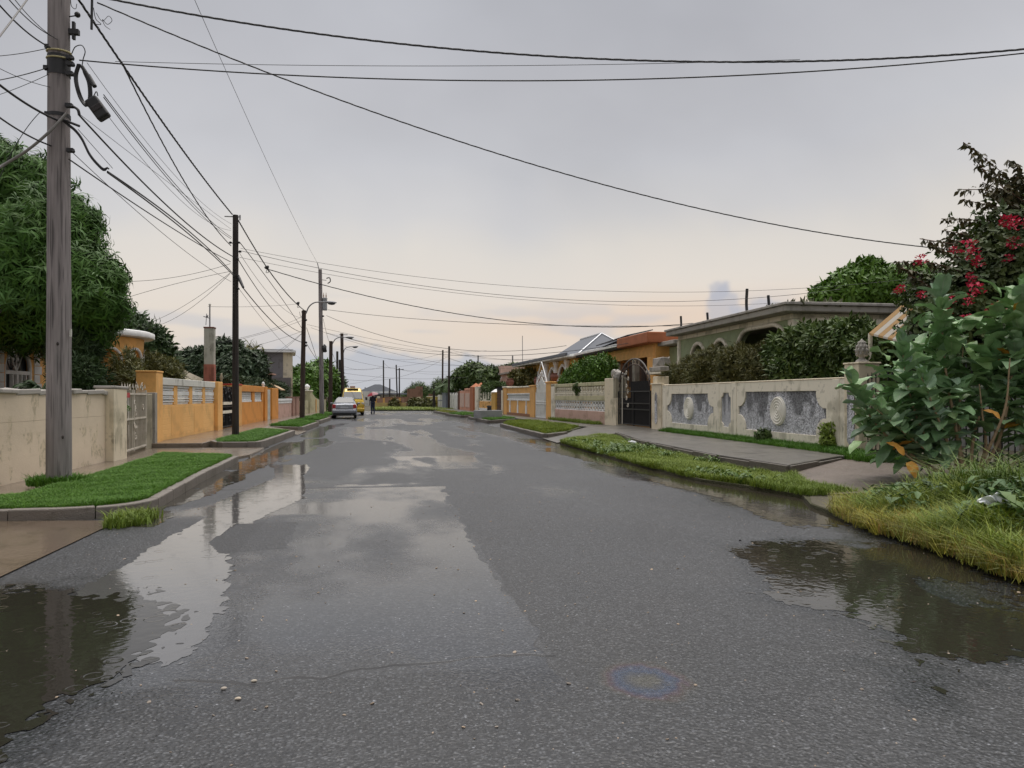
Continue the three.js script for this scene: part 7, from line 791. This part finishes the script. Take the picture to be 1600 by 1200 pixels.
function grassOn(name, P, yf, count, geo, mat, seed, { s0 = 0.7, s1 = 1.3, tint = 0.5, warm = 0.3, dens } = {}) { const r = rng(seed), xs = P.map((p) => p[0]), ss = P.map((p) => p[1]), x0 = Math.min(...xs), x1 = Math.max(...xs), a0 = Math.min(...ss), a1 = Math.max(...ss), list = []; let g = 0; while (list.length < count && g++ < count * 14) { const x = mixN(x0, x1, r()), s = mixN(a0, a1, r()); if (!inPoly(x, s, P)) continue; const dn = dens ? dens(x, s) : 1; if (r() > dn) continue; const y = typeof yf === 'number' ? yf : yf(x, s); list.push([V(x, y, -s), V((r() - 0.5) * 0.4, 1, (r() - 0.5) * 0.4), (s0 + r() * (s1 - s0)) * (dens ? (name === 'weeds' ? 0.3 + 1.0 * dn : 0.6 + 0.5 * dn) : 1)]); } return inst(name, geo, mat, list, scene, tint, seed, warm); }
const mGrass = leafMat([0.08, 0.205, 0.02], 0.6, 0.3), mGrassDry = leafMat([0.2, 0.24, 0.046], 0.7, 0.3), mWeed = leafMat([0.155, 0.235, 0.036], 0.6, 0.3), mStraw = leafMat([0.42, 0.3, 0.1], 0.8, 0.3);
const gLawn = tuft(1, 16, 0.045, 0.006, 0.8, 0.045), gLawnFar = tuft(2, 12, 0.09, 0.016, 0.7, 0.12), gWeed = tuft(3, 14, 0.34, 0.011, 0.9, 0.12), gLow = tuft(4, 14, 0.14, 0.011, 0.8, 0.1), gStraw = tuft(5, 16, 0.26, 0.008, 1.15, 0.14), gBroadWeed = rosette(6, 8, 0.1, 0.05, { droop: 0.3, open: 0.9, spread: 0.6, stem: 0.16 });
const shrink = (P, k) => { const cx = P.reduce((a, p) => a + p[0], 0) / P.length, cs = P.reduce((a, p) => a + p[1], 0) / P.length; return P.map(([x, s]) => [cx + (x - cx) * k, cs + (s - cs) * k]); };
grassOn('lawn_grass', LAWN1, 0.15, 60000, gLawn, mGrass, 201, { dens: (x, s) => clamp(0.35 + 1.1 * (fbm(x * 2, s * 2, 3) - 0.2)), tint: 0.7, warm: 0.5 });
grassOn('pole_grass', [0, 1, 2, 3, 4, 5, 6, 7].map((k) => [P1.x + 0.4 * Math.cos(k * 0.785), -P1.z + 0.4 * Math.sin(k * 0.785)]), 0.12, 260, gLow, mGrass, 202);
[[[-3.66, 23.05], [-3.62, 30.5], [-5.0, 32.3], [-4.95, 24.2], [-4.65, 23.1]], [[-3.66, 34.3], [-3.58, 41.1], [-4.95, 43.8], [-4.95, 35.7]], [[-3.66, 43.6], [-3.58, 49.9], [-4.9, 51.8], [-4.9, 45.1]], [[-3.75, 53.1], [-3.6, 69.8], [-4.65, 69.8], [-4.85, 54.1]]].forEach((P, k) => grassOn('lawn_grass', P, 0.2, [9000, 5000, 3500, 3000][k], k ? gLawnFar : gLawn.clone().scale(1.4, 1.2, 1.4), mGrass, 210 + k));
grassOn('kerb_weeds', [[-3.1, 9.3], [-2.75, 9.6], [-2.8, 10.3], [-3.2, 9.8]], 0.01, 120, gLow, mWeed, 220);
// right: strip beside the walkway, then the tall weeds
const STRIP = [[6.2, 11.3], [5.75, 12.3], [5.5, 13.2], [5.45, 15], [5.5, 20], [5.6, 24], [6.6, 26], [8.0, 27.2], [8.1, 26.3], [7.3, 21.4], [7.05, 15.6], [7.2, 13.2]];
grassOn('verge_grass', STRIP, 0.05, 26000, gLow.clone().scale(0.9, 0.85, 0.9), mWeed, 230, { dens: (x, s) => clamp(0.25 + 1.4 * (fbm(x * 1.3, s * 0.9, 4) - 0.3)), warm: 0.5 });
grassOn('verge_clumps', STRIP, 0.05, 240, gBroadWeed, leafMat([0.08, 0.15, 0.03], 0.6, 0.3), 231, { dens: (x, s) => sstep(0.5, 0.7, fbm(x + 9, s * 0.7, 4)) });
const edge = (s) => { const E = [[-12, 5.15], [4.4, 4.95], [6.2, 5.25], [8.2, 5.45], [9.6, 5.7], [10.5, 6.2]]; let k = 0; while (k < E.length - 2 && s > E[k + 1][0]) k++; return mixN(E[k][1], E[k + 1][1], clamp((s - E[k][0]) / (E[k + 1][0] - E[k][0]))); };
const MOUND = [[5.15, 0], [4.95, 4.4], [5.25, 6.2], [5.42, 7.8], [5.75, 8.7], [6.6, 9.2], [8.5, 9.1], [10.4, 9.8], [10.4, 0]];
const rise = (x, s) => 0.05 + 0.26 * sstep(0.1, 1.8, x - edge(s)) * sstep(10.2, 7.8, s);
{ // the earth bank under the weeds
  const nx = 26, ns = 44, pos = [], idx = []; for (let j = 0; j <= ns; j++) for (let i = 0; i <= nx; i++) { const s = (j / ns) * 10.6, e = edge(s) + 0.02, x = mixN(e, 10.4, i / nx); pos.push(x, rise(x, s) + 0.006 + 0.05 * (fbm(x * 2, s * 2, 3) - 0.5) * sstep(0, 0.5, x - e), -s); if (i < nx && j < ns) { const a = j * (nx + 1) + i; idx.push(a, a + 1, a + nx + 1, a + 1, a + nx + 2, a + nx + 1); } } const g = new THREE.BufferGeometry(); g.setAttribute('position', new THREE.Float32BufferAttribute(pos, 3)); g.setIndex(idx); g.computeVertexNormals(); ground('bank', [g], mSoil);
}
grassOn('weeds', MOUND, rise, 17000, gWeed, mWeed, 240, { dens: (x, s) => clamp(0.2 + 1.5 * (fbm(x * 1.2, s * 1.2, 4) - 0.28)) * (s > 2.5 ? 1 : 0.2), warm: 0.6, tint: 0.7, s0: 0.4, s1: 1.05 });
grassOn('weeds', MOUND, rise, 7000, gBroadWeed, leafMat([0.07, 0.14, 0.03], 0.6, 0.3), 241, { dens: (x, s) => sstep(0.42, 0.6, fbm(x * 0.9 + 20, s * 0.9, 4)) * sstep(0.3, 1, x - edge(s)), s0: 0.9, s1: 2.4 });
grassOn('tall_weeds', MOUND, rise, 1500, tuft(7, 7, 0.6, 0.012, 1.2, 0.1), leafMat([0.1, 0.18, 0.035], 0.6, 0.3), 246, { dens: (x, s) => sstep(0.4, 0.62, fbm(x * 1.1 + 40, s * 1.1, 4)) * sstep(0.2, 0.9, x - edge(s)), tint: 0.7, warm: 0.7, s0: 0.6, s1: 1.1 });
grassOn('leafy_weeds', MOUND, rise, 2600, gBroadWeed.clone().scale(0.7, 0.9, 0.7), leafMat([0.06, 0.13, 0.04], 0.6, 0.3), 247, { dens: (x, s) => sstep(0.38, 0.55, fbm(x * 1.6 + 60, s * 1.6, 4)) * sstep(0.05, 0.5, x - edge(s)), tint: 0.7, warm: 0.5, s0: 1.0, s1: 2.2 });
grassOn('dry_grass', [[4.95, 0], [4.88, 4.4], [5.15, 6.2], [5.35, 8.0], [5.6, 8.9], [6.1, 9.3], [6.4, 9.0], [6.1, 8], [5.9, 6], [5.7, 3], [5.7, 0]], rise, 3400, gStraw, mGrassDry, 242, { warm: 0.8, tint: 0.7, s0: 0.5, s1: 1.1 });
grassOn('dry_grass', [[4.95, 0], [4.88, 4.4], [5.15, 6.2], [5.35, 8.0], [5.6, 8.9], [5.9, 9.0], [5.6, 6], [5.3, 3], [5.4, 0]], rise, 700, gStraw, mStraw, 243, { warm: 0.3, tint: 0.6, s0: 0.4, s1: 0.9 });
grassOn('wall_weeds', [[9.7, 15.2], [10.4, 15.2], [10.4, 27], [9.9, 26.8], [9.8, 20]], 0.25, 2600, gLow, mGrass, 244, { dens: (x, s) => 0.35 + 0.65 * sstep(9.8, 10.4, x), s0: 0.6, s1: 1.2 });
grassOn('wall_weeds', [[9.5, 14.2], [10.5, 13], [10.5, 15.3], [9.8, 15.4]], 0.2, 500, gLow, mGrass, 245);
{ const t = tree('weed', 'small dark bushy weed at the foot of the pebble dash wall', 'plant', [B(1193, 682, 21, 5)], 60, gBroadWeed, mBush, { base: at(1193, 690, 21).setY(0.25), seed: 246 }); const u = tree('weed', 'spindly weed growing beside the urn pillar', 'plant', [B(1295, 690, 18, 6), B(1294, 672, 18, 4)], 60, gBroadWeed, mWeed, { base: at(1296, 704, 18).setY(0.25), seed: 247, inner: 0.2 }); }
for (const [x, y, w] of [[905, 606, 'left'], [935, 607, 'right'], [938, 628, 'lowest']]) tree('climber', `small ${w} climber tuft clinging to the lattice wall`, 'plant', [B(x, y, 40, 4), B(x + 4, y + 5, 40, 4)], 60, gBroadWeed.clone().scale(1.5, 1.5, 1.5), mBush, { base: at(x, y + 6, 40), seed: x, low: -9 });
const R2 = [[5.85, 27.5], [5.95, 38], [6.7, 41.2], [8.3, 41.2], [8.5, 33.4], [7.1, 29.6]];
grassOn('verge_grass', R2, 0.16, 5200, gLawnFar.clone().scale(1, 1.5, 1), mWeed, 250, { dens: (x, s) => clamp(0.3 + 1.3 * (fbm(x * 1.1, s * 0.6, 4) - 0.3)), warm: 0.6 });
grassOn('wall_weeds', [[rx(35) - 0.6, 34.8], [rx(43) - 0.5, 43], [rx(43) - 0.1, 43], [rx(35) - 0.1, 34.8]], 0.2, 260, gLow.clone().scale(1.5, 1.2, 1.5), mWeed, 252);
[[[6.0, 43.5], [5.85, 51.3], [7.6, 55.6], [7.9, 46.6]], [[5.7, 55.3], [5.15, 60.8], [6.75, 65.6], [7.3, 59.1]], [[5.25, 64.4], [4.9, 72.8], [5.8, 77.5], [6.5, 68.3]]].forEach((P, k) => grassOn('lawn_grass', P, 0.17, [5000, 2600, 900][k], gLawnFar, k > 1 ? mGrassDry : mGrass, 260 + k));
grassOn('verge_grass', [[-1.2, 84.5], [8, 80.5], [13, 92], [4, 110], [-1, 110]], 0.1, 4200, gLow.clone().scale(3, 1.2, 3), mWeed, 270, { warm: 0.7 });
grassOn('drive_weeds', [[6.1, 10.3], [5.85, 11.6], [7.4, 13.0], [6.8, 11.6], [6.9, 10.4]], 0.07, 900, gLow, mWeed, 271, { s0: 0.5, s1: 1 });
// litter and loose stones
{ const m = part('plastic_bag', [wob(wob(new THREE.SphereGeometry(0.085, 30, 22).scale(1.3, 0.7, 0.8), 0.12, 11), 0.07, 34, 5)], col([0.75, 0.77, 0.8], { roughness: 0.35 })); m.position.copy(at(1563, 784, 7.7)); tag(m, 'crumpled white plastic bag caught in the weeds at the right edge', 'plastic bag'); }
{ const t = thing('plastic_bottle', 'clear white plastic bottle lying on the grass beside the walkway', 'bottle', at(993, 694, 22).setY(0.17).toArray(), 0.5); part('bottle_body', [lathe([[0, 0], [0.05, 0], [0.055, 0.03], [0.055, 0.17], [0.02, 0.24], [0.02, 0.26]], 0, 0, 0, 12).rotateZ(Math.PI / 2 - 0.2)], col([0.7, 0.72, 0.75], { roughness: 0.2 }), t); part('cap', [lathe([[0, 0.26], [0.024, 0.26], [0.024, 0.29], [0, 0.29]], 0, 0, 0, 10).rotateZ(Math.PI / 2 - 0.2)], K.white, t); }
{ const r = rng(301), list = []; for (let k = 0; k < 700; k++) { const s = 1.8 + 11 * r() ** 1.6, x = -3 + r() * 8.2, q = 0.003 + 0.006 * r() ** 3; list.push([V(x, q * 0.2, -s), V(r() - 0.5, 1, r() - 0.5), V(q * (1 + r()), q * 0.7, q * (1 + r()))]); } inst('loose_chippings', new THREE.IcosahedronGeometry(1, 0), col([0.24, 0.21, 0.18]), list, scene, 0.9, 302, 0.3); }
for (const [x, y, c, w] of [[350, 1078, [0.34, 0.3, 0.25], 'pale stone chip on the road, left one of the small cluster'], [372, 1094, [0.42, 0.36, 0.28], 'pale flat stone chip on the road, lowest of the small cluster'], [397, 1066, [0.36, 0.32, 0.26], 'pale stone chip on the road, right one of the small cluster'], [1156, 845, [0.015, 0.015, 0.015], 'small black pebble on the right lane']]) { const d = 1800 / (y - 620), m = part('stone_chip', [wob(new THREE.IcosahedronGeometry(0.014, 1).scale(1.2, 0.5, 0.8), 0.008, 40, x)], col(c)); m.position.copy(at(x, y, d).setY(0.008)); tag(m, w, 'stone'); }
camera.far = 4000; camera.updateProjectionMatrix();
renderer.render(scene, camera);
